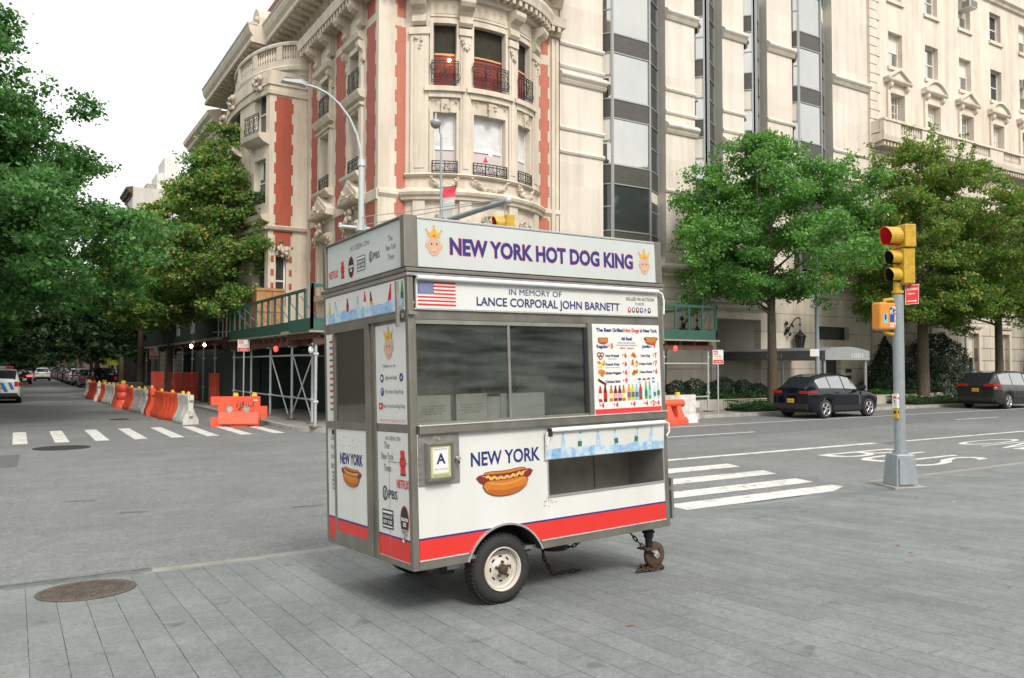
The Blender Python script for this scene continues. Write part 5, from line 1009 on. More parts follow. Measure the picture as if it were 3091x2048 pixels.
# interior seen through the glass
g = CG(); g.box(.05,L_-.05,W_-.09,W_-.05,.06,1.76,'interior'); g.box(.05,1.62,.10,.55,.88,.94,'steel_dull'); g.box(.05,1.6,1.02,W_-.09,.5,.95,'steel_dull'); g.box(1.655,1.665,.06,W_-.09,.95,1.76,'interior'); g.box(.05,L_-.05,.06,W_-.06,1.772,1.79,'steel_dull'); g.build('interior_lining', cart)
g = CG()
for x0,x1,y0,y1,z0,z1,mm_ in ((.10,.34,.9,1.3,.95,1.42,'steel_dull'),(.42,.56,.85,1.2,1.30,1.52,'sign_red'),(.55,.95,1.0,1.38,.95,1.48,'steel'),(1.2,1.55,.95,1.38,.95,1.25,'steel'),(1.0,1.16,.5,.8,.94,1.12,'steel_dull'),(.1,1.5,1.25,1.38,1.55,1.57,'steel'),(1.25,1.58,.5,.85,1.22,1.30,'steel_dull'),(.6,.7,1.1,1.2,1.48,1.66,'drink_amber')): g.box(x0,x1,y0,y1,z0,z1,mm_)
g.build('equipment', cart, bevel=.008)
for x0, x1, z1, txt in ((.065,.345,1.178,1),(.392,.655,1.180,1),(.775,1.185,1.172,0),(.66,.77,1.155,0)):
    g = CG(); y = .046+.004*(1-txt); g.box(x0,x1,y,y+.006,zw0+.01,z1,'plate_dull' if txt else 'plate_steel'); pl = g.build('counter_plate', cart)
    if txt:
        d = front(x0, zw0, y-.0005); w = x1-x0
        for i, s_ in enumerate(('THIS CART IS BEING OPERATED BY','A DISABLED VETERAN','UNDER LICENSE OF THE CITY','SERVING NEW YORK')): d.text(s_, w*.5,.115-.018*i,.010,'grey_ink',w=w*(.78,.7,.74,.5)[i],bold=.01)
        d.build('lettering', pl)
# --- menu board
g = CG(); g.box(1.648,2.400,-.004,.03,.962,1.703,'paper'); mb = g.build('menu_board', cart)
d = front(1.648,.962,-.0045); d.rect(.004,.004,.748,.055,'sign_red'); d.build('red_band', mb)
def hotdog(d, x, y, s, k=2, rot=0.0, long=1.0):
    def tr(pts): return [(x+(px*math.cos(rot)-py*math.sin(rot))*s, y+(px*math.sin(rot)+py*math.cos(rot))*s) for px, py in pts]
    def lens(cx, cy, w, h, bend, n=20):
        top = []; bot = []
        for i in range(n+1):
            t = -1+2*i/n; e = max(0,(1-abs(t)**3.2))**.5; yc = cy+bend*(t*t-.35); top.append((cx+w*t, yc+h*e)); bot.append((cx+w*t, yc-h*e))
        return tr(top+bot[::-1])
    d.layer(k).poly(lens(0,.062,.40,.098,.06),'outline'); d.layer(k+1).poly(lens(0,.062,.392,.088,.06),'bun'); 
    d.layer(k+2).poly(lens(0,.03,.508*long,.092,.075),'outline'); d.layer(k+3).poly(lens(0,.03,.498*long,.080,.075),'sausage'); d.layer(k+4).poly(lens(0,.062,.42*long,.018,.07),'lip')
    wav = tr([(-.33+.66*i/40, .045+.028*math.sin(i*.95)+.06*((-.33+.66*i/40)/.42)**2-.012) for i in range(41)]); d.layer(k+5).line(wav, .022*s, 'mustard')
    d.layer(k+6).poly(lens(0,-.085,.408,.122,.065),'outline'); d.layer(k+7).poly(lens(0,-.085,.396,.110,.065),'bun'); d.layer(k+8).poly(lens(0,-.155,.33,.035,.06),'bun_dark'); d.layer(k+9).poly(lens(0,-.035,.35,.018,.062),'mustard' if 0 else 'bun_light'); return d
d = front(1.648,.962,-.0045).layer(2); B_ = .03
d.text('The Best Grilled',.040,.680,.030,'navy_ink',w=.300,align='l',bold=B_).text('Hot Dogs',.352,.680,.030,'red_ink',w=.165,align='l',bold=B_).text('in New York',.528,.680,.030,'navy_ink',w=.20,align='l',bold=B_)
d.text('All Beef',.372,.612,.026,'navy_ink',w=.125,bold=B_).text('Mustard, Ketchup, Relish,',.372,.585,.013,'grey_ink',w=.20).text('Hot Onion Sauce, Sauerkraut',.372,.565,.013,'grey_ink',w=.23).text('Chili $1   Cheese $1',.372,.540,.014,'red_ink',w=.16,bold=.02)
d.text('Regular',.040,.548,.026,'navy_ink',w=.125,align='l',bold=B_).text('Jumbo',.545,.550,.026,'navy_ink',w=.10,align='l',bold=B_)
def price(x, y, n, s=.040): d.text('$',x-.030,y+s*.35,s*.45,'red_ink',bold=.02).text(n,x,y,s,'red_ink',bold=.035)
price(.205,.545,'5'); price(.690,.548,'9')
for i, (nm, pr) in enumerate((('Hot Pretzel','6'),('French Fries','6'),('Chicken Nuggets','6'),('Chicken Stick','9'))): y = .475-.070*i; d.text(nm,.205,y,.021,'navy_ink',w=(.145,.15,.185,.165)[i],bold=B_); price(.352,y-.006,pr)
for i, (nm, pr) in enumerate((('Corn Dog','7'),('Potato Knish','7'),('Cheese Nachos','6'))): y = .475-.068*i; d.text(nm,.580,y,.020,'navy_ink',w=(.11,.145,.15)[i],bold=B_); price(.702,y-.006,pr)
d.text('dips included',.205,.455,.010,'grey_ink',w=.09).text('choice of sauce on the side',.205,.385,.010,'grey_ink',w=.15).rect(.388,.27,.390,.49,'drink_pink')
for x, p in ((.085,'4'),(.238,'4'),(.43,'4'),(.575,'4'),(.655,'2'),(.712,'4')): price(x,.066,p,.042)
for x, y, w, c in ((.50,.288,.03,'black_ink'),(.555,.286,.035,'label_green'),(.607,.290,.035,'red_ink'),(.662,.293,.028,'grille_blue'),(.50,.262,.03,'hair_grey'),(.662,.264,.028,'grille_blue')): d.rect(x-w/2,y-.007,x+w/2,y+.007,c)
d.split('lettering', mb)
d = front(1.648,.962,-.0045); hotdog(d,.110,.612,.135,2,0,.82); hotdog(d,.650,.616,.165,2)
d.layer(2)
for cx, cy in ((.062,.493),(.094,.493),(.078,.472)): d.line([(cx+.017*math.cos(a),cy+.016*math.sin(a)) for a in [2*math.pi*i/12 for i in range(13)]], .009, 'bun_dark')
rg = random.Random(2)
for cx, cy, cols in ((.080,.415,('mustard','bun')),(.080,.345,('bun','drink_amber','drink_orange')),(.455,.422,('bun','drink_cream','bun_dark')),(.458,.350,('drink_amber','bun'))):
    for i in range(9): d.layer(2+i % 3).ell(cx+rg.uniform(-.030,.030), cy+rg.uniform(-.018,.018), rg.uniform(.012,.022), rg.uniform(.008,.013), cols[i % len(cols)], 9, rg.uniform(0,3))
d.layer(2).ell(.435,.493,.026,.011,'bun',10,.5).ell(.452,.480,.026,.011,'bun_dark',10,-.3).ell(.447,.500,.022,.009,'drink_orange',10,-.5)
d.layer(2).line([(.048,.292),(.085,.272),(.125,.252)],.018,'drink_brown').line([(.060,.280),(.112,.256)],.013,'outline')
def bottle(d, x, y, h, w, body, label, cap, k=2, neck=.36, rot=0.0):
    def t(px, py): return (x+px*math.cos(rot)-py*math.sin(rot), y+px*math.sin(rot)+py*math.cos(rot))
    d.layer(k).poly([t(*q) for q in ((-w/2,0),(w/2,0),(w/2,h*(1-neck-.08)),(w*.42,h*(1-neck)),(w*.17,h*.9),(w*.17,h*.95),(-w*.17,h*.95),(-w*.17,h*.9),(-w*.42,h*(1-neck)),(-w/2,h*(1-neck-.08)))],body)
    d.layer(k+1).poly([t(*q) for q in ((-w/2,h*.18),(w/2,h*.18),(w/2,h*.5),(-w/2,h*.5))],label).poly([t(*q) for q in ((-w*.2,h*.93),(w*.2,h*.93),(w*.2,h),(-w*.2,h))],cap); return d
for x, h, b, l, c in ((.062,.138,'drink_red','paper','paper'),(.115,.148,'drink_brown','drink_red','drink_red')): bottle(d,x,.112,h,.036,b,l,c)
for x, b, l in ((.180,'drink_amber','drink_cream'),(.227,'drink_brown','drink_pink'),(.273,'drink_brown','drink_pink'),(.317,'drink_amber','drink_cream')): bottle(d,x,.116,.125,.038,b,l,'black_ink')
for x, b in ((.376,'drink_orange'),(.420,'drink_lime'),(.464,'drink_blue'),(.508,'drink_red')): bottle(d,x,.118,.130,.036,b,'grey_ink',b,neck=.3)
for x in (.572,.616): bottle(d,x,.122,.145,.030,'drink_green','label_green' if x < .6 else 'drink_blue','drink_green',neck=.5)
bottle(d,.673,.124,.100,.026,'ice_white','label_green','water'); bottle(d,.718,.122,.135,.030,'ice_white','label_green','water'); d.split('food_picture', mb)
# --- counter ledge
g = CG(); g.box(.050,L_-.030,-.040,.03,.916,.968,S); g.box(.046,L_-.026,-.046,.03,.968,.978,'steel_bright'); g.build('counter_ledge', cart, bevel=.004)
# --- lower front panel with wheel arch and cooler hatch
ax, az, ar = .757,-.123,.343
g = CG(); hx0, hx1, hz0, hz1 = 1.163, 2.388, .386, .672
def colz(x): dx = abs(x-ax); return max(.066, az+math.sqrt(max(0, ar*ar-dx*dx))) if dx < ar else .066
xsF = sorted(set([.046,.373,hx0,hx1,L_-.052]+[ax-ar*math.cos(math.pi*i/24) for i in range(25)]+[.44,1.078]))
xsF = [x for x in xsF if .046 <= x <= L_-.052]
def cell(x0, x1, za0, za1, zb, m): g.poly([(x0,.002,za0),(x1,.002,za1),(x1,.002,zb),(x0,.002,zb)], m)
for x0, x1 in zip(xsF, xsF[1:]):
    a0, a1 = colz(x0), colz(x1)
    if max(a0,a1) < .2: cell(x0,x1,a0,a1,.2,'cart_red'); cell(x0,x1,.2,.2,.214,'ink_purple'); lo = (.214,.214)
    elif min(a0,a1) < .214: cell(x0,x1,min(a0,.2),min(a1,.2),.2,'cart_red') if min(a0,a1) < .2 else None; cell(x0,x1,max(a0,.2),max(a1,.2),.214 if max(a0,a1) < .214 else max(a0,a1,.2),'ink_purple'); lo = (max(.214,a0,a1),)*2
    else: lo = (a0,a1)
    xc = (x0+x1)/2
    if hx0 < xc < hx1: cell(x0,x1,*lo,hz0,'cart_white'); cell(x0,x1,hz1,hz1,.916,'cart_white')
    else: cell(x0,x1,*lo,.916,'cart_white')
g.build('front_panel', cart)
g = CG(); arcp = [(ax-ar*math.cos(t), az+ar*math.sin(t)) for t in [R(21)+(math.pi-2*R(21))*i/24 for i in range(25)]]
for (xa,za),(xb,zb) in zip(arcp, arcp[1:]):
    g.poly([(xa,-.006,za),(xb,-.006,zb),(xb,.24,zb),(xa,.24,za)],'rubber'); k1 = 1.045
    g.poly([(xa,-.007,za),(xb,-.007,zb),(ax+(xb-ax)*k1,-.007,az+(zb-az)*k1),(ax+(xa-ax)*k1,-.007,az+(za-az)*k1)],'steel_bright'); g.poly([(ax+(xb-ax)*k1,-.007,az+(zb-az)*k1),(ax+(xa-ax)*k1,-.007,az+(za-az)*k1),(ax+(xa-ax)*k1,.004,az+(za-az)*k1),(ax+(xb-ax)*k1,.004,az+(zb-az)*k1)],'steel_bright')
g.poly([(.42,.24,-.0),(1.09,.24,-.0),(1.09,.24,.23),(.42,.24,.23)],'rubber'); g.build('wheel_arch', cart)
# cooler hatch
g = CG(); dp = .42
for pts in ([(hx0,.002,hz0),(hx1,.002,hz0),(hx1,dp,hz0-.16),(hx0,dp,hz0-.16)],[(hx0,.002,hz1),(hx1,.002,hz1),(hx1,dp,hz1),(hx0,dp,hz1)],[(hx0,dp,hz0-.16),(hx1,dp,hz0-.16),(hx1,dp,hz1),(hx0,dp,hz1)],[(hx0,.002,hz0),(hx0,dp,hz0-.16),(hx0,dp,hz1),(hx0,.002,hz1)],[(hx1,.002,hz0),(hx1,dp,hz0-.16),(hx1,dp,hz1),(hx1,.002,hz1)]): g.poly(pts,'hatch_grey')
g.box(hx0,hx1,.12,.135,hz0-.10,hz0-.02,'steel_dull'); g.box(1.98,1.986,dp-.01,dp-.004,hz0-.1,hz1,'steel_dull'); ck = g.build('cooler_hatch', cart)
g = CG(); g.box(hx0,hx1,-.006,.004,hz0-.012,hz0+.004,'steel_bright'); g.box(hx0-.012,hx0,-.005,.004,hz0-.012,hz1,'steel_bright'); g.box(hx1,hx1+.012,-.005,.004,hz0-.012,hz1,'steel_bright'); g.build('hatch_frame', ck)
# flap with bottles in ice
g = CG(); f0, f1 = 1.128, 2.392; g.add([(f0,-.016,.660),(f1,-.016,.660),(f1,-.030,.872),(f0,-.030,.872),(f0,-.006,.660),(f1,-.006,.660),(f1,-.02,.872),(f0,-.02,.872)],[(0,1,2,3),(7,6,5,4),(0,4,5,1),(3,2,6,7),(0,3,7,4),(1,5,6,2)],'cart_white'); fl = g.build('cooler_flap', cart)
tl = math.hypot(.014,.212); d = CD((0,-.0162,.660),(1,0,0),(0,-.014/tl,.212/tl))
def ice(d, x0, x1, zt, seed, n=26):
    rg = random.Random(seed); d.layer(3); top = [(x0+(x1-x0)*i/n, zt+rg.uniform(-.012,.012)) for i in range(n+1)]
    for (a,b),(c,e) in zip(top, top[1:]): d.poly([(a,.004),(c,.004),(c,e),(a,b)], 'ice_blue' if rg.random() < .5 else 'ice_white')
    d.layer(4)
    for i in range(n*2): x, y, q = rg.uniform(x0,x1), rg.uniform(.01,zt), rg.uniform(.006,.016); d.poly([(x-q,y-q*.5),(x+q*.3,y-q*.7),(x+q,y+q*.4),(x-q*.2,y+q*.7)],'ice_white' if rg.random() < .6 else 'ice_blue') if q < x-x0 and x+q < x1 and y+q < zt+.01 else None
for x, r_, kind in ((1.30,.06,0),(1.46,-.05,1),(1.66,.10,0),(1.855,.20,1),(2.06,-.16,1),(2.23,-.12,0)): bottle(d,x,.055,.135,.040,'ice_white' if kind else 'water','label_green' if kind else 'ice_white','label_green' if kind else 'grille_blue',1,.4,r_)
ice(d, f0+.004, f1-.004, .072, 5); d.build('ice_picture', fl)
g = CG(); g.tube([(1.165,-.045,.882),(2.385,-.045,.882)], .017, 'white_paint', 12); g.box(1.15,1.17,-.06,-.02,.835,.895,'black_ink'); g.tube([(1.160,-.04,.84),(1.140,-.035,.80),(1.135,-.03,.77)], .008, 'white_paint', 6); g.tube([(2.385,-.045,.882),(2.425,-.05,.87),(2.430,-.05,.80),(2.40,-.045,.765)], .007, 'white_paint', 6); g.build('flap_bar', cart)
# lettering and hot dog on the front
d = front(0, 0, .0015).layer(1); d.text('NEW YORK',.780,.665,.100,'navy_ink',w=.615,bold=.022); d.build('lettering', cart); d = front(0, 0, .0015); hotdog(d,.765,.545,.500,2,.035); d.build('hot_dog_picture', cart)
d = front(0, 0, .0015).layer(1); rg = random.Random(8)
for i in range(16): x, y = 1.16+rg.uniform(-.05,.08), .33+rg.uniform(-.03,.04); d.ell(x,y,rg.uniform(.003,.012),rg.uniform(.002,.006),'scuff',7)
tag(d.build('scuff_mark', cart), kind='stuff')
# permit case
g = CG(); g.box(.050,.374,-.008,.003,.566,.905,'steel'); pm = g.build('permit_plate', cart)
g = CG(); g.box(.095,.300,-.05,-.008,.595,.858,'steel_dull'); g.box(.095,.115,-.062,-.05,.595,.858,S); g.box(.28,.300,-.062,-.05,.595,.858,S); g.box(.115,.28,-.062,-.05,.595,.617,S); g.box(.115,.28,-.062,-.05,.836,.858,S); g.build('permit_case', pm, bevel=.003)
d = front(0, 0, -.0505); d.rect(.118,.620,.277,.833,'paper'); d.layer(1).rect(.118,.620,.137,.833,'cert_green').rect(.258,.620,.277,.833,'cert_green').rect(.137,.620,.258,.648,'cert_green').rect(.137,.820,.258,.833,'cert_green'); d.layer(2).text('A',.199,.712,.070,'navy_ink',bold=.03).text('Sanitary Inspection Grade',.198,.806,.010,'grey_ink',w=.10).text('MOBILE FOOD VENDING',.198,.626,.011,'grey_ink',w=.12).text('JM 1 2 2 0 3 N',.198,.668,.013,'grey_ink',w=.10); d.build('grade_card', pm)
g = CG(); g.tube([(.345,-.02,.735),(.345,-.05,.735)], .014,'steel_bright',8); g.box(.325,.365,-.045,-.035,.725,.742,'steel_dull'); g.tube([(.345,-.042,.73),(.35,-.045,.70)], .007,'rust',6); g.tube([(.20,-.012,.88),(.20,-.03,.88)], .010,'steel_bright',8); g.split('latch', pm)
g = CG()
for z in (.62,.66,.72,.76): g.tube([(.056,-.012,z),(.056,-.018,z)],.010,'steel_dull',8)
g.split('hinge', pm)
# --- left end: door, side panels, bottle banner
YE = W_
g = CG(); g.box(0,.03,.05,YE-.05,1.69,1.772,S); g.box(0,.03,.05,YE-.05,1.99,2.01,S); g.build('end_header', cart, bevel=.003)
g = CG(); g.box(-.002,.02,.05,YE-.05,1.772,1.99,'cart_white'); eb = g.build('end_banner', cart)
d = left(0,1.772,-.0025)
for x, b, l, c, r_, h in ((-1.36,'drink_yellow','drink_lime','drink_lime',.0,.14),(-1.22,'water','ice_white','grille_blue',.12,.13),(-1.00,'drink_brown','drink_red','drink_red',.0,.135),(-.82,'water','ice_white','grille_blue',-.1,.13),(-.68,'drink_red','paper','drink_red',0,.15),(-.56,'drink_brown','drink_orange','black_ink',.15,.14),(-.28,'drink_red','drink_red','drink_red',-.2,.16),(-.155,'water','ice_white','grille_blue',-.1,.15),(-.075,'drink_green','label_green','drink_green',0,.16)): bottle(d,x,.045,h,.042,b,l,c,1,.4,r_)
ice(d,-1.44,-.055,.082,9,22); d.build('ice_picture', eb)
# rear strip, door, right panel
g = CG(); g.box(0,.02,1.255,YE-.05,.045,1.69,'cart_white'); st = g.build('end_panel', cart); g = CG(); g.box(-.001,0,1.257,YE-.052,.045,.205,'cart_red'); g.box(-.0012,0,1.257,YE-.052,.205,.218,'ink_purple'); g.build('red_band', st)
d = left(0,0,-.0005)
for i, s_ in enumerate(('CHECK','THE','OTHER','SIDE')): d.layer(2).text(s_,-1.33,.83-.075*i,.036,'grey_ink',w=.11)
for i in range(5): d.layer(2).text(('8WAYS','THUR','FRI','SAT','SUN')[i],-1.335,.56-.032*i,.022,'grey_ink',w=.06,bold=.02)
for i in range(12): d.layer(2).rect(-1.38,1.62-.05*i,-1.31+.02*(i % 3),1.625-.05*i+.012,('red_ink','grey_ink')[i % 2])
d.rect(-1.36,.875,-1.30,.915,'black_ink'); d.split('lettering', st)
dx = -.028
g = CG(); 
for y0,y1,z0,z1 in ((.595,.655,.02,1.72),(1.215,1.255,.02,1.72),(.655,1.215,1.69,1.72),(.655,1.215,.925,.985),(.655,1.215,.02,.125)): g.box(dx,dx+.024,y0,y1,z0,z1,S)
g.box(dx+.004,dx+.02,.655,1.215,.125,.925,'cart_white'); g.box(dx+.002,dx+.01,.655,1.215,.125,.212,'cart_red'); g.box(dx+.001,dx+.01,.655,1.215,.212,.225,'ink_purple'); dr = g.build('door', cart)
g = CG(); g.poly([(dx+.012,.655,.985),(dx+.012,1.215,.985),(dx+.012,1.215,1.69),(dx+.012,.655,1.69)],'door_glass'); g.build('pane', dr)
d = left(0,0,dx+.0035); d.layer(1).text('NEW YORK',-.935,.660,.085,'navy_ink',w=.42,bold=.03); hotdog(d,-.935,.575,.37,2,-.06); d.build('hot_dog_picture', dr)
d = left(0,0,dx+.0035).layer(1); rg = random.Random(5)
for i in range(14): d.ell(-1.1+rg.uniform(-.05,.35),.82+rg.uniform(-.04,.05),rg.uniform(.004,.009),rg.uniform(.002,.006),'scuff',6)
tag(d.build('scuff_mark', dr), kind='stuff')
g = CG(); g.box(-.004,.03,.545,.595,.02,1.74,S); g.box(-.01,.0,.520,.530,.02,1.74,S); g.box(0.0,.02,.530,.545,.02,1.74,'black_ink'); g.box(-.026,-.004,.05,.60,1.715,1.745,S); g.box(0,.025,.05,.52,.925,.985,S); g.box(-.02,.02,1.255,YE-.05,.93,.985,S); g.build('door_track', cart, bevel=.003)
g = CG(); g.box(0,.02,.05,.52,.985,1.69,'cart_white'); g.box(0,.02,.05,.52,.045,.925,'cart_white'); g.box(-.001,.01,.05,.52,.05,.190,'cart_red'); g.box(-.0012,.01,.05,.52,.190,.203,'ink_purple'); g.box(-.002,.0,.335,.338,.05,.72,'steel_dull'); g.box(-.002,0,.05,.35,.717,.721,'steel_dull'); ep = g.build('end_panel', cart)
d = left(0,0,-.0005); king(d,-.305,1.53,1.9); d.layer(2).text('Follow us on:',-.30,1.385,.026,'grey_ink',w=.20).text('@nyhotdogs',-.275,1.30,.028,'grey_ink',w=.18).text('The Hot Dog King',-.235,1.20,.028,'grey_ink',w=.28).text('New York Hot Dog King',-.245,1.098,.028,'grey_ink',w=.34).text('newyorkhotdogkingnyc.com',-.27,1.0,.026,'drink_pink',w=.40)
d.layer(2).ell(-.42,1.31,.026,.030,'navy_ink').ell(-.12,1.31,.026,.030,'navy_ink').ell(-.42,1.212,.026,.030,'navy_ink').rect(-.475,1.086,-.420,1.134,'red_ink'); d.layer(3).ell(-.42,1.31,.013,.015,'paper').text('f',-.42,1.20,.034,'paper',bold=.04).poly([(-.458,1.096),(-.458,1.124),(-.434,1.110)],'paper').text('d',-.12,1.298,.026,'paper',bold=.03); d.split('social_lettering', ep)
d = left(0,0,-.0012); d.layer(2).text('AS SEEN ON',-.27,.87,.028,'grey_ink',w=.23); nyt(d,-.36,.73,1.5); barrel(d,-.125,.725,1.45); d.layer(2).text('NETFLIX',-.13,.545,.060,'red_ink',w=.18,bold=.02); pbs(d,-.33,.46,1.45); box_logo(d,-.37,.31,.17,.135); round_logo(d,-.115,.33,.10); d.split('press_logo', ep)
g = CG(); g.box(-.02,.0,.075,.095,.245,.26,'steel_bright'); g.tube([(-.012,.08,.25),(-.016,.10,.22),(-.016,.12,.20),(-.016,.10,.185)],.007,'steel_bright',6); g.tube([(-.012,.13,.262),(-.012,.07,.262)],.010,'steel_dull',6); g.build('hasp', cart)
g = CG(); g.box(-.055,-.035,.06,.085,1.655,1.97,'steel'); g.box(-.035,.01,.065,.08,1.78,1.80,'steel_dull'); g.box(-.01,.05,-.03,.0,1.735,1.755,'steel_dull'); g.build('awning_bracket', cart)
g = CG(); g.box(L_+.02,L_+.045,.03,.055,1.55,1.88,'steel'); g.box(L_,L_+.03,.03,.05,1.6,1.62,'steel_dull'); g.box(L_,L_+.03,.02,.05,.86,.90,'steel_dull'); g.split('awning_bracket', cart)
g = CG(); g.box(L_+.018,L_+.045,-.005,.03,.06,.40,'steel'); g.box(L_,L_+.03,0,.03,.30,.33,'steel_dull'); g.build('tow_bracket', cart)
g = CG(); g.box(L_-.02,L_-.004,.05,W_-.05,.06,1.99,'cart_white'); g.box(.046,L_-.052,W_-.03,W_-.004,.06,1.99,'cart_white'); g.build('rear_panel', cart)
# --- wheels
def cart_wheel(x, y, flip):
    w = G(); sgn = -1 if not flip else 1; r0 = .248*CS; tw = .165
    def O(d): return (x*CS, (y*CS)+d*(-sgn), -.101*CS)
    prof = [(r0*.64,.012),(r0*.72,.0),(r0*.86,.004),(r0*.94,.016),(r0*.985,.034),(r0,.055),(r0,tw-.055),(r0*.985,tw-.034),(r0*.9,tw-.008),(r0*.72,tw),(r0*.62,tw-.02)]
    w.lathe(prof, 'rubber', 48, O(0), (0,1,0)); 
    for k in range(48):
        a = 2*math.pi*k/48
        for q, (d0, d1) in enumerate(((.030,.058),(.066,.098),(.106,.134))):
            c = Vector(O(0))+Vector((math.cos(a+.03*q)*r0*1.004, (d0+d1)/2, math.sin(a+.03*q)*r0*1.004)); t_ = Vector((-math.sin(a),0,math.cos(a))); n2 = Vector((math.cos(a),0,math.sin(a))); vs = []
            for e in (-.004,.006):
                for p, s_ in ((-.011,-1),(.011,-1),(.011,1),(-.011,1)): vs.append(c+t_*p+Vector((0,(d1-d0)/2*s_,0))+n2*e)
            w.add(vs, [(4,5,6,7),(0,1,5,4),(1,2,6,5),(2,3,7,6),(3,0,4,7)], 'rubber')
    tyre = w.build('tyre'); wh = thing('wheel', None, None); wh.parent = cart; tyre.parent = wh; del wh
    rm = G(); rr = r0*.64
    rm.lathe([(rr,.012),(rr*.985,-.002),(rr*.94,.002),(rr*.90,.030),(rr*.86,.045),(rr*.80,.050),(rr*.70,.046)], 'rim_white', 40, O(0), (0,1,0))
    rm.lathe([(rr*.70,.046),(rr*.60,.040)], 'rim_white', 40, O(0), (0,1,0)); rm.lathe([(rr*.52,.038),(rr*.44,.036),(rr*.38,.022),(rr*.28,.018),(rr*.22,.02)], 'rim_white', 40, O(0), (0,1,0))
    o = Vector(O(0))
    for k in range(8):         # webs between the eight hand holes
        a0 = 2*math.pi*(k+.22)/8; a1 = 2*math.pi*(k+.78)/8; n3 = 4
        for j in range(n3):
            p, q = a0+(a1-a0)*j/n3, a0+(a1-a0)*(j+1)/n3
            rm.poly([o+Vector((math.cos(p)*rr*.80, .0485, math.sin(p)*rr*.80)), o+Vector((math.cos(q)*rr*.80, .0485, math.sin(q)*rr*.80)), o+Vector((math.cos(q)*rr*.50, .037, math.sin(q)*rr*.50)), o+Vector((math.cos(p)*rr*.50, .037, math.sin(p)*rr*.50))], 'rim_white')
    rm.lathe([(rr*.9,.09),(.0,.09)], 'asphalt_black', 24, O(0), (0,1,0)); rm.lathe([(rr*.99,.1),(rr*.88,.03)], 'rust', 30, O(0), (0,1,0))
    rm.lathe([(rr*.23,.03),(rr*.22,-.012),(rr*.15,-.02),(0,-.022)], 'rust', 16, O(0), (0,1,0))
    for k in range(5): a = 2*math.pi*k/5+.3; rm.lathe([(.011,.02),(.011,.002),(.0,.0)], 'rust', 6, tuple(o+Vector((math.cos(a)*rr*.33,0,math.sin(a)*rr*.33))), (0,1,0))
    rim = rm.build('rim'); return tyre, rim
def wheel(x, y, flip):
    t = bpy.data.objects.new('wheel', None); COL.objects.link(t); t.parent = cart
    tyre, rim = cart_wheel(x, y, flip)
    p = tyre.parent; tyre.parent = t; rim.parent = t; bpy.data.objects.remove(p)
    return t
wheel(.745,.030,False); wh2 = wheel(.745,W_-.03-.165/CS,False)
g = CG(); g.tube([(.745,.12,-.10),(.745,W_-.12,-.10)], .03,'dark_iron',8); g.box(.38,1.12,.20,.26,-.045,-.02,'dark_iron'); g.box(.30,.42,.18,.28,-.10,.0,'dark_iron'); g.box(.36,.46,.17,.2,-.07,.0,'galvanised'); g.box(.3,1.2,W_-.26,W_-.2,-.045,-.02,'dark_iron'); g.box(.2,2.3,.30,.36,-.03,.005,'dark_iron'); g.box(.2,2.3,W_-.36,W_-.30,-.03,.005,'dark_iron'); g.build('axle', cart)
# caster and jack at the right end
g = CG(); jx, jy = 2.335,.15; g.tube([(jx,jy,.0),(jx,jy,-.10)], .042,'dark_iron',14); g.tube([(jx,jy,-.07),(jx,jy,-.19)], .032,'dark_iron',12); g.tube([(jx,jy,-.045),(jx,jy,-.062)], .055,'dark_iron',14); g.box(jx-.085,jx+.095,jy-.06,jy+.06,-.195,-.182,'rust'); g.build('jack', cart)
cz = -.262
g = CG(); 
for yy in (jy-.040,jy+.034): g.add([(jx-.02,yy,-.195),(jx+.055,yy,-.195),(jx+.085,yy,cz+.0),(jx+.055,yy,cz-.02),(jx+.03,yy,cz),(jx-.02,yy+.0,-.195)][:5], [(0,1,2,3,4)], 'galvanised'); g.add([(jx-.02,yy+.006,-.195),(jx+.055,yy+.006,-.195),(jx+.085,yy+.006,cz),(jx+.055,yy+.006,cz-.02),(jx+.03,yy+.006,cz)], [(0,1,2,3,4)], 'galvanised')
g.tube([(jx+.057,jy-.046,cz+.008),(jx+.057,jy+.046,cz+.008)], .012,'steel_dull',8); cf = g.build('caster', cart)
g = CG(); g.lathe([(.0,-.026),(.06,-.026),(.10,-.024),(.110,-.014),(.110,.014),(.10,.024),(.06,.026),(0,.026)], 'rust', 28, (jx+.057,jy,cz+.008), (0,1,0)); g.build('caster_wheel', cf)
def chain(pts, name, r=.0062, l=.034):
    g = G(); P = [Vector(p) for p in pts]; seg = []; 
    for a, b in zip(P, P[1:]):
        n = max(1, int((b-a).length/(l*1.05)))
        for i in range(n): seg.append((a.lerp(b, i/n), a.lerp(b, (i+1)/n)))
    for i, (a, b) in enumerate(seg):
        t = (b-a).normalized(); s_ = t.cross(Vector((0,0,1)) if abs(t.z) < .9 else Vector((1,0,0))).normalized(); u_ = t.cross(s_); e = s_ if i % 2 else u_; c = (a+b)/2; ln = (b-a).length*.68; w = .0125
        g.tube([c+t*math.cos(q)*ln+e*math.sin(q)*w for q in [2*math.pi*j/8 for j in range(9)]], r, 'rust_chain', 4, cap=False)
    g.T = None; return g.build(name, cart)
def sag(a, b, s_, n=8): return [(a[0]+(b[0]-a[0])*i/n, a[1]+(b[1]-a[1])*i/n, a[2]+(b[2]-a[2])*i/n-s_*math.sin(math.pi*i/n)) for i in range(n+1)]
GZ = -.366
g = CG(); g.tube([(1.60,.52,-.0),(1.60,.52,-.15)],.11,'dark_iron',16); g.box(1.98,2.02,.50,.54,-.06,.0,'dark_iron'); g.split('hitch_block', cart)
chain(sag((1.66,.55,-.10),(2.0,.52,-.05),.085), 'chain'); chain([(1.52,.55,-.11),(1.50,.52,-.20),(1.56,.50,-.33)]+[(1.6+.05*i,.48+.02*math.sin(i),-.350) for i in range(6)], 'chain'); chain(sag((2.16,.20,.0),(2.37,.09,-.23),.03), 'chain')
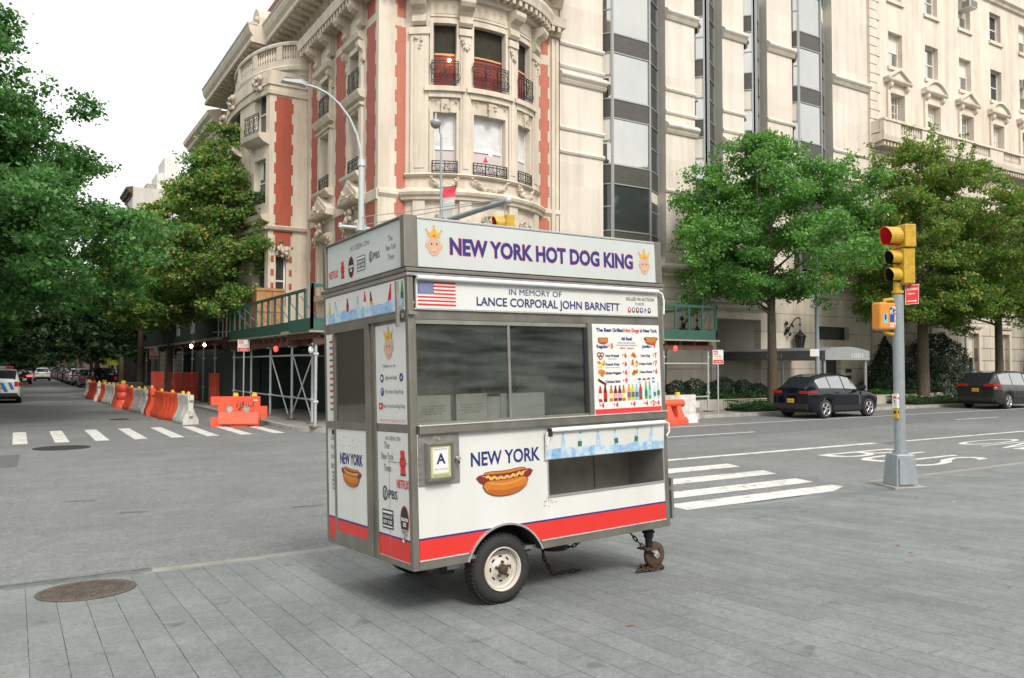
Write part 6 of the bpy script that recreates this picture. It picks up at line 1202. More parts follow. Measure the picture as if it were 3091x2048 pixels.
ring = [(jx+.06+.105*math.cos(a), jy+.085*math.sin(a), GZ+.012*math.sin(3*a)+.01) for a in [6.28*i/18 for i in range(24)]]+[(jx-.05-.03*i, jy-.05+.01*i, GZ+.004) for i in range(4)]; chain(ring, 'chain', .008, .036)
# ================================================================= street furniture
mat('pole_paint', (0.30,0.34,0.36), 0.5, 0.3, var=0.15, vscale=10); mat('pole_white', (0.46,0.48,0.48), 0.45, 0.2); mat('shed_green', (0.028,0.092,0.068), 0.6, var=0.2, vscale=4); mat('shed_dark', (0.020,0.044,0.036), 0.8, var=0.3); mat('shed_wood', (0.15,0.10,0.07), 0.8, var=0.4, vscale=3); mat('ply_dark', (0.40,0.21,0.085), 0.75, var=.25, vscale=2); mat('shed_plank', (0.30,0.27,0.22), 0.8, var=0.3, vscale=5); mat('beam_rust', (0.10,0.045,0.03), 0.8, var=0.3)
mat('barrier_orange', (0.72,0.09,0.04), 0.5, var=0.22, vscale=3.5); mat('barrier_white', (0.62,0.62,0.58), 0.55, var=0.3, vscale=4, streak=.3); mat('barrier_grey', (0.36,0.36,0.34), 0.7, var=0.3, vscale=3); mat('barrier_hole', (0.20,0.17,0.13), 0.8); mat('beacon_yellow', (0.75,0.46,0.02), 0.35); mat('mesh_orange', (0.65,0.06,0.03), 0.7, alpha=0.72); mat('red_bulb', (0.7,0.03,0.03), 0.4, emit=(1,.05,.04), estr=1.2); mat('work_light', (1,.9,.7), .4, emit=(1,.85,.6), estr=9)
mat('ped_orange', (0.66,0.25,0.035), 0.45, var=0.12, vscale=8); mat('awning_grey', (0.16,0.165,0.165), 0.75, var=0.1); mat('awning_pale', (0.27,0.28,0.28), 0.7, var=0.1); mat('banner_red', (0.55,0.03,0.06), 0.6); mat('banner_grey', (0.36,0.38,0.36), 0.6); mat('pole_blue', (0.12,0.16,0.34), 0.5)
def axis_frame(n):       # local x along n (horizontal), y left, z up
    n = Vector(n).normalized(); z = Vector((0,0,1)); y = z.cross(n); return Matrix(((n.x,y.x,0,0),(n.y,y.y,0,0),(n.z,y.z,1,0),(0,0,0,1)))
def signal_head(par, c, n, big=True, name='signal_head', lit=0):
    """three-lens vehicle signal at c (its middle), lenses facing n"""
    T = Matrix.Translation(Vector(c)) @ axis_frame(n); zs = [(.33,.152 if big else .12),(.0,.115),(-.27,.115)]
    g = G(T); y = .02
    for z, r in zs: h = r+.025; g.box(-.16,.03,-h+.0,h-.0,z-h,z+h,'signal_yellow'); 
    g.box(-.15,.0,-.1,.1,-.39,.45,'signal_yellow'); hd = g.build(name, par, bevel=.015)
    for k, (z, r) in enumerate(zs):
        v = G(T); n_ = 20; L_ = .25 if r > .12 else .19; a0, a1 = R(-50), R(230)
        for q in range(n_):
            p, s_ = a0+(a1-a0)*q/n_, a0+(a1-a0)*(q+1)/n_
            def pt(a, x, rr): return (x, rr*math.cos(a), z+rr*math.sin(a))
            lp, ls = L_*(.80+.20*max(0,math.sin(p))), L_*(.80+.20*max(0,math.sin(s_)))
            v.add([pt(p,.03,r),pt(s_,.03,r),pt(s_,.03+ls,r),pt(p,.03+lp,r)],[(0,1,2,3)],'signal_yellow',True); v.add([pt(p,.03,r-.006),pt(s_,.03,r-.006),pt(s_,.03+ls,r-.006),pt(p,.03+lp,r-.006)],[(0,1,2,3)],'lens_red' if k == lit else 'lens_black',True); v.add([pt(p,.03+lp,r),pt(s_,.03+ls,r),pt(s_,.03+ls,r-.006),pt(p,.03+lp,r-.006)],[(0,1,2,3)],'signal_yellow')
        v.build('visor', hd)
        e = G(T); e.lathe([(r*.96,.032),(r*.7,.05),(.0,.06)], 'lens_red' if k == lit else 'lens_black', 20, (0,0,z), (1,0,0)); e.build('lens', hd)
    return hd
# --- near signal on the plaza
sx, sy = 11.62,7.32; sz = plaza_z(sy)
t = thing('traffic_signal', 'yellow traffic light showing red on a grey pole at the plaza edge', 'traffic light', (sx,sy,sz)); F = axis_frame((-.40,-.92,0))
g = G(F); g.box(-.26,.26,-.26,.26,-.03,.02,'kerb_stone'); g.build('footing', t)
g = G(F); b0, b1, h = .185,.15,.50; V = [(-b0,-b0,.025),(b0,-b0,.025),(b0,b0,.025),(-b0,b0,.025),(-b1,-b1,h),(b1,-b1,h),(b1,b1,h),(-b1,b1,h)]; g.add(V,[(0,1,5,4),(1,2,6,5),(2,3,7,6),(3,0,4,7),(4,5,6,7)],'pole_paint'); bs = g.build('base', t, bevel=.02)
g = G(F); g.add([(b0+.002,-.15,.05),(b0+.002,.10,.05),(b1+.012,.08,.44),(b1+.012,-.13,.44),(b0+.022,-.15,.05),(b0+.022,.10,.05),(b1+.03,.08,.44),(b1+.03,-.13,.44)],[(4,5,6,7),(0,1,5,4),(1,2,6,5),(2,3,7,6),(3,0,4,7)],'pole_paint'); g.build('base_door', bs)
g = G(); g.tube([(0,0,h-.01),(0,0,2.95)], .082, 'pole_paint', 16); g.tube([(0,0,h),(0,0,h+.05)], .11,'pole_paint',16); g.build('pole', t)
g = G(); g.tube([(0,0,2.86),(0,0,3.14)], .062,'signal_yellow',14); g.tube([(0,0,2.98),(0,0,3.02)],.085,'signal_yellow',14); g.build('bracket', t)
signal_head(t, (.03,-.03,3.53), (-.92,.39,0))
pf = axis_frame((.15,.99,0)); P0 = Vector((-.19,.10,2.62)); g = G(Matrix.Translation(P0) @ pf); g.box(-.09,.09,-.185,.185,-.21,.21,'ped_orange'); ps = g.build('pedestrian_signal', t, bevel=.03)
g = G(); g.tube([(0,0,2.86),(-.10,.05,2.88),P0+Vector((0,0,.25)),P0+Vector((0,0,.2))], .03,'signal_yellow',8); g.tube([(0,0,2.34),(-.10,.05,2.34),P0+Vector((0,0,-.25)),P0+Vector((0,0,-.2))], .03,'signal_yellow',8); g.split('bracket', t)
nb = pf.to_3x3() @ Vector((-1,0,0)); ab = pf.to_3x3() @ Vector((0,-1,0)); d = Dec(P0+nb*.0905, ab, (0,0,1)); rg = random.Random(12)
for x, y, w, h_, c in ((-.085,-.04,.085,.15,'drink_blue'),(.055,.02,.10,.22,'flag_blue'),(.14,-.06,.07,.16,'paper'),(.11,.10,.10,.10,'paper'),(.05,-.14,.09,.06,'paper'),(.15,.05,.05,.08,'grille_blue')): d.layer(1).rect(x-w/2,y-h_/2,x+w/2,y+h_/2,c)
d.layer(2).ell(-.085,-.02,.02,.05,'drink_brown').text('K',.05,.03,.07,'paper',bold=.03).rect(.12,-.10,.165,-.06,'red_ink').rect(.08,.08,.14,.10,'black_ink').text('WTE',.05,-.155,.03,'red_ink',bold=.02); d.build('sticker', ps)
q = Vector((.05,-.03,2.98)); fr_ = axis_frame((-.55,-.83,0)).to_3x3(); d = Dec((.06,-.085,2.80), (.73,-.43,0.07), (.02,-.02,.92), base=.0); 
d.g.add([d.p(0,0)-d.n*.004,d.p(.25,0)-d.n*.004,d.p(.25,.33)-d.n*.004,d.p(0,.33)-d.n*.004,d.p(0,0),d.p(.25,0),d.p(.25,.33),d.p(0,.33)],[(4,5,6,7),(3,2,1,0),(0,1,5,4),(2,3,7,6),(1,2,6,5),(3,0,4,7)],'paper'); d.layer(2).rect(.008,.008,.242,.322,'sign_red'); d.layer(4).text('NO STANDING',.125,.235,.038,'paper',w=.21,bold=.03).text('Anytime',.105,.165,.034,'paper',w=.14,bold=.02).rect(.03,.045,.18,.06,'paper').poly([(.18,.03),(.215,.0525),(.18,.075)],'paper'); d.build('parking_sign', t)
g = G(); g.box(-.135,-.075,-.05,.03,1.04,1.20,'signal_yellow'); pb = g.build('push_button', t, bevel=.008); g = G(); g.box(-.137,-.08,-.05,.03,1.205,1.42,'paper'); g.build('instruction_plate', pb)
for o_v, mm_ in (((-.112,-.0505,1.12),0),): d = Dec((-.137,-.051,1.04), (.06,0,0), (0,0,1)); d.layer(1).ell(.5,.10,.3,.018,'black_ink',10); d.layer(1).rect(.15,.30,.85,.33,'red_ink').rect(.2,.22,.8,.225,'black_ink').rect(.2,.25,.7,.255,'black_ink'); d.split('pictogram', pb)
d = Dec((-.138,.03,1.04), (0,-.08,0), (0,0,1)); d.layer(1).ell(.5,.10,.3,.022,'black_ink',12).rect(.2,.31,.8,.34,'red_ink').line([(.35,.29),(.5,.25),(.65,.20)],.03,'grey_ink').ell(.5,.275,.12,.012,'grey_ink',8); d.layer(2).text('PUSH',.5,.04,.016,'paper',w=.4,bold=.03); d.split('pictogram', pb)
# --- tall street light with the signal mast arm at the far corner
t = thing('street_light', 'tall pale street light with curved arm and a long signal mast arm behind the cart', 'street light', (8.76,22.7,.13))
g = G(); g.tube([(0,0,0),(0,0,3),(0,0,7.95)], [.12,.10,.085], 'pole_white', 14); g.tube([(0,0,7.9),(0,0,8.1)], [.12,.11], 'pole_white', 12); g.build('pole', t)
g = G(); pts = [(0,0,8.0)]+[(-1.75*math.sin(a)**1.3,0,8.0+2.05*(1-math.cos(a))**.62) for a in [R(8*i) for i in range(1,12)]]; pts = [(0,0,7.9),(-.03,0,8.35),(-.16,0,8.85),(-.40,0,9.32),(-.72,0,9.68),(-1.08,0,9.93),(-1.42,0,10.04),(-1.75,0,10.07)]; g.tube(pts, [.05,.046,.042,.04,.038,.036,.034,.034], 'pole_white', 10); g.build('arm', t)
g = G(); g.prism([(-1.7,-.06,10.02),(-1.7,-.09,10.12),(-1.9,-.15,10.15),(-2.35,-.13,10.15),(-2.42,-.08,10.10),(-2.4,-.08,10.04),(-1.9,-.14,10.03)], (0,.26,0), 'pole_white'); g.build('lamp_head', t, bevel=.02)
g = G(); g.tube([(-.65,0,6.02),(.5,0,6.02)], .05,'pole_white',10); g.tube([(-.65,0,5.98),(-.65,0,6.12)],.06,'pole_white',8); g.tube([(0,0,5.93),(0,0,6.11)],.17,'pole_white',12); g.build('cross_arm', t)
g = G(); g.tube([(0,-.05,5.25),(.0,-4.2,5.38),(.0,-8.45,5.36)], [.09,.075,.055], 'pole_paint', 12); g.ball((0,-8.47,5.36),.085,.085,.085,'galvanised'); ma = g.build('mast_arm', t)
g = G()
for z0 in (6.1,6.35): g.tube([(0,0,z0),(0,-8.3,5.42)], .011,'galvanised',4)
g.build('guy_wire', t)
g = G(); g.tube([(0,-8.35,5.36),(0,-8.35,5.02)], .02,'galvanised',6); g.build('hanger', ma)
signal_head(t, (0,-8.35,4.55), (-.97,.25,0)); 
def pole_thing(name, label, x, y, h, r, group=None, top=None, arm=None, banner=None, m='galvanised', cat='pole'):
    t = thing(name, label, cat, (x,y,.13), 0, group); g = G(); g.tube([(0,0,0),(0,0,h*.5),(0,0,h)], [r*1.2,r,r*.8], m, 12); g.lathe([(r*2,0),(r*1.9,.15),(r*1.25,.28)], m, 12); g.build('pole', t); return t
t = pole_thing('street_light', 'slim post top street lamp with a red and grey banner behind the cart', 11.45,22.7,9.3,.045, m='pole_paint', cat='street light')
g = G(); g.tube([(0,0,9.2),(-.06,0,9.5),(-.2,0,9.72)], .04,'galvanised',8); g.lathe([(.06,-.22),(.15,-.16),(.19,-.02),(.17,.02),(.05,.06)], 'alu', 14, (-.2,0,9.68)); g.tube([(-.2,0,9.72),(-.2,0,9.95)],[.05,.03],'banner_grey',8); g.build('lamp_head', t)
g = G(); n = 6
for i in range(n):
    z1, z0 = 7.55-.95*i/n, 7.55-.95*(i+1)/n; x = lambda zz: .05+.10*(7.55-zz)*.6
    w0, w1 = .46-.14*i/n*1.3, .46-.14*(i+1)/n*1.3; y0 = .03*math.sin(i*1.3); y1 = .03*math.sin((i+1)*1.3)
    s0, s1 = .12*(1-i/n), .12*(1-(i+1)/n); g.poly([(.06,0,z0-.0),(.06+w1,-.1+y1,z0+s1),(.06+w0,-.1+y0,z1+s0),(.06,0,z1)], 'banner_red' if i < 2 else 'banner_grey')
g.tube([(0,0,7.56),(.52,-.11,7.68)],.012,'dark_iron',6); g.build('banner', t)
g = G(); g.box(.05,.4,-.12,.02,6.2,6.62,'galvanised'); g.build('junction_box', t)
t = pole_thing('lamp_post', 'grey lamp post with a red banner behind the dark blue car', 30.05,22.75,8.6,.085, m='pole_paint', cat='street light')
g = G(); g.poly([(.15,-.02,5.33),(1.15,-.02,5.28),(1.15,-.02,5.98),(.15,-.02,5.98)], 'banner_red'); d = Dec((.15,-.022,5.3),(1,0,0),(0,0,1)); d.text('MET',.28,.25,.25,'drink_pink',bold=.02); g.build('banner', t); d.build('lettering', t)
g = G(); g.tube([(0,0,4.8),(-.25,-.05,4.55)],.03,'galvanised',6); g.ball((-.32,-.06,4.5),.17,.08,.09,'galvanised'); g.build('floodlight', t)
g = G(); g.box(-.62,-.02,-.11,-.095,2.3,2.62,'paper'); s_ = g.build('street_sign', t); d = Dec((-.62,-.111,2.3),(1,0,0),(0,0,1)); d.rect(.03,.04,.57,.05,'red_ink').rect(.05,.12,.5,.14,'drink_pink').rect(.05,.2,.45,.22,'drink_pink'); d.build('lettering', s_)
def no_standing(label, x, y, zs, w, h, m='galvanised', face=(-.53,-.85,0)):
    t = thing('parking_sign', label, 'sign', (x,y,.13)); g = G(); g.tube([(0,0,0),(0,0,zs+h*.9)], .03, m, 8); g.build('post', t)
    F = axis_frame(face); a = F.to_3x3() @ Vector((0,1,0)); n = F.to_3x3() @ Vector((1,0,0)); o = Vector((0,0,zs))-a*(w/2)+n*.035
    d = Dec(o, a, (0,0,1), base=0); d.g.add([d.p(0,0)-d.n*.006,d.p(w,0)-d.n*.006,d.p(w,h)-d.n*.006,d.p(0,h)-d.n*.006,d.p(0,0),d.p(w,0),d.p(w,h),d.p(0,h)],[(4,5,6,7),(3,2,1,0),(0,1,5,4),(2,3,7,6),(1,2,6,5),(3,0,4,7)],'paper')
    d.layer(2).rect(w*.05,h*.04,w*.95,h*.30,'red_ink').rect(w*.08,h*.66,w*.48,h*.94,'red_ink'); d.layer(4).text('NO',w*.28,h*.72,h*.16,'paper',w=w*.3,bold=.03).text('STANDING',w*.5,h*.50,h*.09,'red_ink',w=w*.7,bold=.02).text('7AM-7PM',w*.5,h*.36,h*.07,'red_ink',w=w*.55).text('ANYTIME',w*.5,h*.12,h*.10,'paper',w=w*.6,bold=.02); d.build('sign_plate', t)
no_standing('red and white parking sign on a post by the right end of the shed', 23.62,22.5,1.95,.42,.56)
no_standing('red and white parking sign under the shed near the orange mesh fence', 7.8,33.0,2.45,.48,.46)
no_standing('small red parking sign far down the street shed', 7.7,57,2.3,.55,.75)

# --- sidewalk shed
shed = thing('sidewalk_shed', 'green sidewalk shed of steel posts and plywood wrapping the corner mansion', 'scaffold', (8.0,25.4,.13)); si = Matrix.Translation((-8.0,-25.4,-.13))
def SG(): return G(si)
g = SG(); g.box(8.0,10.9,25.6,36.4,3.02,3.12,'shed_plank'); g.box(7.5,24.5,23.4,26.7,3.02,3.12,'shed_plank'); g.box(8.0,10.9,39.5,64,3.22,3.36,'shed_plank'); g.build('deck', shed)
g = SG()
for k in range(14): y = 25.9+.8*k; g.box(7.95,10.8,y,y+.11,2.84,3.02,'beam_rust')
for k in range(22): x = 7.7+.78*k; g.box(x,x+.11,23.5,26.6,2.84,3.02,'beam_rust')
for k in range(24): y = 39.6+k; g.box(8.0,10.8,y,y+.11,3.02,3.22,'beam_rust')
g.box(8.05,8.17,25.5,36.4,2.66,2.84,'beam_rust'); g.box(10.5,10.62,25.5,36.4,2.66,2.84,'beam_rust'); g.box(7.6,24.4,23.5,23.62,2.66,2.84,'beam_rust'); g.box(7.6,24.4,26.2,26.32,2.66,2.84,'beam_rust'); g.split('beam', shed)
g = SG(); g.box(7.96,8.0,25.55,36.4,3.10,3.50,'shed_green'); g.build('fascia', shed); g = SG(); g.box(7.46,24.5,23.36,23.4,3.06,3.44,'shed_green'); g.box(24.46,24.5,23.4,26.7,3.06,3.44,'shed_green'); g.box(7.46,7.5,23.4,25.6,3.06,3.44,'shed_green'); g.build('fascia', shed)
g = SG(); g.box(7.9,7.96,25.6,36.4,3.06,3.10,'shed_plank'); g.box(7.4,24.6,23.3,23.36,3.0,3.06,'shed_plank'); g.build('edge_board', shed)
g = SG(); g.box(7.96,8.02,25.55,36.4,4.42,4.52,'shed_green')
for k in range(13): y = 25.6+.9*k; g.box(7.96,8.03,y,y+.08,3.5,4.44,'shed_green')
g.build('parapet_frame', shed)
g = SG(); g.box(7.44,24.5,23.36,23.42,4.36,4.47,'shed_green'); g.box(24.44,24.5,23.42,26.6,4.36,4.47,'shed_green')
for k in range(24): x = 7.46+.735*k; g.box(x,x+.08,23.36,23.42,3.44,4.36,'shed_green')
for x in (7.46,24.42): g.box(x,x+.08,23.36,23.44,3.1,4.5,'shed_green')
g.build('parapet_frame', shed)
g = SG()
for k in range(7): y = 26.2+1.5*k; g.tube([(8.02,y,4.3),(9.0,y+.1,3.15)], .02,'pole_blue',5)
for k in range(12): x = 8.2+1.45*k; g.tube([(x,23.45,4.25),(x+.1,24.3,3.15)], .02,'pole_blue',5)
g.split('brace', shed)
g = SG(); g.box(7.98,8.02,40,63,3.35,4.75,'shed_dark'); g.box(8.0,10.9,39.9,40,3.35,4.7,'shed_dark')
for y in (44.5,49.0): g.box(7.965,7.98,y,y+1.1,3.7,4.6,'banner_grey')
g.build('solid_parapet', shed)
g = SG(); g.tube([(8.0,36.4,4.5),(8.0,40,4.55)],.03,'galvanised',6); g.tube([(8.0,36.4,3.5),(8.0,40,3.6)],.03,'galvanised',6)
for y in (37.1,37.9,38.8): g.tube([(8.0,y,3.3),(8.0,y,4.5)],.03,'galvanised',6)
g.build('railing', shed)
def post(x, y, h, m='galvanised'):
    g = SG(); g.tube([(x,y,.17),(x,y,h)], .045, m, 10); g.box(x-.15,x+.15,y-.15,y+.15,.13,.17,'shed_wood'); g.box(x-.14,x+.14,y-.06,y+.06,h-.04,h,'galvanised'); 
    for z in (.9,2.35): g.tube([(x-.07,y,z),(x+.07,y,z)],.055,'galvanised',8)
    g.build('post', shed)
PY = (25.3,27.55,30.3,33.2,36.2)
for y in PY: post(8.15,y,2.68)
for y in (25.3,27.9,30.6,33.3,36.2): post(10.45,y,2.68,'pole_paint')
for y in (40.2,43,46,49,52,55,58,61,64): post(8.15,y,3.05,'pole_paint')
for x in (7.7,10.4,13,15.6,18.2,20.9,21.75,24.2): post(x,23.6,2.68)
for x in (20.9,24.2): post(x,26.1,2.68,'pole_paint')
g = SG()
for a, b in zip(PY, PY[1:]): g.tube([(8.15,a,2.35),(8.15,b,2.35)],.03,'galvanised',8); g.tube([(8.15,a,.9),(8.15,b,.9)],.03,'galvanised',8)
g.tube([(8.15,25.3,2.3),(8.15,27.55,.3)],.028,'pole_white',6); g.tube([(8.15,27.55,2.45),(8.15,25.3,.25)],.028,'galvanised',6); g.tube([(8.15,30.3,2.4),(8.15,28.0,.3)],.028,'pole_white',6); g.tube([(10.45,27.9,2.35),(8.15,27.55,2.35)],.03,'galvanised',6); g.tube([(10.45,25.3,2.3),(10.45,27.9,.3)],.028,'galvanised',6)
g.tube([(20.9,23.6,2.1),(24.2,23.6,2.1)],.03,'pole_white',8); g.tube([(20.9,23.6,.75),(24.2,23.6,.75)],.03,'pole_white',8); g.tube([(21.75,23.6,2.5),(20.9,23.6,1.8)],.02,'galvanised',6); g.split('cross_brace', shed)
t = thing('hoarding', 'dark green plywood hoarding along the mansion under the shed', 'fence', (10.85,26.5,.13)); g = G(Matrix.Translation((-10.85,-26.5,-.13))); g.box(10.35,10.45,26.7,35.1,.13,2.75,'shed_dark'); g.box(8.95,10.4,34.95,35.1,.13,2.75,'shed_dark'); g.box(8.3,8.4,35.1,46.3,.13,2.75,'shed_dark'); g.box(8.4,9.0,34.95,35.1,.13,2.75,'shed_dark'); g.box(10.3,10.45,46.3,62,.13,2.75,'shed_dark'); g.box(10.75,20.2,26.5,26.65,.13,2.75,'shed_dark'); g.build('panel', t)
t = thing('plywood_enclosure', 'bare orange plywood box standing on the shed by the mansion bay', 'hoarding', (8.9,34.8,3.12)); g = G(Matrix.Translation((-8.9,-34.8,-3.12))); g.box(8.75,9.95,34.9,35.05,3.12,5.3,'ply_dark'); g.box(8.75,8.85,35.05,39,3.12,5.3,'ply_dark'); g.box(9.40,9.43,34.88,34.9,3.12,5.3,'shed_wood'); g.box(8.7,10.0,34.86,34.9,5.25,5.36,'ply_dark'); g.box(8.75,9.95,34.885,34.9,4.3,4.34,'shed_wood'); g.build('panel', t)
for x0, y0, x1, y1, lb in ((7.85,40,9.8,39.6,'bright red orange mesh fence panel between the shed posts'),(6.9,45.5,8.3,45,'dim orange mesh fence panel further down the shed'),(6.9,52.0,7.6,51.8,'far orange mesh fence panel in the shade of the shed')):
    t = thing('mesh_fence', lb, 'fence', (x0,y0,.13)); g = G(); dx, dy = x1-x0, y1-y0; g.poly([(0,0,.08),(dx,dy,.08),(dx,dy,1.5),(0,0,1.5)],'mesh_orange'); g.build('mesh', t); g = G()
    for q in (0,.45,1): g.tube([(dx*q,dy*q,0),(dx*q,dy*q,1.52)],.025,'shed_wood',6)
    for z in (.1,.75,1.48): g.tube([(0,0,z),(dx,dy,z)],.018,'barrier_orange',5)
    for k in range(1,14): q = k/14; g.tube([(dx*q,dy*q-.003,.08),(dx*q,dy*q-.003,1.5)],.006,'barrier_orange',4)
    g.build('frame', t)
def hang(name, label, c, m, cat, r=.07):
    t = thing(name, label, cat, c); g = G(); g.tube([(0,0,.22),(0,0,.06)],.02,'dark_iron',6); g.build('socket', t); g = G(); g.ball((0,0,-.02),r,r,r*1.3,m,10,8); g.build('bulb', t)
hang('warning_light','red warning bulb hanging under the shed above the orange barrier',(7.95,28.9,2.62),'red_bulb','lamp',.085); hang('warning_light','red warning bulb hanging under the right end of the shed',(22.15,23.35,2.72),'red_bulb','lamp',.085)
hang('work_light','lit white work light under the shed, left one of the pair',(7.9,45,3.05),'work_light','lamp',.08); hang('work_light','lit white work light under the shed, right one of the pair',(8.0,42,3.05),'work_light','lamp',.07); hang('work_light','unlit white bulb under the shed corner beside the cart',(7.6,23.75,2.5),'paper','lamp',.09)

# --- water filled barriers
def barrier_mesh(g, m, L=1.95, H=1.02):
    n = 44
    def half(z, s):
        base = np.interp(z, [0,.18,.24,.55,.95,1.02], [.26,.25,.22,.13,.10,.085]); fl = (.5+.5*math.cos(s/L*2*math.pi*4)) if .22 < z < .9 else 0
        return base-.05*fl*math.sin(math.pi*min(1,max(0,(z-.22)/.7)))
    zs = [0,.1,.18,.24,.4,.55,.75,.9,.97,1.02]; zs = [z*H/1.02 for z in zs]; rings = []
    for i in range(n+1):
        s = -L/2+L*i/n; rings.append([(s, -half(z*1.02/H, s), z) for z in zs]+[(s, half(z*1.02/H, s), z) for z in zs[::-1]])
    k = len(rings[0]); vs = [p for r_ in rings for p in r_]; fs = [[i*k+j,(i+1)*k+j,(i+1)*k+(j+1) % k,i*k+(j+1) % k] for i in range(n) for j in range(k)]
    g.add(vs, fs, m, True); g.add(rings[0], [list(range(k))], m); g.add(rings[-1], [list(range(k))[::-1]], m)
def barrier(label, x, y, rz, m, beacons=1, group='plastic barriers along the closed kerb lane', L=1.5, H=1.0, z=0):
    t = thing('barrier', label, 'barrier', (x,y,z), rz, group); g = G(); barrier_mesh(g, m, L, H); g.build('shell', t)
    g = G()
    for e in (-1,1):
        for z0 in (.08,.62): g.box(e*L/2-(0 if e > 0 else .09),e*L/2+(.09 if e > 0 else 0),-.06,.06,z0+(.0 if e > 0 else .2),z0+.18+(.0 if e > 0 else .2),m)
        g.tube([(e*L/2,-.261,.1),(e*L/2,-.2,.1)],.001,'barrier_hole',6)
    g.split('lug', t)
    for b in range(beacons): g = G(); xx = (b+.5)/beacons*L-L/2; g.box(xx-.08,xx+.08,-.05,.05,H,H+.06,'beacon_yellow'); g.box(xx-.06,xx+.06,-.045,.045,H+.06,H+.10,'beacon_yellow'); g.build('warning_cap', t, bevel=.015)
    return t
pts = [(5.02,29.5),(4.92,31.6),(4.82,33.5),(4.72,35.3),(4.6,37.4),(4.45,39.6),(4.36,44.4),(4.26,46.6),(4.15,48.8),(4.05,51.0),(3.98,53.6),(3.92,56.2)]
cols = ['white','orange','orange','orange','white','orange','orange','white','orange','white','orange','white']
labs = ['scuffed white barrier at the near end of the row, beside the zebra crossing','orange barrier right behind the nearest white one','orange barrier third from the near end of the row','orange barrier fourth from the near end of the row','white barrier fifth from the near end, in front of the orange drum','orange barrier next to the orange drum','orange barrier just beyond the orange drum','grimy white barrier second beyond the orange drum','orange barrier third beyond the drum','grimy white barrier fourth beyond the drum','orange barrier near the far end of the row','grimy white barrier at the far end of the row']
for i, ((x, y), c) in enumerate(zip(pts, cols)):
    a = math.pi/2+(.06 if i == 0 else .06+.13*((i*5) % 3-1))
    barrier(labs[i], x, y, a, {'white':'barrier_white','orange':'barrier_orange'}[c], 2 if c == 'white' else 1, H=1.0 if i != 3 else 1.08)
barrier('long grey concrete barrier lying across in front of the black car', 6.0,60.5,.05,'barrier_grey',0,'',2.9,.85)
# the broadside orange barrier with graffiti
A, B = Vector((5.49,27.53,0)), Vector((7.04,26.81,0)); ctr = (A+B)/2; t = thing('barrier', 'orange barrier with black graffiti standing broadside at the corner kerb', 'barrier', ctr, math.atan2(B.y-A.y,B.x-A.x), 'plastic barriers along the closed kerb lane'); t.location.z = 0
g = G(); out = [(-.86,0),(.70,0),(.70,.26),(.93,.26),(.93,.66),(.70,.66),(.70,.98),(-.86,.98),(-.86,.70),(-.62,.70),(-.62,.30),(-.86,.30)]; g.prism([(x,-.075,z) for x, z in out], (0,.15,0), 'barrier_orange')
g.add([(-.55,-.26,0),(.68,-.26,0),(.68,-.26,.1),(-.55,-.26,.1),(-.40,-.10,.46),(.66,-.10,.46),(-.62,-.07,.48),(.70,-.07,.48)],[(0,1,2,3),(3,2,5,4)],'barrier_orange'); g.prism([(-.60,-.075,.0),(-.60,-.26,.0),(-.60,-.26,.1),(-.60,-.075,.48)],(1.28,0,0),'barrier_orange'); g.prism([(-.60,.075,.0),(-.60,.26,.0),(-.60,.26,.1),(-.60,.075,.48)],(1.28,0,0),'barrier_orange')
for x in (-.32,-.08,.16,.40): g.box(x-.09,x+.09,-.22,-.08,.16,.19,'barrier_orange')
g.build('shell', t, bevel=.02)
d = Dec((0,-.0755,0),(1,0,0),(0,0,1))
for x in (-.27,.27): d.layer(1).ell(x,.58,.115,.115,'barrier_hole'); d.layer(2).ell(x+.01,.565,.095,.095,'barrier_grey')
d.split('through_hole', t); d = Dec((0,-.0755,0),(1,0,0),(0,0,1)).layer(3); rg = random.Random(15); x = -.08
for i in range(9): p = [(x+rg.uniform(-.03,.05), .62+rg.uniform(-.02,.22)) for _ in range(4)]; d.line(p,.014,'black_ink'); x += .068
d.line([(.02,.60),(.10,.54),(.0,.53),(.14,.62),(.05,.64)],.02,'black_ink').line([(.42,.80),(.55,.66),(.50,.5),(.40,.47)],.008,'black_ink').rect(.50,.84,.62,.89,'paper'); d.build('graffiti', t)
for x in (-.08,.52): g = G(); g.box(x-.08,x+.08,-.055,.055,.98,1.06,'beacon_yellow'); g.box(x-.06,x+.06,-.05,.05,1.06,1.10,'beacon_yellow'); g.build('warning_cap', t, bevel=.012)
g = G(); g.box(-.45,-.2,-.262,-.25,0,.05,'black_ink'); g.box(.35,.55,-.262,-.25,0,.05,'black_ink'); g.split('fork_slot', t)
# drum
t = thing('traffic_drum', 'orange traffic drum with a stepped body standing in the barrier row', 'drum', (4.32,41.6,0)); g = G(); g.lathe([(.40,0),(.40,.12),(.30,.14),(.29,.34),(.27,.35),(.26,.42),(.28,.43),(.26,.70),(.24,.71),(.24,.78),(.26,.79),(.24,1.05),(.16,1.12),(0,1.13)],'barrier_orange',20); g.build('body', t); g = G(); g.box(-.09,.09,-.05,.05,1.12,1.28,'beacon_yellow'); g.build('warning_cap', t, bevel=.02)
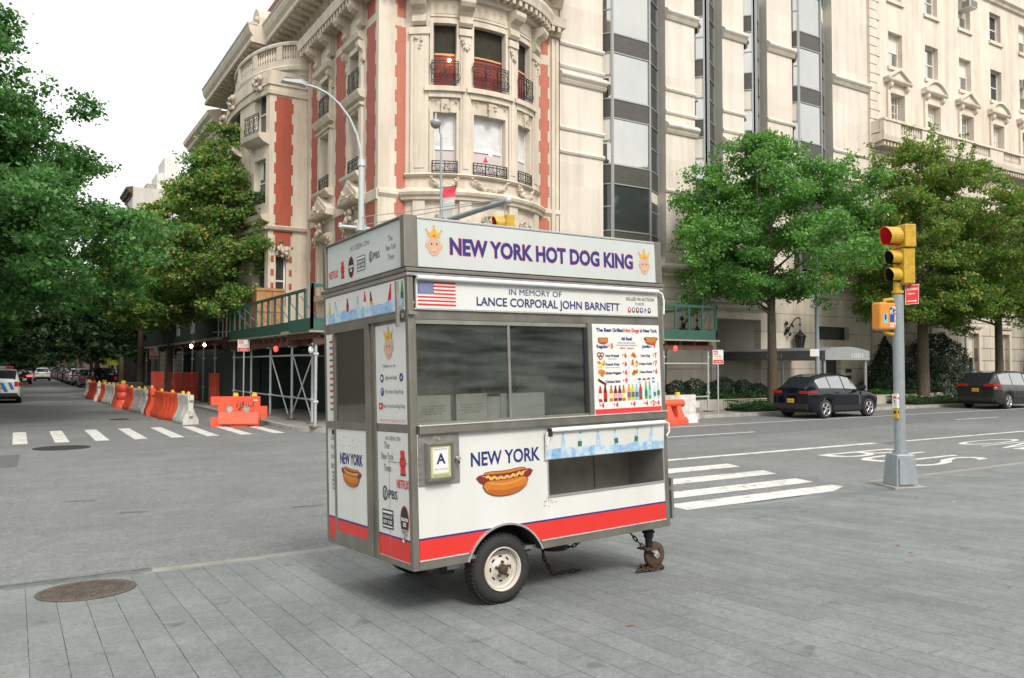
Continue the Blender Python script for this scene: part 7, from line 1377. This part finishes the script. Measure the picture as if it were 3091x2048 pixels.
# right of the cart: low orange frame barrier and a white interlocking one
t = thing('barrier', 'low orange barrier with a round top rail and splayed feet right of the cart', 'barrier', (18.55,20.25,0), .05); g = G(); g.tube([(-1.1,0,.72),(1.02,0,.72)],.135,'barrier_orange',16); g.box(-1.1,1.05,-.27,.27,0,.20,'barrier_orange'); g.box(-1.1,1.05,-.20,.20,.20,.26,'barrier_orange')
for x in (-.75,-.25,.25,.75): g.add([(x-.17,-.26,.2),(x+.17,-.26,.2),(x+.08,-.1,.66),(x-.08,-.1,.66),(x-.17,.26,.2),(x+.17,.26,.2),(x+.08,.1,.66),(x-.08,.1,.66)],[(0,1,2,3),(5,4,7,6),(1,5,6,2),(4,0,3,7)],'barrier_orange')
g.build('shell', t, bevel=.015); d = Dec((0,-.2705,0),(1,0,0),(0,0,1)); d.text('YODOCK',.2,.08,.05,'barrier_hole',w=.32,bold=.03); d.build('lettering', t)
t = thing('barrier', 'white interlocking barrier behind the low orange one, right of the cart', 'barrier', (19.85,20.75,0), .05); g = G(); out = [(-1,0),(.72,0),(.72,.10),(.9,.10),(.9,.32),(.72,.32),(.72,.52),(.92,.52),(.92,.74),(.72,.74),(.72,.98),(-1,.98)]; g.prism([(x,-.12,z) for x, z in out],(0,.24,0),'barrier_white'); g.prism([(-1,-.26,0),(.70,-.26,0),(.70,-.12,.30),(-1,-.12,.30)],(0,.1,0),'barrier_white'); g.build('shell', t, bevel=.02); g = G(); g.box(-.15,.0,-.05,.05,.98,1.08,'beacon_yellow'); g.build('warning_cap', t, bevel=.01)

mat('letter_pale', (0.45,0.46,0.45), .6)
# --- awning over the tower entrance
t = thing('entrance_canopy', 'long grey entrance awning with four pale letters reaching the kerb', 'awning', (30.4,22.6,.13)); ci = Matrix.Translation((-30.4,-22.6,-.13)); g = G(ci)
x0, x1, y0, y1, zb, ze, zr = 30.4,33.6,22.6,28.6,2.28,2.70,2.88
g.poly([(x0,y0,zb),(x0,y1,zb),(x0,y1,ze),(x0,y0,ze)],'awning_grey'); g.poly([(x1,y0,zb),(x1,y1,zb),(x1,y1,ze),(x1,y0,ze)],'awning_grey'); g.split('valance', t)
g = G(ci); g.poly([(x0,y0,zb),(x1,y0,zb),(x1,y0,ze),(x0,y0,ze)],'awning_pale'); g.build('end_valance', t)
g = G(ci); xc = (x0+x1)/2; n = 10; pr = [(x0+(x1-x0)*k/n, ze+(zr-ze)*math.sin(math.pi*k/n)) for k in range(n+1)]
for (a, za), (b, zb_) in zip(pr, pr[1:]): g.poly([(a,y0,za),(b,y0,zb_),(b,y1,zb_),(a,y1,za)],'awning_pale'); g.poly([(a,y0,ze),(b,y0,ze),(b,y0,zb_),(a,y0,za)],'awning_pale')
g.build('roof_cloth', t)
for x, y in ((x0+.12,y0+.15),(x1-.12,y0+.15),(x0+.12,25.0),(x1-.12,25.0)): g = G(ci); g.tube([(x,y,.13),(x,y,ze)],.07,'alu',10); g.build('post', t)
d = Dec(ci @ Vector((x0,y0,zb)), (1,0,0), (0,0,1)); d.text('1001',2.3,.11,.22,'letter_pale',w=.85,bold=.02); d.build('lettering', t); d = Dec(ci @ Vector((x0,25.4,zb)), (0,-1,0), (0,0,1)); d.text('1001',0,.10,.22,'banner_grey',w=.9,bold=.03); d.build('lettering', t)
# wall lanterns
def lantern(label, x, z):
    t = thing('wall_lantern', label, 'lantern', (x,YF,z)); g = G(); g.tube([(-.55,-.02,-.1),(-.45,-.15,.05),(-.5,-.3,.3),(-.3,-.4,.62),(0,-.42,.72),(.10,-.42,.62)],.035,'dark_iron',6)
    for c, r_ in (((-.5,-.12,.1),.13),((-.42,-.2,-.15),.1),((-.55,-.1,.42),.1),((-.35,-.3,.3),.08),((-.6,-.05,-.1),.07)): g.ball(c,r_,r_*.6,r_,'dark_iron',8,6,.25)
    g.tube([(.08,-.42,.64),(.08,-.42,.05)],.02,'dark_iron',6); g.ball((.08,-.42,.35),.06,.06,.06,'dark_iron'); g.build('bracket', t)
    g = G(); g.lathe([(0,.12),(.05,.08),(.06,.02),(.16,-.10),(.30,-.22),(.30,-.27),(.0,-.27)],'dark_iron',8,(.08,-.42,0)); 
    for k in range(8): a = 2*math.pi*k/8; g.tube([(.08+.25*math.cos(a),-.42+.25*math.sin(a),-.27),(.08+.16*math.cos(a),-.42+.16*math.sin(a),-.86)],.018,'dark_iron',4)
    g.lathe([(.18,-.84),(.17,-.90),(.05,-.98),(0,-1.0)],'dark_iron',8,(.08,-.42,0)); g.build('lantern_frame', t); g = G(); g.lathe([(.235,-.28),(.155,-.85)],'glass_dark',8,(.08,-.42,0),smooth=False); g.build('glass', t)
lantern('black iron wall lantern on a scrolled bracket right of the bright green tree trunk', 33.7,3.75); lantern('black iron wall lantern bracket seen through the right end of the shed', 26.5,3.75)
t = thing('globe_lamp', 'small white globe lamp beside the dark side door under the awning', 'lamp', (35.5,26.75,2.65)); g = G(); g.tube([(0,.3,0),(0,0,0)],.02,'dark_iron',6); g.build('bracket', t); g = G(); g.ball((0,0,-.1),.17,.17,.17,'paper'); g.build('globe', t)

# ================================================================= vehicles
for n_, c in (('paint_navy',(0.004,0.006,0.011)),('paint_graphite',(0.026,0.024,0.023)),('paint_black',(0.008,0.008,0.009)),('paint_white',(0.66,0.67,0.66)),('paint_silver',(0.38,0.39,0.40)),('paint_blue',(0.03,0.06,0.11)),('paint_grey',(0.14,0.145,0.15)),('paint_dark_red',(0.14,0.012,0.012))): mat(n_, c, 0.07, 0.0, spec=.5)
mat('car_glass', (0.40,0.405,0.41), 0.03, 0.85); mat('tail_red', (0.42,0.012,0.015), 0.25, spec=.7); mat('tail_lit', (0.9,0.05,0.05), 0.3, emit=(1,.03,.04), estr=4.0); mat('plate_gold', (0.72,0.40,0.03), 0.45); mat('alloy', (0.55,0.56,0.57), 0.3, 0.9); mat('black_trim', (0.018,0.018,0.019), 0.55); mat('police_blue', (0.03,0.16,0.42), 0.4); mat('chrome', (0.8,0.8,0.8), 0.1, 1.0); mat('lens_clear', (0.6,0.6,0.6), 0.15)
def car(name, label, cat, loc, rz, spec, paint, group=None, lit=False, plate=True, detail=True):
    """x runs from the tail (0) to the nose (L); spec['st'] rows: x, belt z, roof z, half width at belt, half width at roof"""
    t = thing(name, label, cat, loc, rz, group); Ln, Wd = spec['L'], spec['W']/2; rw, xr, xf = spec['r'], spec['xr'], spec['xf']; st = spec['st']
    xs = set(np.linspace(0, Ln, 40 if detail else 18).tolist())
    for xc in (xr, xf):
        for k in range(-6, 7): xs.add(xc+(rw+.07)*math.sin(k*math.pi/12))
    for a in spec['glass']: xs |= set(a)
    xs |= set(spec['rear'])|set(spec['screen']); xs = sorted(xs); X = [s_[0] for s_ in st]
    def f(x, c): return float(np.interp(x, X, [s_[c] for s_ in st]))
    def low(x):
        z = float(np.interp(x, [0,.12,.35,Ln-.4,Ln-.1,Ln], [.48,.36,spec.get('sill',.28),spec.get('sill',.28),.26,.36]))
        for xc in (xr, xf):
            d_ = abs(x-xc)
            if d_ < rw+.07: z = max(z, rw-.02+math.sqrt((rw+.07)**2-d_*d_))
        return z
    def plan(x): return float(np.interp(x, [0,.10,.45,Ln-.75,Ln-.2,Ln], [.84,.93,1,1,.88,.68]))
    def ring(x):
        b, ro, wb, wr = f(x,1), f(x,2), f(x,3), f(x,4); p = plan(x); cr = max(.74, rw*2+.10); cr = min(cr, b-.12); zl = low(x)
        if zl > cr-.03: cr = zl+.03
        return [(x,Wd*p*.95,zl),(x,Wd*p*.985,zl+(cr-zl)*.4),(x,Wd*p,cr),(x,Wd*p*.985,max(b-.05,cr+.02)),(x,wb*p,max(b,cr+.04)),(x,wr*p,max(ro-.07,b+.005)),(x,wr*p*.88,max(ro-.015,b+.01)),(x,wr*p*.45,max(ro,b+.012)),(x,0,max(ro+.008,b+.014))]
    rings = [ring(x) for x in xs]; k = len(rings[0]); g = G()
    for sgn in (1,-1):
        vs = [(p[0],p[1]*sgn,p[2]) for r_ in rings for p in r_]; g.add(vs, [[i*k+j,(i+1)*k+j,(i+1)*k+j+1,i*k+j+1] for i in range(len(xs)-1) for j in range(k-1)], paint, True)
        g.add([(p[0],p[1]*sgn,p[2]) for p in rings[0]]+[(0,0,rings[0][0][2])], [list(range(k+1))], paint); g.add([(p[0],p[1]*sgn,p[2]) for p in rings[-1]]+[(Ln,0,rings[-1][0][2])], [list(range(k+1))], paint)
    body = g.build('body', t)
    g = G(); g.box(.25,Ln-.3,-Wd*.82,Wd*.82,.22,.62,'black_trim'); g.build('underbody', t)
    def strips(x0, x1, j0, j1, sgn, off=.004, m='car_glass', ins=.0):
        gg = G(); xx = [x for x in xs if x0-1e-6 <= x <= x1+1e-6]; o = Vector((0,0,0))
        for a, b in zip(xx, xx[1:]):
            ra, rb = ring(a), ring(b)
            for j in range(j0, j1):
                q = [Vector((p[0],p[1]*sgn,p[2])) for p in (ra[j],rb[j],rb[j+1],ra[j+1])]; n = (q[1]-q[0]).cross(q[3]-q[0]); n = n.normalized() if n.length > 1e-9 else Vector((0,0,1)); c = Vector((a,0,.8)); n = n if n.dot(q[0]-c) > 0 or n.z > .2 else -n
                if n.z < -.3: n = -n
                if ins: q = [q[0].lerp(q[3],ins),q[1].lerp(q[2],ins),q[2].lerp(q[1],ins),q[3].lerp(q[0],ins)]
                gg.poly([p+n*off for p in q], m)
        return gg
    for a, b in spec['glass']:
        for sgn in (1,-1): strips(a, b, 4, 5, sgn, ins=.06).build('side_window', t)
    def top(x0, x1, nm):
        gg = G()
        for sgn in (1,-1):
            s_ = strips(x0, x1, 5, 8, sgn); gg.add(s_.v, s_.f, 'glass_dark')
        gg.build(nm, t)
    top(*spec['rear'], 'rear_window'); top(*spec['screen'], 'windscreen')
    if detail:
        g = G()
        for sgn in (1,-1): s_ = strips(.45, Ln-.6, 0, 1, sgn, .006, 'black_trim'); g.add(s_.v, s_.f, 'black_trim')
        g.split('sill_trim', t); g = G()
        for sgn in (1,-1): g.box(spec['mirror']-.1,spec['mirror']+.06,sgn*(Wd+.14)-.11,sgn*(Wd+.14)+.11 if sgn > 0 else sgn*(Wd+.14)+.11,spec['mz'],spec['mz']+.15,paint)
        g.split('mirror', t, bevel=.03)
        g = G()
        for x in spec['doors']:
            for sgn in (1,-1): r_ = ring(x); g.tube([(x,p[1]*sgn*1.002,p[2]) for p in r_[0:5]], .005, 'black_trim', 4, cap=False)
        g.split('door_gap', t); g = G()
        for x in spec['handles']:
            for sgn in (1,-1): g.box(x-.11,x+.11,sgn*(Wd*1.0)-.02,sgn*(Wd*1.0)+.02,f(x,1)-.15,f(x,1)-.11,spec.get('hm',paint))
        g.split('door_handle', t, bevel=.008)
    zt = spec['tz']; lm = 'tail_lit' if lit else 'tail_red'
    for sgn in (1,-1):
        gg = G(); xx = [x for x in xs if x <= .36] + [.36]; y0 = Wd*spec.get('ty',.5)
        gg.box(-.012,.06,min(sgn*y0,sgn*Wd*.83),max(sgn*y0,sgn*Wd*.83),zt-spec['th']/2,zt+spec['th']/2,lm)
        pw = [(0.0,Wd*.835),(.08,Wd*.93),(.36,Wd*.995)]
        for (xa,ya),(xb,yb) in zip(pw, pw[1:]): gg.add([(xa,sgn*(ya+.008),zt-spec['th']/2),(xb,sgn*(yb+.008),zt-spec['th']/2*.7),(xb,sgn*(yb+.008),zt+spec['th']/2*.8),(xa,sgn*(ya+.008),zt+spec['th']/2)],[(0,1,2,3)],lm)
        gg.build('tail_light', t)
    if plate: g = G(); g.box(-.016,.02,-.155,.155,spec['pz'],spec['pz']+.155,'plate_gold'); pl = g.build('licence_plate', t); d = Dec((-.0162,.155,spec['pz']),(0,-1,0),(0,0,1)); d.text('JKL 4821',.155,.045,.06,'navy_ink',w=.25,bold=.02); d.build('lettering', pl) if detail else None
    g = G(); g.box(-.02,.10,-Wd*.80,Wd*.80,.36,.56,'black_trim'); g.build('rear_bumper', t, bevel=.02)
    for xc in (xr, xf):
        for sgn in (1,-1):
            w = bpy.data.objects.new('wheel', None); COL.objects.link(w); w.parent = t; w.location = (xc, sgn*(Wd-.015), rw)
            g = G(); ax = (0,-sgn,0); g.lathe([(rw*.66,0),(rw*.8,-.006),(rw*.95,.01),(rw,.05),(rw,.20),(rw*.9,.24),(rw*.6,.24)],'rubber',28 if detail else 14,(0,0,0),ax); g.lathe([(rw*.9,.12),(0,.12)],'black_trim',14,(0,0,0),ax); g.build('tyre', w)
            g = G(); g.lathe([(rw*.68,.0),(rw*.66,-.008),(rw*.60,.01),(rw*.58,.05)],'alloy',28 if detail else 12,(0,0,0),ax); g.lathe([(rw*.17,.02),(rw*.15,.0),(0,-.0)],'alloy',12,(0,0,0),ax)
            for q in range(5):
                for e in (-.16,.16): a = 2*math.pi*q/5+e; a2 = 2*math.pi*q/5+e*.6; g.tube([(math.cos(a2)*rw*.12,sgn*-.012,math.sin(a2)*rw*.12),(math.cos(a)*rw*.62,sgn*-.004,math.sin(a)*rw*.62)],[rw*.05,rw*.045],'alloy',5)
            g.build('rim', w)
    return t
SUV0 = dict(L=4.68,W=1.93,r=.365,xr=.93,xf=3.76,sill=.30,tz=.95,th=.10,ty=.42,pz=.60,mirror=3.1,mz=1.05,doors=(1.35,2.2,3.2),handles=(1.62,2.5),glass=((.62,1.28),(1.34,2.14),(2.22,3.12)),rear=(.14,.72),screen=(2.75,3.45),
    st=[(0,.98,.99,.72,.50),(.10,1.02,1.05,.80,.62),(.16,1.05,1.12,.83,.66),(.70,1.07,1.49,.86,.62),(1.3,1.06,1.59,.88,.64),(2.1,1.04,1.62,.88,.65),(2.75,1.02,1.55,.88,.62),(3.45,1.00,1.10,.86,.74),(3.7,.97,1.05,.84,.72),(4.3,.88,.95,.78,.66),(4.6,.74,.80,.70,.56),(4.68,.62,.66,.6,.5)])
def squeeze(sp, kx, kz):
    q = dict(sp)
    for k in ('L','xr','xf','mirror'): q[k] = sp[k]*kx
    for k in ('doors','handles','rear','screen'): q[k] = tuple(x*kx for x in sp[k])
    q['glass'] = tuple((a*kx,b*kx) for a, b in sp['glass']); q['mz'] = sp['mz']*kz; q['tz'] = sp['tz']*kz
    q['st'] = [(a*kx,b*kz,c*kz,d,e) for a, b, c, d, e in sp['st']]; return q
SUV = squeeze(SUV0, .945, 1.06)
VAN = dict(L=5.18,W=2.0,r=.365,xr=1.05,xf=4.1,sill=.27,tz=1.12,th=.12,ty=.40,pz=.82,mirror=3.75,mz=1.08,doors=(1.7,2.75,3.7),handles=(2.5,3.0),hm='chrome',glass=((.52,1.5),(1.58,2.66),(2.76,3.78)),rear=(.08,.46),screen=(3.35,4.2),
    st=[(0,1.06,1.09,.80,.62),(.06,1.10,1.18,.86,.70),(.10,1.12,1.24,.88,.72),(.46,1.13,1.70,.90,.72),(1.2,1.10,1.78,.91,.73),(2.4,1.07,1.78,.92,.73),(3.35,1.04,1.68,.92,.70),(4.2,1.02,1.12,.88,.76),(4.5,.99,1.06,.84,.72),(4.95,.86,.92,.76,.62),(5.18,.62,.66,.62,.5)])
BOX = dict(L=5.0,W=2.02,r=.385,xr=1.05,xf=3.95,sill=.30,tz=1.02,th=.26,ty=.66,pz=.74,mirror=3.4,mz=1.12,doors=(1.5,2.4,3.4),handles=(1.75,2.65),glass=((.45,1.42),(1.5,2.32),(2.42,3.34)),rear=(.08,.40),screen=(3.05,3.72),
    st=[(0,1.12,1.15,.82,.66),(.06,1.16,1.26,.87,.74),(.10,1.18,1.34,.89,.77),(.40,1.18,1.74,.90,.76),(1.2,1.15,1.82,.91,.77),(2.4,1.13,1.82,.92,.77),(3.05,1.11,1.74,.92,.74),(3.72,1.10,1.2,.90,.80),(4.1,1.08,1.14,.88,.78),(4.8,.98,1.04,.80,.70),(5.0,.72,.76,.7,.6)])
SED = dict(L=4.75,W=1.84,r=.33,xr=.98,xf=3.75,sill=.24,tz=.88,th=.15,ty=.5,pz=.62,mirror=3.05,mz=.98,doors=(1.4,2.2,3.1),handles=(1.65,2.4),glass=((1.0,1.5),(1.58,2.2),(2.28,3.05)),rear=(.55,1.15),screen=(2.65,3.4),
    st=[(0,.88,.92,.70,.60),(.12,.96,1.0,.78,.66),(.55,1.0,1.06,.82,.66),(1.15,.99,1.36,.84,.58),(1.7,.98,1.43,.85,.60),(2.3,.96,1.44,.85,.60),(2.65,.95,1.38,.85,.58),(3.4,.94,1.02,.83,.68),(4.2,.85,.91,.76,.62),(4.65,.7,.75,.66,.52),(4.75,.6,.64,.58,.5)])
car('parked_car', 'shiny dark blue SUV parked at the far kerb beside the bright green tree', 'car', (25.35,20.42,0), 0, SUV, 'paint_navy')
car('parked_car', 'dark grey minivan parked at the far kerb at the right edge of the photo', 'car', (38.35,20.35,0), 0, VAN, 'paint_graphite')
t = car('police_car', 'white police SUV with blue slanted stripes at the left edge of the photo', 'police car', (-.72,49.2,0), math.pi/2, BOX, 'paint_white')
d = Dec((-.02,1.0,0),(0,-1,0),(0,0,1),base=.0); d.layer(1).poly([(.62,.62),(.80,.62),(.58,1.10),(.40,1.10)],'police_blue').poly([(1.22,.62),(1.40,.62),(1.18,1.10),(1.0,1.10)],'police_blue').poly([(1.52,.74),(1.68,.74),(1.52,1.10),(1.38,1.10)],'police_blue').text('POLICE',.85,.58,.10,'grey_ink',w=.5); d.build('livery', t)
g = G(); g.box(1.3,1.6,-.6,.6,1.83,1.95,'lens_clear'); g.box(1.28,1.62,-.62,-.25,1.835,1.945,'sign_red'); g.build('light_bar', t, bevel=.02)
car('parked_car', 'big black SUV parked behind the far barriers by the shed', 'car', (5.75,68,0), math.pi/2, BOX, 'paint_black')
proto = car('parked_car', 'dark car in the row parked along the right kerb, next beyond the big black SUV', 'car', (5.7,80.0,0), math.pi/2, SED, 'paint_blue', 'cars parked along the right kerb of the side street', detail=False)
pro2 = car('parked_car', 'pale silver SUV in the row of parked cars, second beyond the big black SUV', 'car', (5.6,88.0,0), math.pi/2, SUV, 'paint_silver', 'cars parked along the right kerb of the side street', detail=False)
far_l = 'one of the small dark parked cars far down the right kerb of the side street'
for i, (y, src, p) in enumerate(((94.5,pro2,'paint_white'),(101,proto,'paint_white'),(107.5,pro2,'paint_black'),(114,proto,'paint_grey'),(120.5,pro2,'paint_black'),(127,pro2,'paint_graphite'),(134,proto,'paint_dark_red'),(141,pro2,'paint_black'),(149,proto,'paint_grey'),(158,pro2,'paint_black'),(168,proto,'paint_blue'),(180,pro2,'paint_black'),(194,proto,'paint_black'),(210,pro2,'paint_grey'))):
    c = copy_tree(src); c.location = (5.55,y,0); c['label'] = ['white SUV in the row of parked cars, third beyond the big black SUV','white saloon in the row of parked cars, fourth beyond the big black SUV'][i] if i < 2 else far_l; repaint(c, 'paint_silver' if src == pro2 else 'paint_blue', p)
for x, y, p, lb, sp_ in ((.55,98,'paint_dark_red','red car braking in the middle of the side street with both tail lights lit',SED),(2.9,118,'paint_white','small white car far off in the side street right of the red car',SUV),(-1.2,112,'paint_black','dark car with lit tail lights far down the street at the left edge',SED)):
    car('moving_car', lb, 'car', (x,y,0), math.pi/2, sp_, p, lit=p != 'paint_white', detail=False)
t = thing('bicycle_rack_clutter', 'dark covered scooter parked under the shed behind the barriers', 'scooter', (6.9,47.5,.13)) if 0 else None
t = thing('street_sign', 'yellow road works sign far down the right pavement', 'sign', (7.4,82,.13)); g = G(); g.tube([(0,0,0),(0,0,2.2)],.05,'galvanised',6); g.build('post', t); g = G(); g.box(-.75,.75,-.04,-.02,1.9,2.9,'drink_lime'); g.build('sign_plate', t)
t = thing('traffic_signal', 'tiny green traffic light far away down the side street', 'traffic light', (-1.2,215,0)); g = G(); g.tube([(0,0,0),(0,0,9)],.12,'dark_iron',6); g.build('pole', t); mat('lens_green', (.05,.8,.4), .3, emit=(.05,1,.45), estr=12); g = G(); g.ball((3.3,0,7.2),.28,.2,.28,'lens_green'); g.build('lens', t); g = G(); g.tube([(0,0,7.6),(3.6,0,7.6)],.08,'dark_iron',6); g.box(3.0,3.6,.1,.4,6.7,8.1,'dark_iron'); g.build('arm', t)
g = G(); rng = random.Random(77); mat('dry_leaf', (0.22,0.11,0.03), .8)
for i in range(46):
    x, y = rng.uniform(-1,14), rng.uniform(2.5,20); zz = plaza_z(y)+.004 if y < YC-.2 else .006
    if YC-.3 < y < YC+.2: continue
    q = rng.uniform(.008,.022); a = rng.uniform(0,6.28); g.poly([(x+q*math.cos(a+k*1.57)*(1 if k % 2 else 1.7), y+q*math.sin(a+k*1.57)*(1 if k % 2 else 1.7), zz+(.006 if k == 0 else 0)) for k in range(4)], ('dry_leaf','paper','leaf_olive','dry_leaf')[i % 4])
tag(g.build('litter'), kind='stuff')
